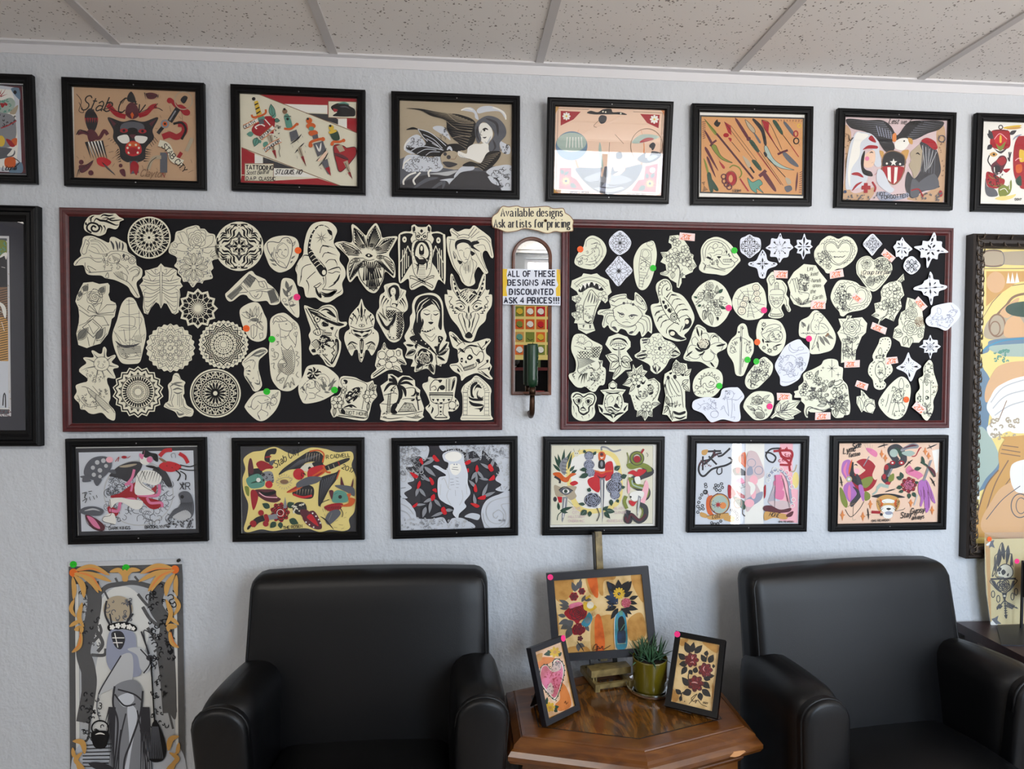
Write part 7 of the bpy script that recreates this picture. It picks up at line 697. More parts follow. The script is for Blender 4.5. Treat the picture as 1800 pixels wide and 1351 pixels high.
papers(1130,395,6.755,[('paper_cutout','large cream cutout of a scorpion with an eye on its back and bold black claws',RC,'s250,642 310,660 345,730 355,790 440,820 500,870 560,960 610,1080 600,1160 540,1260 490,1310 517,1358 420,1383 330,1362 240,1320 170,1230 130,1130 95,960 190,925 180,850 155,760 170,690','l 8 190,850 185,760 210,690 270,660 320,700 330,760 290,780;. 7 205,830 198,790 200,750 210,715 235,690 265,675;l 7 230,840 225,770 250,720 290,700;b 14 300,740 280,770 300,780;l 8 200,860 240,1000 330,1130 430,1180;l 8 250,860 330,950 390,1050 440,1150;f 230,900 260,905 255,940 235,930;f 250,960 280,950 290,990 265,1000;f 290,930 310,960 300,975;f 290,1010 320,990 340,1040 310,1040;f 330,980 350,1010 345,1030;k k;o 9 370,1090 42;o 7 370,1090 26;d 372,1090 12;. 7 390,1150 410,1165 425,1180;@1;q 16 280,860 330,800 350,830;l 7 300,900 340,830 400,830;q 16 340,830 390,840 430,850;l 7 340,950 370,890 430,880;q 15 400,880 430,880 470,900;l 7 380,1010 420,950 490,940;q 15 430,950 480,940 510,960;l 7 400,1060 450,1010 530,1010;q 15 470,1010 520,1000 550,1020;l 7 420,1120 460,1090 520,1070;l 8 520,1070 570,1120;f 500,1120 560,1110 580,1160 550,1220 500,1240 470,1250 500,1190;k c;d 522,1150 24 28;k k;q 16 220,960 150,970 120,990;l 7 240,1010 170,1030 140,1080;q 15 200,1030 160,1050 150,1090;l 7 280,1060 200,1090 170,1150;q 15 230,1090 190,1110 180,1150;l 7 320,1120 240,1150 210,1220;q 15 280,1130 230,1160 220,1210;l 7 370,1160 290,1230 280,1290;f 310,1250 370,1250 420,1300 440,1360 360,1340 320,1310;k c;d 350,1290 30 26;k k;f 400,1290 460,1330 510,1350 440,1365;l 8 440,1270 470,1200'),('paper_cutout','cream cutout of an upright spray of hibiscus with a price tag at its top',RC,'320,130 420,120 500,195 550,270 560,330 605,360 595,400 640,490 600,530 590,560 500,600 505,630 460,630 460,690 430,750 405,740 400,690 330,650 300,615 210,590 205,570 280,540 270,470 210,440 240,390 210,325 290,320 345,270 340,230 305,210','k g;w 6 370,340 70 5;w 6 320,400 50 5;w 6 440,390 66 5;w 6 520,440 62 5;w 6 350,500 60 5;w 6 400,210 50 5;w 5 350,160 40 4;w 6 500,290 50 5;w 5 560,380 40 4;v 5 310,560 215,580 40;v 5 360,560 350,640 50;v 5 290,380 220,335 40;l 7 420,480 440,560 420,730;l 6 390,440 430,520;l 5 470,520 440,590 500,590;v 5 540,490 590,550 40;v 5 560,470 630,490 40;v 5 470,570 450,630 30;b 12 330,170 350,190 380,150;x 4 12 300,330 540,520'),('paper_cutout','cream cutout of a skull in profile with an exposed brain, top of the right board',RC,'s880,143 980,180 1060,250 1110,330 1158,410 1130,460 990,592 860,585 730,570 670,530 672,480 692,430 690,290 740,200 800,160','k g;l 6 730,430 710,300 770,200 880,175 980,220 1040,300 1080,380 1130,410 1090,450;l 6 740,400 750,290 800,220 880,200 960,240 1000,310 990,350;l 5 830,250 860,220 890,240 880,270 840,280 830,250;l 5 890,210 940,220 950,260 900,270;l 5 780,300 800,260 840,290 850,330 790,330;l 5 860,320 900,300 940,310 930,350 870,350;l 5 950,270 980,300 960,340;l 5 770,340 800,350 810,390 760,370;l 5 840,370 880,350;k k;f 880,375 930,375 905,400;b 22 750,385 790,395 820,410;f 985,305 1000,315 990,340;k g;l 6 900,400 930,440 960,470 1030,470;l 5 950,410 1040,410 1050,440 960,440;h 5 6 955,410 1045,410 955,440 1045,440;. 10 1030,370 1020,350 1045,410;x 5 22 790,400 890,480;l 6 900,430 890,490 960,520 1060,500;l 6 750,470 730,540;l 6 760,480 870,520 980,530;i 5 750,500 980,550;l 6 710,450 740,480 720,530;l 6 1060,420 1090,460 1060,500;i 4 930,360 1030,360'),('paper_cutout','cream egg shaped cutout of a bouquet of roses, daisies and grass, beside a pink sticker',RC,'s790,657 880,670 970,740 1030,850 1060,950 1030,1030 980,1120 900,1195 830,1210 740,1170 680,1100 620,960 580,870 600,820 680,720','k g;r 5 790,730 54;w 5 690,840 44 6;r 5 780,860 60;w 5 830,820 40 5;w 5 880,930 50 6;w 5 810,970 60 6;w 5 890,1040 44 6;v 5 880,820 880,720 40;v 5 910,880 960,860 40;k n;V 900,810 950,760 40;V 920,970 980,1000 40;V 650,870 600,850 24;V 690,950 650,970 30;k g;v 5 740,1010 720,1130 50;v 5 800,1040 820,1190 50;v 5 770,1020 740,1120 36;l 5 690,870 630,920 680,910 620,960;l 5 700,900 640,940;l 5 900,900 1000,930 960,950;x 5 20 700,780 920,1030;k k;f 870,1095 900,1100 890,1140;V 820,780 790,780 16'),],group=GRB)
papers(1280,395,6.755,[('paper_cutout','rounded cream cutout of a spider web with smiling faces, beside a pink sticker',RC,'s330,683 370,700 430,780 455,900 455,970 430,1050 370,1110 250,1130 170,1110 100,1050 60,980 50,890 100,780 180,730','k g;i 5 255,915 140,770;i 5 255,915 225,750;i 5 255,915 330,740;i 5 255,915 80,870;i 5 255,915 230,1100;i 5 255,915 310,1110;i 5 255,915 400,1050;i 5 255,915 430,950;i 5 255,915 110,980;i 5 255,915 400,800;l 4 120,960 115,880 170,800 225,790 300,790;l 4 160,940 165,890 200,830 240,830 290,840;l 4 230,990 260,985 310,990 350,960;l 4 225,1030 260,1025 320,1035 380,1000;l 4 225,1065 260,1055 310,1065;l 4 225,1085 270,1075 310,1090;k k;d 255,915 13;k c;d 330,745 42;d 340,815 34;d 345,885 38;d 208,880 34;d 180,945 40;d 160,1020 46;k g;o 6 330,745 42;o 5 340,815 34;o 6 345,885 38;o 6 208,880 34;o 6 180,945 40;o 7 160,1020 48;@1;. 5 318,735 342,735 330,808 350,808 333,877 357,877 200,872 218,872 170,937 192,937 148,1010 174,1010;b 5 310,755 330,768 350,755;b 5 325,820 340,830 355,820;b 5 325,895 345,908 365,895;b 5 190,890 208,900 225,890;b 5 160,955 180,966 200,955;b 6 138,1030 160,1046 184,1030;x 4 6 110,830 200,880'),('paper_cutout','pale blue white cutout of a six sided snowflake filigree, next to the skull profile',RW,'s255,113 300,140 380,170 383,290 320,350 255,395 200,360 150,320 140,240 150,165 200,140','k D;@4* 257,255;l 5 0,-10 8,-60 30,-80 40,-60 20,-50;l 5 10,-10 50,-30 80,-20 90,-50 60,-55;o 4 14,-110 10;o 4 24,-92 7;o 4 0,-125 8;V 40,-50 66,-70 12;l 4 70,-20 100,-30 90,0;@1;l 5 257,250 257,130;l 5 257,260 257,380;l 5 250,255 150,255;l 5 260,255 370,255'),('paper_cutout','white cutout of a rounded eight pointed star with long vertical points, right board',RW,'s620,98 650,165 730,170 735,220 775,270 730,310 710,380 650,395 610,450 575,385 500,375 505,310 445,275 500,230 515,160 580,165','@8 610,272;q 9 0,-75 0,-25;q 7 14,-50 6,-20;V 0,-105 0,-80 4;@1;k D;V 620,115 616,150 14;V 605,390 605,430 14;V 470,272 515,272 12;V 700,272 755,275 12;k k;V 540,200 560,225 16;V 680,195 660,220 16;V 545,350 565,325 16;V 685,345 662,325 16;k D;i 4 545,190 565,215;i 4 690,210 665,225;i 4 600,130 612,170;i 4 632,130 622,170'),('paper_cutout','white cutout of a slim eight pointed star, left of the big lacy heart',RW,'s905,103 930,170 985,185 978,235 1005,260 968,290 975,340 925,345 890,410 862,345 815,335 828,290 785,260 820,235 815,180 875,175','V 903,140 899,235 22;V 893,385 898,285 22;V 820,262 880,260 16;V 980,258 915,260 16;V 840,205 880,245 20;V 955,205 915,245 20;V 840,315 880,278 20;V 950,310 915,275 20;k D;i 4 895,200 899,330;i 4 860,262 930,260'),('paper_cutout','white cutout of a soft four pointed star with slender black leaves, above the genie lamp',RW,'s410,295 450,350 475,425 580,455 565,490 470,530 440,625 405,637 370,620 350,540 330,510 245,482 250,445 330,425 370,350','@4 408,462;V 0,-12 0,-75 20;V 0,-120 0,-155 16;@4* 408,462;q 8 14,-105 20,-135;q 9 16,-16 36,-36;@1;k D;V 395,340 388,372 8;V 425,340 430,372 8;i 4 408,390 408,535;i 4 340,462 480,462'),('paper_cutout','cream cutout of an ornate oil lamp with a curling handle and tassel, right board',RC,'s530,555 580,600 565,648 640,660 700,740 690,830 720,870 720,940 745,1010 722,1035 690,1000 665,935 630,985 660,1070 620,1105 540,1108 475,1080 512,1000 480,900 475,780 470,700 455,650 490,590','k g;l 6 500,800 520,770 630,770 660,820 640,920 590,980 550,980 500,910 490,840;i 5 495,830 660,830;i 5 500,900 650,900;l 5 530,990 500,1080 640,1080 600,990;l 5 500,1050 570,1060 640,1050;o 5 575,880 18;o 5 530,870 14;o 5 620,870 14;. 5 575,880 530,870 620,870 550,920 600,920 575,940 515,850 640,850;i 5 550,770 555,700;i 5 600,770 595,700;h 5 4 560,720 560,765 600,720 600,765;l 6 555,700 575,680 600,700;l 5 500,700 480,640 530,600 550,660 520,700;l 5 640,680 680,750 670,820;l 5 660,850 690,900 690,960;L 6 690,950 715,980 720,1020 690,990;x 4 14 510,910 640,970;x 4 10 490,600 560,720;h 4 8 500,1060 640,1060 510,1095 630,1095'),('paper_cutout','cream cutout of a hand holding heather beside handwriting, right board',RC,'900,465 1040,480 1090,560 1175,665 1135,720 1170,880 1160,930 970,975 870,975 780,940 735,860 740,800 705,680 780,560','k g;l 6 730,700 760,640 790,740 800,800;l 6 760,660 790,640 820,760;l 6 790,660 820,630 850,770;l 6 720,720 740,820 800,900 880,940;l 6 830,790 870,800 960,820 940,900;l 5 820,640 840,800 880,820;@1;x 5 46 840,600 970,780;. 7 860,620 890,600 920,620 880,650 940,640 860,680 900,690 940,690 900,730 930,750 880,720 950,720;v 5 900,640 850,580 22;v 5 920,640 910,580 20;v 5 900,790 930,700 24;v 5 860,950 800,870 34;v 5 870,950 830,860 28;v 5 880,950 960,870 30;v 5 880,940 1000,900 26;b 10 880,950 950,910;k G;T 5 46 -16 940,550 Lay;T 5 46 -8 980,610 kind;T 5 44 0 985,680 hands;T 5 44 4 1000,735 upon;T 5 46 -6 970,815 the;T 5 48 -8 1000,890 Earth'),],group=GRB)
papers(1400,400,6.755,[('paper_cutout','large cream heart cutout with a scalloped lace border and flowers, top of the right board',RC,'s380,97 440,108 500,133 580,100 660,130 710,200 725,270 690,360 640,420 550,480 480,490 400,540 350,535 330,500 230,400 210,300 240,230 270,200 300,150','k g;L 7 495,220 540,170 610,160 655,210 660,290 610,380 540,430 500,445 430,420 370,340 330,260 340,190 400,165 460,180;L 6 495,245 540,190 600,180 640,220 640,290 600,365 520,425 470,420 400,350 350,270 355,205 410,180 460,200;l 6 495,220 495,245;l 5 290,200 310,180 325,195 335,160 355,165 365,140 390,150 405,130 425,145 450,135 460,160 490,160 500,180 520,150 545,160 555,140 585,150 600,140 615,160 640,155 645,185 670,190 668,215 690,230 680,255 700,275 680,295 690,320 665,330 665,360 640,360 635,390 610,390 600,415 575,415 560,440;w 5 300,340 50 5;w 5 360,400 50 5;w 5 380,350 40 5;w 5 340,310 40 5;w 5 380,460 34 5;x 5 14 230,280 330,460;k G;k G;l 4 375,290 390,278 400,292 415,280 430,292 445,280 460,290;l 4 490,288 505,278 520,292 540,280 555,290 575,278 600,290 620,280;k g;l 7 440,345 455,340 450,355 480,345 500,352 520,343 545,352 575,330;k D;V 270,400 310,410 20'),('paper_cutout','cream heart cutout filled with flowers under one line of handwriting, right board',RC,'s815,337 870,342 920,382 980,350 1050,350 1110,400 1138,470 1110,560 915,758 740,580 712,510 712,430 750,370','k g;r 5 830,430 64;L 5 815,350 865,355 920,400 980,365 1050,365 1100,410 1120,470 1095,550 915,735 755,575 728,510 728,430 760,380;w 5 960,420 40 5;w 5 1030,400 40 5;w 5 1080,460 36 5;w 5 990,470 36 5;w 5 1050,500 30 5;r 5 880,640 54;w 5 960,620 40 5;w 5 1010,590 34 5;v 5 760,560 820,600 26;x 5 24 930,380 1110,500;x 4 14 780,570 1040,640;k c;p 770,515 1090,515 1090,565 770,565;k D;T 7 50 -1 780,555 Croup tire party;k g;b 10 810,420 830,410 850,425'),('paper_cutout','cream cutout of a lace edged flowery heart with a price tag on it, right board',RC,'s510,625 620,625 710,650 760,690 850,720 890,790 890,850 850,930 780,975 650,1000 600,1020 560,1053 520,1040 510,1000 450,930 410,850 410,790 450,690','k g;L 6 710,770 740,720 800,720 845,770 845,850 800,910 720,930 640,940 590,900 590,800 600,720 650,690 700,720;L 5 715,790 745,745 795,745 822,790 820,845 780,890 700,900 630,915;l 5 560,640 590,660 610,640 640,665 665,650 685,680 715,675 730,700 760,700 785,710 820,715 835,745 865,760 860,790 880,815 865,840 870,870 845,880 840,915 810,915 800,945 770,935 750,960 720,945 700,970 670,955 650,980 620,960;w 5 540,700 44 6;w 5 490,780 44 6;w 5 560,800 50 6;w 5 480,860 40 6;w 5 550,890 44 6;w 5 570,960 36 6;w 5 620,820 40 5;. 7 540,700 490,780 560,800 550,890;x 5 26 450,680 620,980;V 560,740 590,770 20;V 540,940 560,980 18'),('paper_cutout','pale blue white diamond cutout with filigree, right of the big lacy heart',RW,'s905,72 950,110 1015,185 1010,205 960,260 905,330 885,320 840,265 790,195 850,110','k D;@4* 905,195;l 5 0,-10 12,-40 40,-50 40,-25 20,-20;o 4 16,-75 10;o 4 0,-98 8;l 4 24,-8 60,-14 70,-30 46,-40;o 4 66,-4 8;@1;i 4 905,130 905,265;i 4 840,195 975,195'),('paper_cutout','cream cutout of a leaning spray of hibiscus tied at the stem, right board',RC,'1270,545 1283,620 1240,650 1280,800 1235,850 1250,940 1180,1050 1155,1110 1060,1070 1000,1110 980,1160 965,1150 985,1090 890,1040 940,1000 925,900 1000,880 1010,830 1000,760 1035,690 1100,650 1190,630','k g;w 6 1150,700 60 5;w 6 1070,770 60 5;w 6 1200,790 60 5;w 6 1030,920 60 5;w 6 1120,890 64 5;w 6 1190,930 56 5;w 6 1130,990 50 5;v 6 1210,640 1265,560 40;v 5 1230,650 1270,620 24;v 6 1110,1050 1150,1100 50;v 6 980,1040 900,1040 30;v 5 960,960 940,910 40;l 7 1090,1020 1010,1090 975,1150;l 6 1070,1040 990,1080;l 5 1100,850 1090,960 1060,1040;x 4 16 1010,720 1240,1000'),],group=GRB)
papers(1510,395,6.755,[('paper_cutout','white cutout of a small eight pointed star next to a tilted pink tag',RW,'s515,145 540,190 590,240 635,290 592,320 580,370 540,378 510,413 472,375 440,380 432,310 407,260 440,225 450,190 490,187','V 460,210 490,245 16;V 575,215 535,250 16;V 450,330 490,295 16;V 565,345 530,300 16;V 510,210 509,262 10;V 508,345 508,290 10;V 445,270 500,272 10;V 570,275 520,272 10;k D;V 512,160 520,195 10;V 600,280 585,300 10;V 510,365 508,398 10;i 4 470,260 550,285'),('paper_cutout','small white rounded diamond cutout with a black fleur pattern, below the small star',RW,'s630,372 700,430 730,490 680,560 615,588 550,540 527,490 560,410','@4 626,487;l 7 0,-8 22,-40 0,-78 -22,-40 0,-8;q 12 0,-10 0,-55;l 8 24,-24 60,-34 50,-60 30,-50;. 8 40,-40;@1'),('paper_cutout','large white cutout of a tilted eight pointed star, top right corner of the right board',RW,'s890,88 918,140 920,190 985,200 985,260 1060,325 950,340 930,410 870,400 820,505 802,490 795,390 730,390 732,320 657,270 670,255 750,240 757,190 832,190','V 880,150 860,205 26;V 845,250 850,290 16;V 870,215 845,240 14;V 820,235 838,275 20;V 905,235 870,275 22;V 960,305 920,310 24;V 1010,315 960,312 10;V 860,320 895,365 22;V 835,325 805,355 22;V 830,375 820,440 24;V 780,300 820,295 16;V 715,285 745,295 14;V 740,275 775,295 16;k D;i 4 845,300 900,300;i 4 843,300 838,340;V 900,120 880,150 8;V 845,390 835,430 8'),('paper_cutout','white cutout of a four armed star just above the overhanging sketch',RW,'s845,555 876,600 885,645 950,655 960,700 1045,725 1030,760 950,790 940,840 888,850 870,940 850,945 825,855 765,830 745,788 652,770 660,740 750,705 780,660 820,640','V 838,590 842,640 16;V 840,680 845,735 22;V 855,870 852,920 14;V 850,820 845,760 22;V 700,757 765,752 10;V 775,752 825,750 14;V 1010,735 960,740 12;V 930,740 870,745 18;V 765,680 800,710 12;V 915,680 885,710 14;V 775,815 805,790 12;V 920,815 885,785 14;k D;i 4 838,650 850,840;i 4 720,757 960,740'),],group=GRB,dy=.0055)
papers(1510,395,6.755,[('paper_cutout','pale blue white cutout of a faint couple, hanging over the right board rim',RW,'s880,970 1080,922 1130,940 1192,1000 1195,1090 1100,1200 1030,1255 940,1220 830,1200 792,1150 802,1105 850,1060','k l;L 5 930,990 970,1000 970,1050 940,1060;l 5 1060,1040 1100,1010 1150,1040 1120,1090 1080,1080;l 5 830,1140 900,1120 990,1130 1050,1100;l 5 1050,1150 1080,1100 1120,1130 1060,1200;x 5 22 840,1080 1000,1190;x 5 20 1030,1010 1160,1180;l 4 920,1040 900,1080 960,1090;l 5 960,1190 1040,1220 1080,1190;l 4 1090,950 1130,1010'),],group=GRB,dy=.0085)
papers(1510,395,6.755,[('paper_cutout','cream cutout of two sketched roses one above the other, right side of the right board',RC,'575,862 640,880 690,900 750,1020 765,1140 782,1208 762,1338 712,1398 632,1398 597,1458 502,1438 482,1388 402,1338 422,1228 470,1190 470,1130 500,1040 550,1010 560,930','k g;r 6 620,1050 76;r 6 620,1220 100;v 5 620,980 600,880 40;v 5 640,980 680,910 34;v 5 560,1010 520,1060 36;k D;H 9 5 500,1300 420,1270 500,1290 430,1240;k g;v 5 520,1290 410,1330 60;v 5 500,1280 430,1240 50;v 5 560,1320 530,1430 60;v 5 620,1330 600,1450 60;v 5 700,1300 750,1330 50;k T;r 5 720,1150 60;k g;v 5 730,1220 770,1290 50;l 5 500,1140 520,1190;x 4 10 490,1060 560,1180'),],group=GRB)
papers(990,565,6.755,[('paper_cutout','cream cutout of a fish scaled figure under a sun and clouds, right board',RC,'s150,150 240,150 340,220 440,270 465,310 420,450 468,462 465,530 505,570 490,740 430,760 380,830 330,825 260,770 220,785 150,770 70,670 75,620 140,590 150,480 100,350 97,270 115,190','k g;o 5 215,220 40;@12 215,220;i 4 0,-46 0,-64;@1;l 5 160,260 200,240 240,270 300,230 340,260 330,300 270,300;l 5 130,290 180,300 250,330 330,330 400,300;k k;b 14 250,300 265,320 250,335;S 6 190,350 320,430 36;S 6 340,300 440,420 32;. 7 200,370 230,360 260,380 290,370 350,360 370,340 390,330 410,310 430,300 400,360 380,390 360,410;k g;l 5 160,400 180,500 170,580 200,620;h 5 8 190,440 170,560 310,440 380,470;h 6 6 200,600 320,500 220,620 340,520;k b;h 5 4 210,590 290,530 230,610 310,550;k k;q 18 220,620 190,660 180,700;q 18 240,620 220,690 210,740;q 18 260,610 250,680 250,730;q 14 280,610 275,650 270,690;b 12 300,560 340,550 370,590;. 9 330,640 350,670 370,700 340,690;. 6 440,560 470,590 480,630 470,690 440,720 410,740 380,760 350,800 310,790 280,770 140,610 120,630 130,650;k g;l 6 320,600 360,640 380,700 330,760;l 6 420,470 440,530 400,580;v 5 430,500 460,470 20;l 6 390,600 430,640 400,680;l 5 150,600 110,630 140,680;x 5 14 300,560 460,720'),('paper_cutout','cream cutout of a striped flower bud over four bold outlined leaves, right board',RC,'650,140 760,180 800,240 800,300 750,350 825,460 785,480 805,565 740,575 610,690 585,680 605,600 545,590 558,490 500,400 580,370 500,270 540,180','l 8 555,280 580,220 650,195 730,215 765,270;f 560,270 600,210 650,195 720,205 760,260 700,220 650,210 600,225;k g;h 5 7 570,290 750,290 600,235 700,225;l 7 560,290 600,265 660,260 720,270 750,290;l 6 610,300 650,280 700,300;k k;b 16 580,310 610,330 650,335;b 16 670,335 720,320 740,300;k g;i 7 655,300 660,450;i 6 665,300 680,450;k k;v 8 660,460 520,400 90;v 8 690,440 800,460 80;v 8 660,470 560,570 90;v 8 690,470 790,550 70;v 7 680,520 600,660 50;k c;l 5 650,440 560,410;k k;d 680,390 4'),('paper_cutout','cream cutout of a large round chrysanthemum with leaves, right board',RC,'s920,205 1030,192 1060,150 1150,140 1200,210 1280,240 1340,290 1392,380 1330,430 1270,440 1210,540 1115,620 1040,580 1020,510 852,420 870,380 920,340','@9 1150,325;k g;l 5 -20,-40 -16,-70 0,-78 16,-70 20,-40;l 5 -26,-80 -22,-110 0,-118 22,-110 26,-80;l 5 10,-120 14,-146 30,-152 48,-140 44,-112;l 5 -30,-155 0,-190 30,-155;@1;k D;d 1150,318 22;k c;d 1158,325 9;k D;@6 1150,318;. 5 0,-26;@1;b 22 1010,210 960,220 930,215;b 18 1000,240 960,250 940,260;k k;b 26 990,390 930,400 870,415;b 18 980,420 930,440 900,430;b 18 990,340 960,350 930,350;b 20 1100,530 1090,570 1110,600;b 16 1060,520 1070,550 1080,580;b 16 1140,530 1150,550 1130,590;b 20 1290,370 1330,350 1380,380;b 16 1280,400 1320,400 1350,400;k g;v 6 1030,240 925,205 60;v 6 1000,400 855,418 80;v 6 1090,500 1112,612 70;v 6 1260,370 1385,380 80;l 5 1280,250 1340,300 1290,330'),('paper_cutout','cream cutout of a wide eyed face shaped like a heart, right board',RC,'s110,850 170,835 240,857 330,837 390,880 395,930 372,1000 380,1080 350,1140 280,1177 180,1170 110,1110 100,1000 105,950 92,900','l 14 115,900 150,860 200,865 240,895 300,860 360,870 375,920 350,980 310,1010 300,1070 240,1105 190,1070 180,1010 140,970 120,920;o 7 185,940 34 24;o 7 300,950 34 24;d 187,940 20;d 298,948 20;l 6 140,905 185,890 230,915;l 6 260,920 300,900 350,920;l 6 240,960 230,1000 245,1010;b 18 200,1040 235,1020 270,1045;l 7 200,1045 235,1055 275,1050;f 180,1060 240,1090 290,1065 240,1115;b 16 150,980 180,1020 180,1060;b 16 340,980 305,1020 305,1060;k G;q 12 120,1000 130,1060 120,1090;q 12 150,1080 160,1110 160,1140;q 12 220,1120 230,1140 240,1160;q 12 300,1100 310,1120 300,1150;q 12 350,1020 345,1060 350,1100;k k;b 8 160,985 190,975 210,970;b 8 275,985 300,990 320,985'),('paper_cutout','cream cutout of an anchor with a ship and waves inside, bottom of the right board',RC,'590,700 640,740 635,795 745,808 700,870 722,960 772,970 768,1050 600,1195 560,1178 430,1070 413,985 470,990 490,870 440,815 540,800 540,740','o 7 590,760 40;b 18 555,780 590,795 625,780;f 505,835 590,845 670,835 640,855 540,855;l 7 460,825 720,825;L 7 510,890 550,860 660,860 700,930 680,1040 600,1080 520,1060 490,980;. 6 505,920 500,970 505,1020 690,960 690,1000 675,890;k g;l 5 530,1000 520,930 570,880 600,920 570,960;l 5 610,1000 640,900 660,930 650,990;k k;f 600,1000 630,970 660,1010 680,1030 620,1020;b 16 510,1020 570,1015 620,1050 670,1055;b 12 520,1060 560,1050 600,1080;l 6 510,1040 560,1040 610,1070;f 420,1000 470,1040 460,1080;f 760,990 715,1040 730,1060;b 26 470,1090 560,1110 590,1150;b 26 720,1080 640,1100 600,1140;f 540,1110 590,1080 640,1110 590,1100;b 14 660,880 640,910 650,940;l 5 540,1040 545,1080 570,1075'),('paper_cutout','cream cutout of a girl in a dotted heart framed by flowers, right board',RC,'830,505 860,560 935,510 950,570 1000,590 960,640 1010,690 1080,670 1150,730 1155,800 1120,930 1155,970 1060,1040 1060,1130 1010,1120 970,1178 930,1110 870,1130 880,1060 850,1040 800,870 780,860 800,780 705,750 780,660 755,600 820,590','w 6 870,690 70 6;o 5 870,690 18;. 6 870,690;v 7 850,640 840,530 44;v 7 890,630 930,530 44;v 7 920,650 990,600 44;v 7 820,690 715,745 44;v 7 820,650 765,605 40;v 7 840,740 800,830 44;b 12 840,600 850,560;b 12 900,600 920,560;b 14 790,720 760,740;f 920,700 950,720 980,690 960,740 930,740;f 890,750 920,760 890,790 870,770;w 6 1040,790 36 6;f 1000,750 1050,740 1010,770;f 1030,840 1070,830 1060,860 1020,870;f 860,870 900,920 920,940 870,910;l 7 1010,700 1080,690 1130,750 1120,850 1060,940;. 5 1050,720 1090,720 1115,750 1120,790 1110,830 1095,870 1070,910 1040,700 830,880 840,920 850,960 860,1000 880,1030;k g;l 5 890,800 900,860 930,910 980,900 1000,830 960,790;b 9 900,830 920,825 935,835;b 9 955,835 975,830 990,840;b 8 930,890 945,885 960,892;l 4 945,840 945,865;w 6 990,1010 64 6;o 5 990,1010 16;v 7 970,1060 965,1165 44;v 7 1020,1060 1050,1120 40;v 7 940,1050 880,1120 44;v 7 1050,980 1145,970 36;b 14 910,1070 890,1100;b 10 965,1080 965,1140;x 6 12 880,760 1060,920'),],group=GRB)
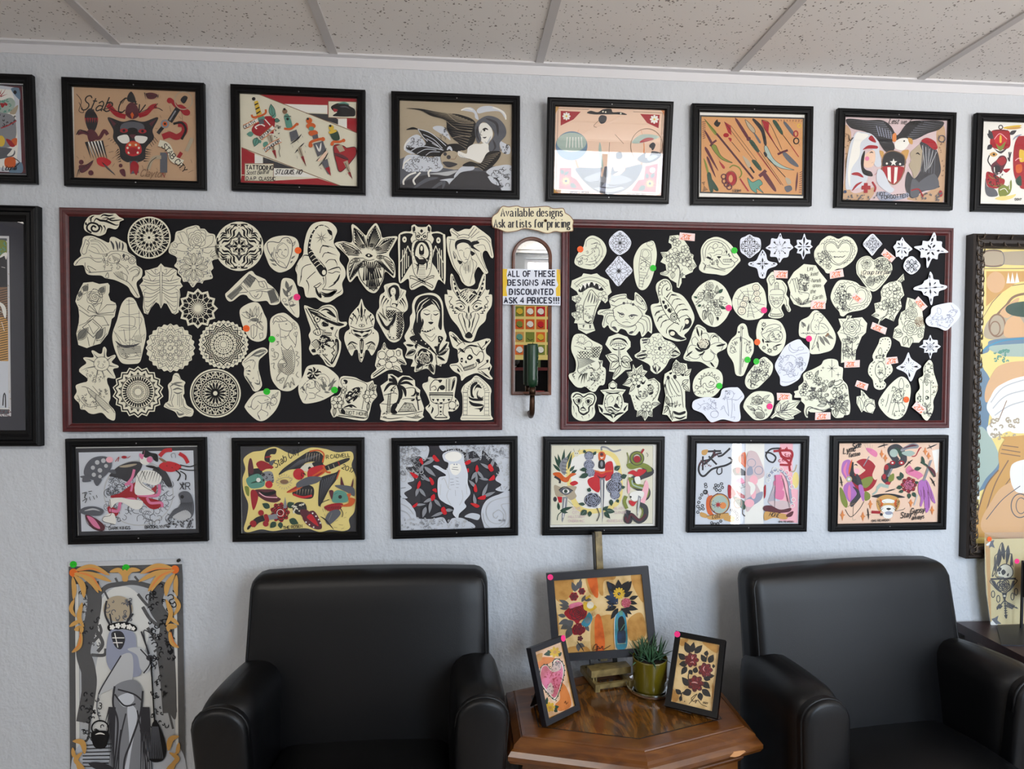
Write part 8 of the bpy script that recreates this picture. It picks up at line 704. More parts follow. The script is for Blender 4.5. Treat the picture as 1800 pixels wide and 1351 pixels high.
papers(1130,565,6.755,[('paper_cutout','cream cutout of praying hands with a rose and a banded cuff, right board',RC,'395,450 440,490 520,500 532,568 577,560 550,650 560,740 557,830 500,820 505,1010 525,1080 520,1150 440,1170 350,1187 290,1110 230,1100 240,1060 270,880 245,720 260,620 345,570 360,500','r 7 430,560 80;v 7 390,550 400,460 44;v 7 500,640 570,570 46;v 7 470,740 540,690 50;v 7 480,760 550,820 46;l 8 480,730 460,760;f 360,640 390,630 400,670 370,680;f 280,660 300,640 320,670 300,690;f 450,630 490,620 480,650;f 310,610 350,600 330,630;k g;l 7 290,680 270,740 300,860 340,920 350,1020;l 7 310,680 330,740 400,860 440,880;l 7 340,670 380,740 430,840;l 7 380,680 430,740 460,830 470,930 480,1020;l 6 260,740 280,860;l 6 300,690 320,800 350,870;b 10 300,690 290,660 300,640;. 6 350,890 375,886 400,884 425,880 445,878 330,895;x 5 14 370,930 450,1040;k k;q 8 410,960 400,990;f 370,1060 430,1080 500,1060 500,1090 430,1110 370,1090;b 22 370,1130 440,1150 510,1120;l 7 360,1060 350,1110 370,1150;v 7 300,990 280,890 40;v 7 290,1000 240,1090 50;v 7 310,1000 360,970 34;b 16 275,1010 250,1060;b 12 285,970 280,920;l 7 300,1010 330,1100 350,1170;d 260,760 8 22;x 5 8 310,1060 350,1150'),('paper_cutout','cream cutout of a wide open peony with black heart, middle of the right board',RC,'s650,35 740,80 770,130 850,135 910,180 950,220 1000,262 980,320 880,380 900,470 868,555 800,545 690,480 560,470 482,437 520,330 570,200 600,110','f 640,270 680,220 750,200 800,250 790,310 740,340 680,330;k c;r 9 720,255 60;k g;l 6 640,290 570,280 530,340 560,420 640,440 700,390 730,340;l 6 740,350 700,420 740,470 820,460 850,400 800,350;l 6 800,330 870,390 930,340 950,270 880,250 800,280;l 6 790,240 820,160 890,170 900,240;l 6 700,210 700,150 760,140 790,200;l 6 660,230 620,180 580,220 590,270;k k;b 30 620,310 670,345 720,345;b 20 730,350 710,380 660,400;b 22 670,180 650,120 640,70;b 16 690,170 700,120 690,100;b 14 630,190 610,150;b 20 590,350 540,390 510,420;b 14 570,420 530,430;b 26 870,290 930,280 980,265;b 18 900,320 950,310;b 22 800,480 830,520 850,540;b 16 790,470 790,510;b 12 850,470 880,490;b 14 820,200 850,170 890,190;k g;l 5 600,100 660,60 740,100;l 5 500,430 560,460;b 14 560,380 600,370'),('paper_cutout','round cream cutout of a sun around a face with script below, beside a green sticker',RC,'s800,548 900,575 945,640 945,740 900,830 830,890 760,900 660,890 610,850 592,760 620,660 700,580','k k;l 6 700,770 680,720 720,660 790,640 850,670 880,720;l 6 690,780 690,700 690,690 660,680 700,670 690,640 720,650 730,610 750,640 780,600 790,635 820,600 830,640 860,630 850,660 880,670;l 6 720,790 710,750 740,730 760,770 800,780 850,770;l 6 780,740 810,710 850,730 820,760 780,750;d 805,712 8;l 6 740,790 780,820 840,800 870,770;o 5 640,780 20;l 5 620,830 650,820 680,840 650,860;o 5 890,670 16;x 5 8 610,750 690,860;l 6 715,865 720,835 740,830 735,850;. 6 765,830 780,833 790,830;l 6 805,850 805,830;l 6 830,855 828,828 845,835'),('paper_cutout','pale blue white wavy cutout of two faintly sketched figures, bottom of the right board',RW,'s1100,780 1140,790 1205,890 1150,990 1160,1150 1100,1190 950,1160 830,1195 780,1170 710,1090 600,1040 587,980 620,930 760,895 900,905 940,810 1000,785','k l;L 5 990,830 1040,820 1080,850 1060,910 1010,920 980,880;k D;b 10 970,830 990,822 1010,830;b 10 1060,850 1080,845;. 5 1000,860 1030,862;k l;l 6 1000,920 1010,1000 1020,1120;l 6 1060,920 1120,930 1180,880;l 6 1060,930 1060,1040 1050,1130;l 5 1080,970 1090,1060;l 6 930,1030 960,1000 980,1060 1020,1120;l 6 920,1050 960,1020;l 6 760,960 810,1000 880,1060 900,1090;L 6 820,960 860,970 860,1030 810,1030;k D;b 8 830,985 845,978;k l;o 6 850,1100 46 40;l 5 680,1000 740,970 790,1000;l 5 650,970 690,1010 650,1040;x 5 18 700,930 880,1060;x 5 12 960,820 1100,930;l 5 1040,1140 1090,1130 1080,1160'),('paper_cutout','narrow cream cutout of a sword with a balance on it, beside a green sticker',RC,'s1180,20 1230,50 1260,170 1310,230 1315,350 1280,430 1230,560 1190,640 1140,645 1100,620 1075,490 1010,380 1005,300 1050,210 1110,150 1130,60','k g;i 6 1165,50 1145,610;i 6 1180,50 1165,610;i 5 1172,240 1156,600;L 5 1145,610 1155,630 1165,610;l 6 1060,230 1110,195 1165,190 1220,210 1260,240;l 5 1160,80 1190,60 1180,100;b 20 1165,170 1160,200 1165,240;l 5 1040,350 1050,280 1110,350;l 5 1030,350 1060,375 1115,355;l 5 1225,350 1240,260 1285,340;l 5 1220,345 1250,375 1285,345;x 5 14 1050,220 1120,280;x 5 14 1200,230 1280,280;x 5 8 1040,300 1110,370;x 5 8 1220,300 1285,370;i 5 1190,470 1180,540;d 1140,125 12;d 1190,80 8;l 4 1185,440 1195,480'),],group=GRB)
papers(1270,565,6.755,[('paper_cutout','rounded cream cutout of a bonneted face ringed by black daisies, beside an orange sticker',RC,'s447,-20 500,-30 620,-25 700,20 752,140 740,270 690,360 620,405 540,390 440,310 402,170 410,60','@8 490,35;V 0,-8 0,-34 10;@8 560,345;V 0,-8 0,-36 11;@8 625,315;V 0,-8 0,-36 11;@8 492,310;V 0,-6 0,-28 9;@1;k k;V 620,290 710,265 18;V 470,70 480,110 20;V 475,200 490,260 22;V 500,240 585,240 20;V 530,260 540,300 16;k g;l 6 460,130 520,60 620,30 690,50;l 6 470,150 560,110 640,80 690,60 690,100;l 6 460,130 480,180 540,230 600,240;L 6 550,170 590,120 650,100 700,130 710,190 670,240 600,240 560,220;l 5 570,170 600,160 610,185 580,185;l 5 640,160 670,150 680,175;l 5 600,210 630,220 660,205;l 5 620,170 615,195 635,195;l 5 550,150 530,200 560,230;x 5 14 570,110 700,220;l 5 520,120 540,90 600,70'),('paper_cutout','tilted cream oval cutout of a braid of flowers and curls, beside a green sticker',RC,'s490,418 560,460 600,520 580,620 500,710 410,790 320,800 270,740 280,650 340,560 400,490','k g;w 5 480,480 40 5;w 5 530,520 36 5;w 5 440,570 40 5;w 5 400,640 46 6;w 5 370,710 40 5;l 6 330,570 360,600 340,640 370,660;l 6 300,720 320,680 360,740 420,760;l 6 490,560 540,560 530,610 470,650;l 6 480,640 520,620;. 6 480,480 440,570 400,640 390,720 430,700 520,540;x 6 34 320,480 560,760;l 5 310,640 340,620 360,660'),('paper_cutout','pale blue white cutout of a crescent moon above a faint sketch, right board',RW,'s900,210 960,260 1035,360 1000,540 940,620 900,690 770,760 690,750 680,660 622,530 680,400 760,280','k l;L 6 800,270 790,330 840,370 900,340 850,340 810,310;L 5 900,310 950,300 960,330 910,340;l 5 870,400 930,380 1010,370;l 6 690,480 740,420 820,400 880,450 860,540 780,600 700,560;l 5 720,640 800,620 880,640 900,600;l 6 700,710 780,720 870,690;x 5 40 670,400 970,640;k q;x 4 12 880,430 960,590;k l;l 5 740,520 790,480 840,520'),('paper_cutout','cream cutout of a parrot on a flowering branch, beside a pink sticker',RC,'s1118,-135 1180,-90 1250,-10 1330,120 1345,220 1300,330 1200,370 1110,385 1040,370 1035,230 1000,205 915,170 910,60 930,-10 1020,-60 1070,-120','k g;l 6 1080,-40 1090,-90 1140,-110 1190,-80 1190,-40 1150,-50;l 6 1160,-80 1195,-75 1190,-50;d 1130,-85 6;l 6 1080,-40 1050,30 1060,110 1100,130;l 6 1190,-30 1150,20 1140,100;l 6 1150,20 1210,30 1260,100 1200,140 1130,140;l 5 1170,50 1220,80;l 6 930,140 1050,140 1150,150;l 6 1120,150 1090,240 1060,330 1100,280;l 6 1140,170 1130,260 1150,350;k G;V 1150,170 1220,290 40;V 1190,170 1280,280 36;V 1230,150 1320,210 36;V 1010,120 1030,20 26;V 990,60 940,0 30;k g;v 5 960,70 940,0 24;v 5 1120,240 1140,320 22;k T;W 1250,150 18 5;W 1230,170 14 5;k g;x 5 10 920,130 1040,160;x 5 8 1080,-60 1140,100'),('paper_cutout','cream cutout of a lobed leaf on a stem, under a price tag',RC,'690,935 720,900 800,850 825,870 825,930 925,940 870,1020 935,1070 840,1120 850,1150 750,1170 690,1142 630,1125 590,1150 570,1140 620,1080 625,1030 640,990','k g;l 6 580,1140 640,1090 720,1050 800,960;v 6 650,1080 680,960 60;v 6 690,1060 780,940 70;v 6 700,1060 915,945 60;v 6 690,1080 920,1070 60;v 6 660,1090 840,1140 70;l 5 640,1095 740,1160;h 4 4 680,1050 740,1050 700,990 780,970;l 5 740,950 720,1000'),('paper_cutout','cream cutout of two koi fish circling, beside a pink sticker',RC,'s430,825 560,837 605,880 610,970 580,1080 520,1150 430,1170 360,1150 260,1040 250,990 280,920 350,850','k g;L 7 350,940 370,900 430,890 480,920 470,960 410,990 360,970;v 6 480,920 560,870 30;v 6 490,940 580,960 30;l 6 390,890 420,870 460,900;S 5 390,910 470,970 22;d 370,925 7;l 5 350,960 330,980 370,990;L 7 380,1060 430,1040 490,1080 490,1140 440,1150 390,1110;v 6 390,1060 290,1000 36;v 6 380,1050 330,1040 26;l 6 430,1040 420,1010 460,1020 470,1060;S 5 400,1070 480,1140 22;d 470,1125 6;l 5 350,1080 380,1080 360,1100;o 4 360,910 14;o 4 510,1050 10;o 4 520,1100 10;x 5 12 370,890 480,980'),],group=GRB)
papers(1380,565,6.755,[('paper_cutout','largest cream cutout of the right board, wildflowers under stars with a curling tail',RC,'s540,440 620,460 640,530 685,547 685,620 685,690 740,760 760,900 775,1010 760,1100 700,1110 690,1135 600,1142 555,1090 545,1030 430,1072 300,1075 275,1055 270,1140 240,1120 225,1060 235,990 190,940 190,905 110,900 120,860 107,830 160,810 160,770 220,710 220,620 340,560 430,510 460,460','k D;@8 555,555;q 8 0,0 0,-62;@1;i 6 555,450 555,660;i 6 500,555 620,555;@4 630,630;q 8 0,0 0,-34;@4 450,548;q 7 0,0 0,-24;@1;. 7 430,580;w 6 290,640 46 6;w 6 370,690 40 6;w 6 240,770 40 6;w 6 215,840 46 6;w 6 330,880 40 6;. 9 290,645 240,775 340,885 215,840;l 7 640,700 580,720 590,760 650,740 680,700 640,690;w 6 610,840 66 6;w 7 570,970 54 6;w 7 640,950 60 6;k k;@8 570,970;. 5 0,-14;@1;k g;v 6 360,650 395,580 30;v 6 520,780 560,700 40;v 6 530,780 590,690 34;v 6 650,900 740,870 40;v 6 670,970 750,980 40;v 6 650,1020 720,1100 50;v 6 600,1030 600,1130 60;v 6 660,1000 750,1060 40;v 6 500,960 400,950 40;v 6 490,980 380,1000 40;b 20 480,940 520,960 560,960;b 14 280,830 330,820 370,830;b 12 310,770 330,810 350,830;H 10 6 300,780 360,780 340,830 350,830;l 6 400,760 450,730 500,780 470,830 400,820;l 8 540,1020 460,1050 370,1040 290,1010 250,1050 255,1120;l 7 550,1040 470,1065 360,1030 300,1030 275,1060 265,1125;l 5 310,1020 520,1060;l 6 640,780 700,740 730,800;x 5 34 210,680 500,920;x 5 26 540,780 740,1060;v 6 420,830 480,760 40;v 6 410,900 500,940 36'),('paper_cutout','cream cutout of a sleeve shaped rose drawing flaring to the top, right board',RC,'635,-35 725,-35 735,-70 795,-70 775,-38 915,-52 975,20 960,130 910,180 840,350 835,455 665,490 672,250 620,130 645,100 665,60','k g;r 6 790,65 110;. 9 793,65;v 5 740,-30 770,-65 20;l 5 660,-20 700,30 690,90 660,110;l 5 900,-30 880,30 930,60;l 5 650,130 720,150 740,200;l 5 930,130 860,160 870,200;v 6 790,250 740,170 44;v 6 790,250 850,180 44;v 6 780,260 700,210 50;v 6 800,390 720,290 50;v 6 800,400 840,330 36;v 6 780,400 690,400 40;l 6 800,240 790,400 800,450;w 5 720,340 44 5;l 5 690,250 690,450;x 5 22 680,180 880,440'),('paper_cutout','cream cutout of a bejewelled keyhole portrait with beaded loops, beside a price tag',RC,'s1190,183 1240,190 1262,240 1250,310 1200,420 1270,530 1270,600 1200,670 1170,700 1200,740 1180,790 1120,810 1060,780 1040,690 990,620 990,550 1010,500 1050,460 1040,400 1110,260 1130,200','. 7 1160,212 1190,206 1220,214 1240,240 1240,275 1230,310 1210,340 1190,365 1140,230 1130,260 1240,560 1245,600 1220,630 1200,655 1215,540 1195,560 1030,530 1012,560 1008,600 1025,635 1045,490 1060,480 1180,740 1160,775 1130,780 1090,765 1075,740 1100,770 1130,770;k g;L 6 1120,480 1080,520 1070,600 1100,660 1150,680 1190,620 1180,520 1150,480;L 5 1130,310 1150,350 1130,400 1105,360;l 6 1080,420 1120,400 1170,420;l 6 1070,440 1120,430 1180,440 1160,470 1100,470;b 16 1090,400 1080,420 1095,440;b 16 1160,380 1170,410 1150,430;b 14 1110,590 1130,610 1150,600;l 5 1100,580 1130,570 1160,590;l 5 1110,530 1130,550;l 6 1110,670 1130,720 1160,690;l 5 1130,680 1130,720;x 5 12 1090,490 1170,650;x 5 8 1080,390 1180,450'),('paper_cutout','small cream cutout of an acorn and leaf under a price tag, near the lower right',RC,'900,810 930,830 1000,910 1060,932 1072,1020 1040,1090 960,1070 930,1052 910,1078 850,970 850,890 903,880','k g;L 7 960,1010 1000,970 1050,985 1065,1030 1030,1080 970,1060;L 6 940,990 960,930 1020,920 1060,950 1050,985 1000,970 960,1010;h 4 5 950,940 1040,930 950,990 1040,970;v 6 910,1060 880,890 70;i 6 920,830 950,920;l 5 900,820 920,880 900,920;x 4 8 945,930 1040,980;d 935,870 10'),],group=GRB)
papers(1500,565,6.755,[('paper_cutout','cream egg shaped cutout of a hooded wanderer among stars, beside an orange sticker',RC,'s575,652 640,690 680,780 670,920 620,1080 550,1150 480,1158 400,1120 310,1010 307,930 400,790 500,690','k g;L 6 540,740 570,670 600,740 590,790 550,790;l 6 550,790 480,850 450,940 410,1080;l 6 590,790 600,860 580,960;L 5 500,860 540,840 570,880 560,930 510,940 480,900;l 6 470,950 530,960 590,960;l 6 500,960 470,1060 460,1110;l 6 530,960 550,1070;l 6 570,960 610,1010 600,1060;@5 345,935;i 5 0,-24 14,0;@5 640,765;i 5 0,-22 14,0;@5 590,1060;i 5 0,-20 12,0;@1;x 5 26 440,780 590,960;x 5 14 480,1060 600,1120;l 5 420,860 400,960 380,1010;. 6 345,990 330,965 600,850 610,820;l 5 460,800 470,770 500,780'),('paper_cutout','white cutout of a curved four pointed star with rays, lower right of the right board',RW,'s655,364 690,440 805,530 750,580 720,650 692,705 668,700 640,630 590,590 510,550 580,500 620,440','V 655,425 655,480 16;V 560,548 610,540 14;V 770,530 715,535 16;V 670,660 660,600 20;V 545,540 600,530 8;V 780,545 720,540 8;k D;@12 657,535;i 5 0,-40 0,-62;@8 657,535;q 6 6,-66 4,-84;@1'),('paper_cutout','white cutout of an eight pointed star with a flower hub, below the overhanging sketch',RW,'s915,157 940,212 1000,222 1003,270 1040,295 1000,328 990,365 942,370 915,443 890,370 842,370 842,322 782,300 830,268 832,222 888,215','V 913,185 912,240 18;V 913,410 912,360 18;V 815,300 870,298 18;V 1010,296 960,298 18;V 860,245 885,270 14;V 965,245 940,270 14;V 860,355 885,330 14;V 960,350 940,328 14;k D;@8 912,298;l 4 0,-6 10,-24 0,-42 -10,-24 0,-6;@1'),('paper_cutout','tall cream cutout of a lantern pillar wrapped in clouds and plants, right board',RC,'s900,455 940,490 955,600 1003,760 990,840 950,940 952,1020 930,1100 875,1175 820,1130 800,1080 750,1000 742,870 790,790 777,680 830,640 835,540','k g;i 6 828,720 828,960;i 6 918,720 918,970;l 6 820,720 870,680 930,720;i 5 820,725 930,725;o 5 872,600 22;L 5 850,630 900,630 905,660 845,660;h 4 4 850,635 850,655 900,635 900,655;v 5 870,760 875,690 30;v 5 845,720 850,660 20;o 5 875,830 14;k k;b 14 860,880 890,900 860,920;o 7 875,905 20;k g;l 5 840,960 870,1000 910,960;v 5 870,1020 850,960 24;v 5 880,1020 920,980 24;l 6 830,970 820,990 870,1020;k T;l 5 940,770 1000,770 980,830 940,840;k g;l 5 790,680 820,700;l 5 770,850 800,900 780,950;o 5 850,1060 30;x 5 26 830,1030 930,1130;x 5 16 840,480 950,660;x 5 12 750,860 820,960;x 5 12 920,700 980,880'),],group=GRB)
# ---------------- pink price tags ----------------
for ox,oy,q,lab,lay in((1130,395,'440,90 620,105 615,193 425,178','pink price tag on the upright hibiscus spray at the top of the right board',1),(1280,395,'540,540 708,543 705,635 555,632','pink price tag above the ornate oil lamp',1),(1280,395,'985,895 1155,900 1155,998 980,998','pink price tag under the hand holding heather',1),(1400,400,'395,520 550,490 565,580 400,608','pink price tag under the big lacy heart',1),(1400,400,'1050,248 1180,355 1130,412 1005,315','tilted pink price tag on the handwritten heart',1),(1400,400,'690,770 800,850 745,905 650,825','tilted pink price tag inside the lace edged heart with flowers',1),(1400,400,'905,1120 1077,1190 1055,1268 880,1195','pink price tag at the stem of the leaning hibiscus spray',1),(1510,395,'705,848 815,970 755,1022 655,905','tilted pink price tag on the two roses',1),(1380,565,'705,470 888,455 885,540 703,548','pink price tag at the foot of the sleeve shaped rose drawing',1),(1380,565,'1198,427 1330,415 1345,490 1193,515','pink price tag beside the keyhole portrait',1),(1380,565,'855,695 992,742 970,818 830,765','pink price tag above the small acorn',1),(1380,565,'360,1080 540,1075 540,1160 355,1168','pink price tag under the wildflowers at the bottom edge',1),(1270,565,'645,845 805,850 800,925 650,935','pink price tag on the lobed leaf at the bottom edge',1),(1500,565,'755,940 870,1040 800,1100 695,1015','tilted pink price tag on the lantern pillar',9)):
 p=[np.array(z)for z in pts(q)];d=p[1]-p[0];an=math.degrees(math.atan2(d[1],d[0]));c=p[3]+(p[0]-p[3])*.18+d*.12
 papers(ox,oy,6.755,[('price_tag',lab,'#f2d6d2',q,'k x;T 7 %g %g %g,%g 20%%;b 5 %g,%g %g,%g %g,%g'%(np.linalg.norm(p[3]-p[0])*.62,an,c[0],c[1],*(p[3]+(p[0]-p[3])*.1+d*.1),*(p[3]+(p[0]-p[3])*.05+d*.5),*(p[3]+(p[0]-p[3])*.12+d*.9)),lay)],cat='price tag',group='pink price tags on the right board')
 # ---------------- round stickers on the boards ----------------
def wall_dot(x,y,colr,label,yy,r=.0098):
 p=py(x,y,yy);b=B();n=24;P=[(p[0]+r*math.cos(2*PI*i/n),yy-t,p[2]+r*math.sin(2*PI*i/n))for t in(.0006,0)for i in range(n)]
 d=b.add(P,[tuple(range(n-1,-1,-1)),tuple(range(n,2*n))]+[(i,(i+1)%n,n+(i+1)%n,n+i)for i in range(n)]).build('round_sticker',M['dot_'+colr],loc=tuple(p));tag(d,label,'sticker','round price stickers')
 sc=B()
 for k in range(3):sc.tube([(-r*.45+k*r*.4,-.0008,r*.2-(k%2)*r*.3),(-r*.3+k*r*.4,-.0008,-r*.25+(k%2)*r*.35)],.00035,4)
 sc.build('pen_mark',M['dot_'+colr+'_ink'],d)
for k_,c_ in dict(orange='#a63c10',green='#0d6d12',pink='#a31252').items():M['dot_'+k_+'_ink']=mat(k_+'_pen',c_,.7)
for x,y,c_,lab in((524,440,'orange','the girl in a heart'),(522,522,'pink','the olive branch'),(478,596,'green','the goat headed mermaid'),(433,577,'orange','the hand with crystals'),(469,688,'green','the leaping hare'),(588,685,'green','the lop eared rabbit'),(1020,438,'orange','the curled dragon sketch'),(1148,471,'green','the bound mummy'),(1291,440,'green','the skull profile'),(1281,541,'pink','the bouquet egg'),(1343,545,'pink','the web of smiling faces'),(1331,601,'orange','the bonneted face'),(1314,632,'green','the sword with a balance'),(1329.5,635,'green','the tilted oval braid'),(1422,595,'pink','the parrot'),(1264.5,678,'green','the sun face'),(1353,714,'pink','the koi fish'),(1593,702,'orange','the hooded wanderer')):
 wall_dot(x,y,c_,'%s round sticker on the edge of %s cutout'%(c_,lab),BOARD_Y-.0026)
 # ---------------- armchairs ----------------
def make_chair(loc,rz,label):
 o=root('armchair',loc,label,'armchair','black leather armchairs',(0,0,rz));L=M['leather']
 def back(x,y,z):
  t=(z-.30)/.61;yy=y-.115*(1-t)
  if y<-.10:yy-=.022*max(0,1-(x/.36)**2)*math.sin(PI*min(1,max(0,t*.9+.05)))
  z+=.010*(1-(x/.35)**2)*max(0,(z-.7)/.2)if z>.7 else 0
  return x*(1.035-.035*t),yy,z
 B().rbox(-.337,.337,-.128,-.022,.22,.902,.036,16,back).build('backrest',L,o,smooth=True)
 e=[]
 for sg in(-1,1):
  P=[back(sg*.3265,-.1172,z)for z in(.60,.68,.76,.82,.862)]+[back(sg*.319,-.1165,.880),back(sg*.303,-.115,.889)]
  B().tube(P,.0035,6).build('back_seam',L,o,smooth=True)
 B().rbox(-.236,.236,-.545,-.13,.32,.482,.045,14,lambda x,y,z:(x,y,z+(.016*math.cos(x*5)*math.cos((y+.33)*5)if z>.41 else 0)-.02*max(0,(y+.35)/.2)*(z>.41))).build('seat_cushion',L,o,smooth=True)
 B().rbox(-.235,.235,-.50,-.06,.11,.305,.02,8).build('seat_base',L,o,smooth=True)
 for sg in(-1,1):
  def arm(x,y,z,s=sg):
   f=max(0,min(1,(-y-.10)/.32));tz=max(0,(z-.1)/.585)
   xx=x*(1+.05*max(0,tz-.3))+.022*f*tz**1.3-.010*(1-tz)
   if z>.55:z+=.012*math.sin(PI*f*.9)-.004*(1-f)+.008*f
   return s*(.292+xx),y-.018*f*tz**3,z
  B().rbox(-.066,.066,-.405,-.07,.10,.685,.058,14,arm).build('armrest',L,o,smooth=True)
  out=[(-.058,.10),(.056,.10),(.060,.45),(.062,.60)]+[(.062*math.cos(q),.633+.058*math.sin(q))for q in np.linspace(0.1,PI-.1,12)]+[(-.062,.60),(-.060,.45)]
  def place(u,z,y):
   tz=max(0,(z-.1)/.585);return sg*(.292+u*(1+.05*max(0,tz-.3))+.022*tz**1.3-.010*(1-tz)),y-.018*tz**3,z
  n=len(out);b=B();R_=[(1,-.385),(1,-.408),(.96,-.416),(.88,-.420),(.6,-.424)];vs=[]
  cu,cz=0,.42
  for k,y in R_:vs+=[place(cu+(u-cu)*k,cz+(z-cz)*(1-(1-k)*.35),y)for u,z in out]
  fs=[(r*n+i,r*n+(i+1)%n,(r+1)*n+(i+1)%n,(r+1)*n+i)for r in range(len(R_)-1)for i in range(n)]+[tuple(range((len(R_)-1)*n,len(R_)*n))]
  if sg>0:fs=[f[::-1]for f in fs]
  b.add(vs,[f[::-1]for f in fs]);pn=b.build('arm_front',L,o,smooth=True)
  B().tube([place(u,z,-.403)for u,z in out[2:-1]],.0042,6).build('piping',L,pn,smooth=True)
 for x in(-.30,.30):
  for y in(-.40,-.09):B().lathe([(.018,0),(.024,.11)],(x,y,0),14).build('leg',M['dark'],o)
 return o
make_chair((-.168,0,0),0,'black leather armchair between the witch poster and the hexagonal table')
make_chair((1.246,-.040,0),math.radians(6.0),'black leather armchair right of the hexagonal table, beside the dark corner desk')
# ---------------- hexagonal side table ----------------
TZ=.57;TC=(.535,-.272)
HX=[(-.333,.135),(0,.245),(.325,.115),(.333,-.14),(0,-.24),(-.333,-.125)]
HX=[(-.328,.14),(0,.25),(.328,.14),(.328,-.14),(0,-.238),(-.328,-.14)]
def inset(P,d):
 n=len(P);out=[]
 for i in range(n):
  p0,p1,p2=[Vector(P[j%n])for j in(i-1,i,i+1)]
  e1=(p1-p0).normalized();e2=(p2-p1).normalized();n1=Vector((e1.y,-e1.x));n2=Vector((e2.y,-e2.x));c=Vector((0,0))
  if n1.dot(c-p1)<0:n1,n2=-n1,-n2
  m=(n1+n2).normalized();out.append(tuple(p1+m*(d/max(.3,m.dot(n1)))))
 return out
def hexloft(prof,cap=True):
 b=B();vs=[];n=6
 for d,z in prof:vs+=[(x,y,z)for x,y in inset(HX,d)]
 m=len(prof);fs=[(r*n+(i+1)%n,r*n+i,(r+1)*n+i,(r+1)*n+(i+1)%n)for r in range(m-1)for i in range(n)]
 if cap:fs+=[tuple(range(n)),tuple(range(m*n-1,(m-1)*n-1,-1))]
 return b.add(vs,fs)
t=root('side_table',(TC[0],TC[1],0),'glossy brown hexagonal wooden side table between the two black armchairs','side table')
hexloft([(.03,TZ-.066),(.006,TZ-.056),(0,TZ-.046),(0,TZ-.036),(.008,TZ-.026),(.014,TZ-.022),(.016,TZ-.014),(.028,TZ-.007),(.034,TZ-.003),(.0355,TZ-.005),(.037,TZ-.005),(.0385,TZ-.001),(.046,TZ)]).build('table_top',M['table'],t)
hexloft([(.083,TZ-.001),(.083,TZ+.0002),(.0862,TZ+.0002),(.0862,TZ-.001)],False).build('inlay_line',M['dark'],t)
hexloft([(.0862,TZ-.002),(.0862,TZ+.0003)]).build('veneer_panel',M['veneer'],t)
hexloft([(.05,.03),(.05,TZ-.10),(.044,TZ-.095),(.038,TZ-.085),(.042,TZ-.074),(.036,TZ-.066)]).build('cabinet_body',M['table'],t)
hexloft([(.03,0),(.03,.03),(.045,.045),(.06,.045)]).build('plinth',M['table'],t)
P6=inset(HX,.05)
for i in(3,4):
 p,q=Vector(P6[i]),Vector(P6[(i+1)%6]);d=(q-p).normalized();nn=Vector((d.y,-d.x))
 if nn.dot(p)<0:nn=-nn
 b=B()
 for r0,z0,z1,w_ in((.03,.09,TZ-.125,.014),):
  a0,a1=p+d*.035+nn*.004,q-d*.035+nn*.004
  for s_,e_ in(((*a0,z0),(*a1,z0)),((*a0,z1),(*a1,z1)),((*a0,z0),(*a0,z1)),((*a1,z0),(*a1,z1))):b.bar(s_,e_,w_,w_,(nn.x,nn.y,0))
 b.build('panel_moulding',M['table'],t)
cv=[]
for i in range(9):
 q=2*PI*i/9;cv.append((.262+.024*math.cos(q)*(1+.25*math.sin(3*i)),0,.007*math.sin(q)*(1+.2*math.cos(2*i))))
d_=(Vector(HX[3])-Vector(HX[4])).normalized();nn=Vector((-d_.y,d_.x));nn=nn if nn.y<0 else-nn;o0=Vector(HX[4])
vs=[(o0.x+d_.x*u+nn.x*.0006,o0.y+d_.y*u+nn.y*.0006,TZ-.041+z)for u,_,z in cv];vs2=[(x-nn.x*.003,y-nn.y*.003,z)for x,y,z in vs]
mk('bare_wood_chip',vs+vs2,[tuple(range(9)),tuple(range(17,8,-1))]+[(i,(i+1)%9,9+(i+1)%9,9+i)for i in range(9)],mat('bare_wood','#c98f5c',.7),t)
# ---------------- pot plant on a clear saucer ----------------
pp_=pz(1142,1213,TZ);PX,PY=pp_[0],pp_[1]
sc_=B().lathe([(.0,.001),(.052,.001),(.060,.006),(.066,.016),(.0675,.016),(.063,.004),(.054,-.0018),(0,-.0018)],(PX,PY,TZ+.0025),48,False)
tag(sc_.build('saucer',M['clear'],loc=(PX,PY,TZ),smooth=True),'clear scalloped plastic saucer under the olive plant pot','saucer')
pl=root('potted_plant',(PX,PY,TZ+.004),'small spiky green succulent in an olive glazed pot on the hexagonal table','plant')
B().lathe([(.0,0),(.042,0),(.0455,.004),(.047,.012),(.0495,.09),(.0495,.094),(.0475,.0945),(.0465,.092),(.045,.08),(0,.08)],(0,0,0),48,False).build('pot',M['pot'],pl,smooth=True)
B().lathe([(0,.082),(.02,.084),(.0455,.081)],(0,0,0),32,False).build('soil',M['soil'],pl,smooth=True)
rn=random.Random(5);cl=[(-.026,.004,14),(.0,-.006,24),(.026,.006,18),(.005,.022,12)]
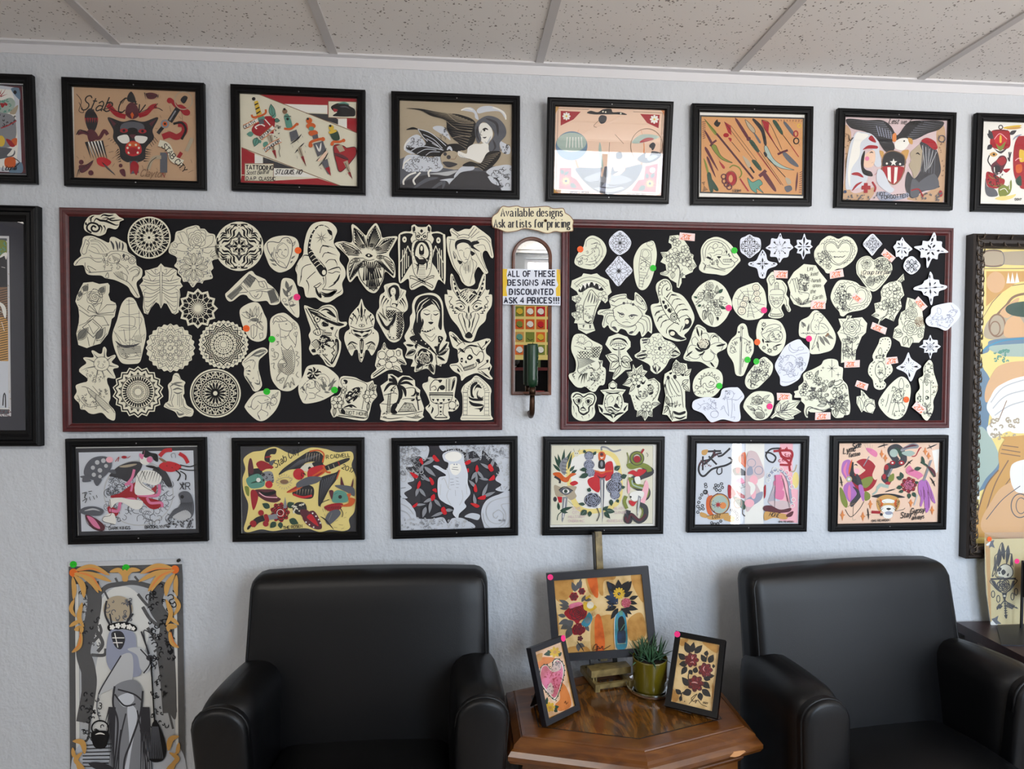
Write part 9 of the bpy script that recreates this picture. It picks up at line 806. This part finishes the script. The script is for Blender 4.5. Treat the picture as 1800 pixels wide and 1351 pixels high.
for(cx,cy,n)in cl:
 for i in range(n):
  az=rn.random()*2*PI;el=rn.uniform(.25,1.35)if i>3 else rn.uniform(1.1,1.5);Ln=rn.uniform(.045,.082);drop=rn.uniform(.15,.9)
  dr=Vector((math.cos(az)*math.cos(el),math.sin(az)*math.cos(el),math.sin(el)));p=Vector((cx+rn.uniform(-.006,.006),cy+rn.uniform(-.006,.006),.082));sd=Vector((-math.sin(az),math.cos(az),0));vs=[];K=7
  for k in range(K+1):
   u=k/K;wv=.0046*(1-u)**.7*(.75+.6*u)+.0002;up=sd.cross(dr).normalized()*-1
   vs+=[p-sd*wv,p+up*wv*-.55,p+sd*wv];p=p+dr*(Ln/K);dr=(dr+Vector((0,0,-drop*.16))).normalized()
  fs=[]
  for k in range(K):
   a0=k*3;fs+=[(a0,a0+1,a0+4,a0+3),(a0+1,a0+2,a0+5,a0+4),(a0+2,a0,a0+3,a0+5)]
  mk('leaf',vs,fs,M['leaf'],pl,smooth=True)
  # ---------------- table easel with framed painting ----------------
eq=[(957.5,1006.5),(1140,996),(1155.5,1151),(974.5,1163.5)]
def standing(q,pose,label,name,crop,art,paper,cat,fm='satin',fw=.022,dep=.016,wash=True,group=None):
 "frame standing on a surface; pose = base centre, yaw, lean, roll, width, height"
 x,y,z,yaw,lean,roll,w,h=pose
 o=root(name,(x,y,z),label,cat,group,(-lean,roll,yaw))
 frame_mesh(w,h,[(0,-dep),(0,0),(fw,0),(fw,-.007),(fw-.002,-dep)]).build('frame',M[fm],o)
 ox,oy,sc=crop;Hm=homog(q,[(-w/2,h),(w/2,h),(w/2,0),(-w/2,0)]);T=lambda x,y:Hm(ox+x/sc,oy+y/sc)
 yb=.006;A=Art(T,yb-1.5e-5);A.run(art);i=fw-.002;k=len(A.v)
 A.v+=[(-w/2+i,yb,i),(w/2-i,yb,i),(w/2-i,yb,h-i),(-w/2+i,yb,h-i)];A.c+=[PAL[paper]]*4;A.f.append((k,k+1,k+2,k+3))
 mk('print',A.v,A.f,M['wash' if wash else 'ink'],o,inks=A.c)
 B().box(-w/2+i,w/2-i,yb+.002,dep-.001,i,h-i).build('backing',M['dark'],o)
 mk('glass',[(-w/2+i,.002,i),(w/2-i,.002,i),(w/2-i,.002,h-i),(-w/2+i,.002,h-i)],[(0,1,2,3)],M['glass'],o)
 return o,w,h
def dot_on(o,w,h,u,v,colr,label,r=.0085,y=-.0008):
 mw=Matrix.Translation(o.location)@o.rotation_euler.to_matrix().to_4x4()
 b=B();n=20;P=[(u+r*math.cos(2*PI*i/n),y,v+r*math.sin(2*PI*i/n))for i in range(n)]+[(u+r*math.cos(2*PI*i/n),y+.0006,v+r*math.sin(2*PI*i/n))for i in range(n)]
 P=[mw@Vector(p)for p in P];c=sum(P,Vector())/len(P)
 d=b.add(P,[tuple(range(n-1,-1,-1)),tuple(range(n,2*n))]+[(i,(i+1)%n,n+(i+1)%n,n+i)for i in range(n)]).build('round_sticker',M['dot_'+colr],loc=tuple(c));tag(d,label,'sticker','round price stickers')
eo,ew,eh=standing(eq,(.5116,-.15,.6486,-.1076,.165,-.0855,.3043,.2523),'black framed painting of two bouquets, propped on the gold easel on the table','framed_painting',(940,980,7.109),ART_EASEL,'z','framed painting')
dot_on(eo,ew,eh,-ew/2+.012,eh-.011,'pink','pink round sticker on the top left corner of the framed bouquet painting on the easel')
ho,hw,hh=standing([(933,1137),(992.5,1118),(1020.6,1245),(961,1278)],(.3618,-.3239,.5767,.6483,.3357,.0151,.1294,.1923),'small black photo frame holding a pink heart painting, standing at the table front left','photo_frame',(920,1100,7.108),ART_HEART,'z','photo frame',fm='satin',fw=.0135,dep=.019,group='small photo frames on the table')
dot_on(ho,hw,hh,hw/2-.008,hh-.006,'pink','pink round sticker on the corner of the small heart photo frame')
ro,rw,rh=standing([(1186.5,1110),(1277,1126.5),(1259,1263.6),(1169,1242.5)],(.7001,-.3314,.5822,-.5811,.6353,-.0107,.1381,.201),'small black photo frame holding three dark red roses, standing at the table front right','photo_frame',(1150,1090,7.113),ART_ROSE,'W','photo frame',fm='black',fw=.0145,dep=.019,group='small photo frames on the table')
dot_on(ro,rw,rh,-rw/2+.006,rh-.009,'pink','pink round sticker on the corner of the small roses photo frame')
for o_,w_,h_ in((ho,hw,hh),(ro,rw,rh)):
 lean=-o_.rotation_euler[0];fy=.10;yb_=.021
 B().bar((0,yb_,h_*.62),(0,fy,fy*math.tan(lean)-(o_.location.z-TZ)/math.cos(lean)+.003),.045,.003,(0,1,0)).build('strut',M['dark'],o_)
ez=TZ;ea=root('table_easel',((pz(1066,1190,TZ))[0]-.008,pz(1066,1190,TZ)[1],TZ),'small gold and dark wooden table easel holding the framed bouquet painting','easel')
ea.rotation_euler=(0,0,math.radians(10))
loc=Matrix.Translation(ea.location)@Matrix.Rotation(ea.rotation_euler[2],4,'Z');inv=loc.inverted()
fbl=inv@Vector(pz(1032,1216,TZ).tolist());hwid=.052;y0=fbl.y;y1=y0+.115
for sx_ in(-1,1):B().bar((sx_*hwid,y0-.006,.012),(sx_*hwid,y1,.012),.012,.016).box(sx_*hwid-.007,sx_*hwid+.007,y0-.01,y0+.004,0,.022).build('side_rail',M['easel'],ea)
B().bar((-hwid,y0+.002,.012),(hwid,y0+.002,.012),.010,.014).build('front_rail',M['easel'],ea)
B().bar((-hwid,y1,.012),(hwid,y1,.012),.010,.014).build('rear_rail',M['easel'],ea)
cl_=inv@eo.location
for sx_ in(-1,1):B().bar((sx_*.038,cl_.y+.044,.016),(sx_*.032,cl_.y+.100,.30),.011,.011,(0,1,0)).build('upright',M['easeldk'],ea)
B().box(-.062,.062,cl_.y-.010,cl_.y+.026,.032,.0515).build('tray',M['easel'],ea)
for xx in(-.055,-.047):B().box(xx,xx+.004,cl_.y-.006,cl_.y+.006,.002,.03).build('tray_peg',M['easel'],ea)
mt=inv@Vector(py(1051,934,-.05).tolist());mb=Vector((0,cl_.y+.048,.05))
B().bar(mb,mt,.021,.010,(0,1,0)).build('mast',M['easel'],ea)
B().bar(mb+Vector((-.012,.004,0)),mt+Vector((-.012,.006,-.004)),.005,.014,(0,1,0)).build('mast_groove_strip',M['easeldk'],ea)
# ---------------- arched mirror sconce with a green candle ----------------
mx0,mx1=py(899.5,600,-.012)[0],py(969.5,600,-.012)[0];mzb=py(935,694,-.012)[2];mzt=py(935,416,-.012)[2]
mw_=mx1-mx0;R0=mw_/2;hh_=mzt-mzb
mo=root('mirror_sconce',((mx0+mx1)/2,0,mzb),'narrow arched walnut framed mirror with a candle arm, between the two pin boards','mirror')
def archpts(r,zb_):return[(-r,zb_),(r,zb_)]+[(r*math.cos(q),hh_-R0+r*math.sin(q))for q in np.linspace(0,PI,25)]
b=B();vs=[];pr=[(R0,0,-.0005),(R0,0,-.012),(R0-.003,.003,-.014),(R0-.009,.009,-.013),(R0-.0105,.0105,-.008),(R0-.0105,.0105,-.0005)]
for r_,zb_,y_ in pr:vs+=[(x,y_,z)for x,z in archpts(r_,zb_)]
n=27;fs=[(r*n+i,r*n+(i+1)%n,(r+1)*n+(i+1)%n,(r+1)*n+i)for r in range(len(pr)-1)for i in range(n)]
b.add(vs,fs).build('frame',M['walnut'],mo,smooth=False)
A_=archpts(R0-.0105,.0105);mk('mirror_glass',[(x,-.006,z)for x,z in A_],[tuple(range(len(A_)))],M['mirror'],mo)
ca=py(935.5,690,-.06);cx_=ca[0]-(mx0+mx1)/2;cyy=-.062
B().tube([(cx_,-.001,-.055),(cx_,-.03,-.062),(cx_,cyy+.006,-.05),(cx_,cyy,-.02),(cx_,cyy,.004)],[.008,.0085,.0085,.008,.007],12).build('bracket_arm',M['bronze'],mo,smooth=True)
B().lathe([(.002,.0),(.026,.001),(.0275,.004),(.026,.0035),(.004,.003)],(cx_,cyy,.001),32,False).build('drip_pan',M['bronze'],mo,smooth=True)
B().lathe([(.0,.003),(.0095,.003),(.0102,.026),(.0090,.026),(.0088,.012),(0,.012)],(cx_,cyy,0),24,False).build('candle_cup',M['bronze'],mo,smooth=True)
ct=py(934,604,cyy)[2]-mzb
b=B();rn=random.Random(2);b.lathe([(.0086,.012),(.0086,.03),(.0155,.0305),(.0160,.05),(.0160,ct-.004),(.0150,ct),(.0135,ct-.004),(0,ct-.007)],(0,0,0),28,False)
for q in range(5):
 az=.4+q*.12;x_,y_=.016*math.cos(az),-.016*math.sin(az);z_=ct-.02-.018*q;b.tube([(x_,y_,z_+.012),(x_*1.06,y_*1.06,z_),(x_*1.05,y_*1.05,z_-.012)],[.0012,.0026,.001],6)
b.v=[(x+mo.location.x+cx_,y+cyy,z+mzb)for x,y,z in b.v]
c_=b.build('candle',M['wax'],loc=(mo.location.x+cx_,cyy,mzb+.02),smooth=True);tag(c_,'thick dark green candle standing in front of the arched mirror','candle')
B().tube([(0,0,ct-.027),(.001,0,ct-.016)],.0008,6).build('wick',M['dark'],c_)
# ---------------- corner desk on the right with its leaning drawing ----------------
dz=.667;dl=pz(1703,1104,dz);dx0=dl[0]
de=root('corner_desk',(dx0+.4,-.25,0),'dark brown wooden desk in the corner behind the right armchair','desk')
B().box(-.4,.75,-.42,.235,dz-.03,dz).build('desk_top',M['deskwood'],de)
for x,y in((-.36,-.38),(-.36,.19),(.71,-.38),(.71,.19)):B().box(x-.025,x+.025,y-.025,y+.025,0,dz-.03).build('leg',M['deskwood'],de)
B().box(-.33,.7,.17,.2,dz-.14,dz-.03).build('apron',M['deskwood'],de)
# ---------------- what the mirror sees: black shelving, poster and jars by the street wall ----------------
su=root('shelf_unit',(.34,-3.03,0),'black open shelving with a red shelf board, seen in the arched mirror','shelf')
B().box(-.54,.54,-.19,-.17,0,2.0).box(-.54,-.52,-.17,.17,0,2.0).box(.52,.54,-.17,.17,0,2.0).box(-.52,.52,-.17,.17,0,.06).box(-.52,.52,-.17,.17,1.98,2.0).build('carcass',M['dark'],su)
for z in(.42,.84,1.16,1.47):B().box(-.52,.52,-.168,.165,z,z+.022).build('shelf_board',mat('red_shelf_paint','#5a1a1a',.4),su)
PO='k Y;p 0,0 100,0 100,120 0,120;'
rn=random.Random(9)
for j in range(5):
 for i in range(5):
  x,y=12+i*19,10+j*23;PO+='k %s;p %g,%g %g,%g %g,%g %g,%g;k %s;d %g,%g 6;k k;l 1 %g,%g %g,%g %g,%g;'%(rn.choice('RooxxzeN'),x-8,y-9,x+8,y-9,x+8,y+9,x-8,y+9,rn.choice('NyewR'),x,y,x-5,y+4,x,y+6,x+5,y+2)
A=Art(lambda x,y:((x-50)/100*.42,(60-y)/120*.5),0);A.run(PO)
v=[(.62-(u),-2.84-y*1,1.80+z)for u,y,z in A.v]
o=mk('wall_poster',v,[f[::-1]for f in A.f],M['ink'],loc=(.62,-2.84,1.80),inks=A.c);tag(o,'pale yellow poster of colourful patches in a grid, seen in the arched mirror','poster')
def jar(name,prof,x,z,m,lab,cat,lid=None):
 o=root(name,(x,-2.93,z),lab,cat);B().lathe(prof,n=24).build('body',m,o,smooth=True)
 if lid:B().lathe(lid[0],n=24).build('lid',lid[1],o)
jar('spray_bottle',[(.0,0),(.03,0),(.032,.08),(.014,.12),(.012,.15),(0,.15)],.52,1.4935,M['clear'],'clear spray bottle on the red shelf seen in the mirror','bottle')
jar('wipes_tub',[(0,0),(.042,0),(.042,.11),(0,.11)],.70,1.183,mat('white_tub','#dfe6ee',.4),'white tub with a red lid, seen low in the mirror','tub',([(0,.11),(.044,.11),(.044,.13),(0,.13)],mat('red_lid','#b32a2f',.4)))
o=root('small_box',(.66,-2.93,1.4935),'small green and white box on the red shelf seen in the mirror','box');B().box(-.05,.05,-.02,.02,0,.06).build('carton',mat('green_carton','#8fa36a',.6),o);B().box(-.03,.03,.0202,.0206,.015,.045).build('label_patch',mat('white_label','#d9ddd0',.6),o)
# ---------------- two signs by the mirror ----------------
def fit_text(A,txt,size,x0,x1,y,w,gap=1.0,**kw):
 ad=0;fx=0
 for ch in txt:
  if ch==' ':ad+=2.6
  else:ad+=max(p[0]for _,P in GL[ch]for p in P);fx+=gap
 A.text(txt,size,0,x0,y,w,gap=gap,wid=((x1-x0)*6/size-fx)/ad,**kw)
def sheet(name,label,cat,crop,Y,th,outline,colr,draw,rough=None,sm=False):
 ox,oy,sc=crop;T=lambda x,y:tuple(py(ox+x/sc,oy+y/sc,Y)[[0,2]])
 A=Art(T,Y-2e-5);P=pts(outline);P=smooth(P,True,9)if sm else P;draw(A)
 sheet_mesh(A,P,Y,th,lin(colr));v=np.array(A.v);c=((v.min(0)+v.max(0))/2).tolist()
 o=mk(name,A.v,A.f,M['ink'],loc=c,inks=A.c);tag(o,label,cat);return o,T
PL='165,82 230,92 330,80 400,98 560,92 690,85 760,112 880,110 900,160 960,200 1000,260 990,310 995,370 960,380 850,390 780,380 690,405 560,370 420,348 330,375 210,390 150,370 90,345 45,330 30,260 45,200 100,160 130,110'
def dr(A):
 A.col=PAL['T'];A.line(smooth(pts(PL),True,9),9,closed=True);A.col=PAL['D']
 fit_text(A,'Available designs',96,140,885,205,15,gap=1.1,nib=.32,serif=.5);fit_text(A,'Ask artists for pricing',96,58,975,336,15,gap=1.1,nib=.32,serif=.5)
o,T=sheet('hanging_sign','cream wavy edged plaque reading Available designs, hung over the gap between the boards','sign',(860,350,6.755),-.0215,.004,PL,'#ebe3c3',dr,sm=True)
u,v=T(668,255);b=B().lathe([(0,.006),(.003,.0055),(.0045,.003),(.0042,.001),(.0015,0)],n=14);b.v=[(x,-z,y)for x,y,z in b.v];b.v=[(x+u-o.location.x,y-.0215-o.location.y,z+v-o.location.z)for x,y,z in b.v];b.build('tack',M['bronze'],o,smooth=True)
def dr(A):
 A.run('k y;p 160,826 214,828 205,900 218,980 200,1060 215,1150 161,1150;p 800,833 845,834 845,1150 795,1150 790,1060 820,1020 800,960;k z;p 815,834 845,834 845,900 830,880;k b')
 A.col=lin('#1c1e33')
 for t_,x0,x1,y in(('ALL OF THESE',222,800,917),('DESIGNS ARE',220,800,1022),('DISCOUNTED',240,775,1131),('ASK 4 PRICES!!!',178,842,1233)):fit_text(A,t_,64,x0,x1,y,13,gap=1.7,serif=.75)
 for x,y in((250,890),(455,885),(600,890),(245,990),(655,995),(268,1100),(470,1095),(200,1205),(500,1200)):A.ring(x,y,8,8)
o,T=sheet('paper_sign','white paper sign with gold tape, bold tattoo lettering about discounted designs, over the mirror','sign',(860,350,6.755),-.0160,.0006,'160,825 845,834 846,1262 162,1248','#dfe4f0',dr)
# ---------------- witch poster in a clear sleeve ----------------
WP='''k w;p 108,88 816,72 850,2400 125,2400;k k;p 108,90 815,74 822,190 200,190 165,2400 125,2400;p 760,190 820,180 850,2400 790,2400;k w;p 148,200 170,200 186,2400 162,2400;p 765,190 782,190 806,2400 786,2400;k S;p 172,130 764,130 785,2400 186,2400;k w;d 440,470 170 260;f 330,560 540,560 640,900 600,1300 300,1300 260,900;k i;f 200,1180 760,1180 780,1500 190,1500;
k k;l 90 200,1060 240,800 200,620 250,440 270,280 220,180;l 90 740,1000 720,760 700,600 720,460 650,330 680,180;f 190,640 240,620 280,760 240,880 200,1060;f 690,620 760,560 780,1020 720,960 690,840;l 30 270,300 340,220 420,200 520,190 640,220;l 22 250,440 320,560 290,620;l 20 250,640 330,640 340,600;l 18 260,560 310,500 300,450;l 22 690,470 620,420 570,340;l 20 700,620 650,540 600,470;l 18 680,380 600,330 540,260;l 14 720,560 640,620;l 14 300,260 290,180;l 14 420,200 400,160;l 14 560,200 520,150;l 12 330,240 360,300;l 14 240,1060 230,1160 200,1180;l 14 730,980 760,1100;x 6 60 190,200 300,600;x 6 60 610,200 770,700;x 5 30 200,880 330,1160;x 5 30 620,700 720,1100;h 6 14 200,1200 200,1480 390,1190 390,1500;
k a;d 420,350 92 80;k q;x 5 24 350,290 500,420;k D;l 12 350,300 340,380 370,450;l 12 490,300 500,380 470,440;l 10 380,440 370,380;l 10 470,440 515,380;k k;f 360,450 450,430 530,455 530,490 450,475 370,490;k w;W 385,465 18 5;W 420,455 18 5;W 455,455 18 5;W 490,462 18 5;W 515,472 14 5;
k l;f 365,500 430,480 520,500 540,620 560,760 420,760 350,680;k D;f 380,500 440,490 465,540 440,600 400,580;k w;i 6 400,500 420,590;i 6 385,530 460,530;i 6 390,560 450,560;k S;f 480,600 560,590 610,640 630,680 600,750 560,720 540,640;f 440,640 510,640 500,820 400,840 330,870 300,880 320,820 390,720;k D;l 8 440,640 330,820 300,880;l 8 560,600 620,680 580,750;l 6 620,500 580,490 610,640;l 10 565,490 615,630;d 620,655 24 18;
k s;f 400,830 520,790 575,860 560,960 600,1200 640,1500 360,1500 400,1100 390,940;k i;f 420,900 500,870 520,920 460,960;f 480,960 540,1000 500,1250 470,1500 450,1400 490,1200;k D;l 12 400,830 390,940 420,1060 400,1300 370,1500;l 12 575,860 560,1000 500,1180 460,1300 455,1500;l 10 420,850 520,880 570,920;l 10 400,880 460,950 530,940;l 9 470,1000 430,1200 420,1500;l 9 540,980 580,1200 610,1500;l 9 560,1100 610,1300;l 9 440,1100 400,1400;H 14 8 370,960 400,960 340,1060 390,1500;H 14 6 570,960 610,960 560,1500 640,1500;
k q;l 6 300,880 290,960 310,1050;k k;o 9 310,1090 52 46;f 255,1120 310,1105 365,1120 350,1200 310,1220 270,1200;k w;b 10 280,1130 310,1122 340,1130;k k;l 9 625,650 650,1080;f 635,1060 670,1060 720,1200 700,1290 620,1290 625,1180;k q;h 5 8 635,1080 670,1080 620,1280 700,1280;k D;b 50 240,1310 320,1330 400,1350;
k x;d 145,125 26;d 775,105 26;k z;@1;b 40 150,130 230,150 320,240;b 36 150,140 200,200 210,280;b 30 140,150 150,230 145,290;b 34 160,110 260,90 370,140;b 30 180,120 280,140 380,180;b 24 200,150 260,190 300,250;b 40 770,110 690,140 610,240;b 36 775,130 730,200 720,270;b 30 785,140 780,220 790,270;b 34 760,95 660,85 560,130;b 30 740,110 650,130 550,180;b 24 720,140 660,190 630,240;b 30 370,120 430,110 465,160;b 30 560,110 500,110 470,160;f 455,110 475,110 485,170 465,180 448,170;b 26 150,290 130,350 160,400;b 30 200,310 180,400 210,460;b 36 150,480 190,470 195,500;b 30 195,500 180,580 135,620;b 26 190,420 150,440 120,460;b 26 770,270 800,330 770,390;b 30 720,290 750,380 720,450;b 36 790,460 740,460 735,490;b 30 740,490 760,560 800,590;b 26 740,400 780,430 800,450;b 36 140,1170 200,1180 215,1250;b 30 200,1240 160,1290 215,1340;b 40 165,1300 200,1360 230,1400;b 26 140,1210 150,1260 180,1270;b 36 800,1140 750,1160 735,1230;b 30 740,1240 790,1280 740,1330;b 40 780,1300 740,1350 720,1400;b 26 800,1180 790,1240 770,1250;k O;b 12 160,120 260,150 310,230;b 12 765,110 680,150 620,230;b 10 170,115 270,100 350,140;b 10 750,100 660,100 580,130;b 10 185,490 185,560 145,610;b 10 750,490 765,550 795,585'''
o,T=sheet('poster','tall black and gold poster of a hooded witch with broom, left of the armchair','poster',(90,970,3.544),-.004,.001,'105,66 816,42 852,2400 122,2400','#d8dade',lambda A:A.run(WP))
def kid(vs,fs,nm,m,o):vs=[(x-o.location.x,y-o.location.y,z-o.location.z)for x,y,z in vs];return mk(nm,vs,fs,m,o)
c4=[T(100,60),T(820,38),T(856,2410),T(118,2410)];kid([(a_,-.0052,b_)for a_,b_ in c4],[(3,2,1,0)],'clear_sleeve',M['sleeve'],o)
u,v=T(800,48);b=B().lathe([(0,.011),(.004,.0105),(.005,.008),(.0022,.006),(.0022,.002),(.0045,.0005)],n=14);b.v=[(x+u,-.0055-z,y+v)for x,y,z in b.v];kid(b.v,b.f,'push_pin',M['dark'],o)
wall_dot(129,991.5,'green','green round sticker on the top left corner of the witch poster',-.0056);wall_dot(221.5,997.5,'green','green round sticker at the top middle of the witch poster',-.0056,.0105)
# ---------------- drawing in a sleeve leaning on the corner desk ----------------
LD='''k z;p 248,330 290,325 300,1050 275,860;k k;f 395,355 420,440 410,500 385,440;f 370,400 390,480 360,560 345,490;f 445,380 460,450 430,540 425,450;f 335,470 350,560 335,600;f 470,450 480,540 460,560;l 8 340,600 310,640 330,540;l 7 330,600 330,480 360,440 370,400 395,355 420,430 445,380 450,450 475,450 485,560;k c;d 420,600 66 62;k k;L 8 350,600 370,560 420,535 470,560 485,610 460,650 380,655 340,640;f 345,590 370,560 390,575 370,600;f 385,600 405,580 425,605 400,630;f 365,600 380,615 365,620;f 430,630 450,610 445,640;i 6 350,640 410,650;p 295,655 510,650 510,665 295,670;f 300,680 330,680 360,740 390,770 350,750;f 500,680 480,680 460,740 430,770 480,740;r 9 405,715 54;L 7 300,670 320,720 360,760 410,780 460,755 495,710 508,665;p 390,775 435,775 420,840 405,840;k c;d 412,805 12 8;k k;o 7 315,790 14 28;o 7 360,830 14 30;o 7 480,810 14 30;o 7 510,770 14 30;l 9 415,840 380,880 350,920;l 9 415,840 460,880 520,910;l 10 415,840 420,920 425,990;f 345,900 360,890 350,925;f 510,895 530,915 505,905;f 410,970 435,970 428,1000;h 7 5 370,870 395,890 350,900 370,915;h 7 5 440,860 420,890 500,890 480,915;h 7 6 405,870 410,970 430,870 438,965;k w;f 255,370 290,345 300,360 270,380;d 325,1035 32 26;k q;p 295,340 325,330 315,360 330,400 300,385 280,400 285,370;p 300,1000 330,990 360,970 350,1010 385,1040 340,1045'''
LY=pz(1742,1098,dz)[1];LT='245,325 579,318 760,318 760,1052 300,1055 282,930 262,780 250,600'
o,T=sheet('leaning_drawing','yellowed sheet with a flaming skull chalice, leaning on the wall over the corner desk','drawing',(1680,880,4.825),LY,.0012,LT,'#dccb94',lambda A:A.run(LD))
c4=[T(x,y)for x,y in pts('242,268 770,262 770,1058 290,1060 272,930 252,780 240,600')];kid([(a_,LY-.0012,b_)for a_,b_ in c4],[tuple(range(len(c4)))[::-1]],'clear_sleeve',M['sleeve'],o)
wall_dot(1739,947,'orange','orange round sticker on the top left corner of the leaning skull drawing',LY-.0018,.008)
q=[pz(x,y,dz+.004)for x,y in((1752,1101),(1800,1100),(1812,1131))]
st=root('display_stand',(q[1][0],q[1][1],dz),'black metal display stand holding a small framed picture, right edge of the photo','display stand')
a_,b_,c_=[Vector((w[0]-q[1][0],w[1]-q[1][1]))for w in q];d_=a_+(c_-b_)
B().prism([tuple(w)for w in(a_,d_,c_+Vector((.06,-.02)),b_+Vector((.08,.02)))],0,.004).build('base_plate',M['satin'],st)
rp=py(1795.5,1095,q[1][1]-.012);rx=rp[0]-q[1][0];ztop=py(1795,985,q[1][1]-.012)[2]-dz
B().box(rx-.003,rx+.003,-.015,-.009,.004,ztop).build('upright_rod',M['satin'],st)
fb=frame_mesh(.13,.11,[(0,0),(0,.014),(.008,.014),(.010,.008),(.010,0)]);fb.v=[(x+rx+.063,y-.016,z+ztop-.115)for x,y,z in fb.v];fb.build('frame',M['black'],st)
B().box(rx+.007,rx+.119,-.022,-.018,ztop-.106,ztop-.014).build('print',mat('tan_card','#a8743a',.7),st)
wall_dot(1787.5,986,'pink','pink round sticker on the corner of the small picture at the right edge',q[1][1]-.0335,.008)
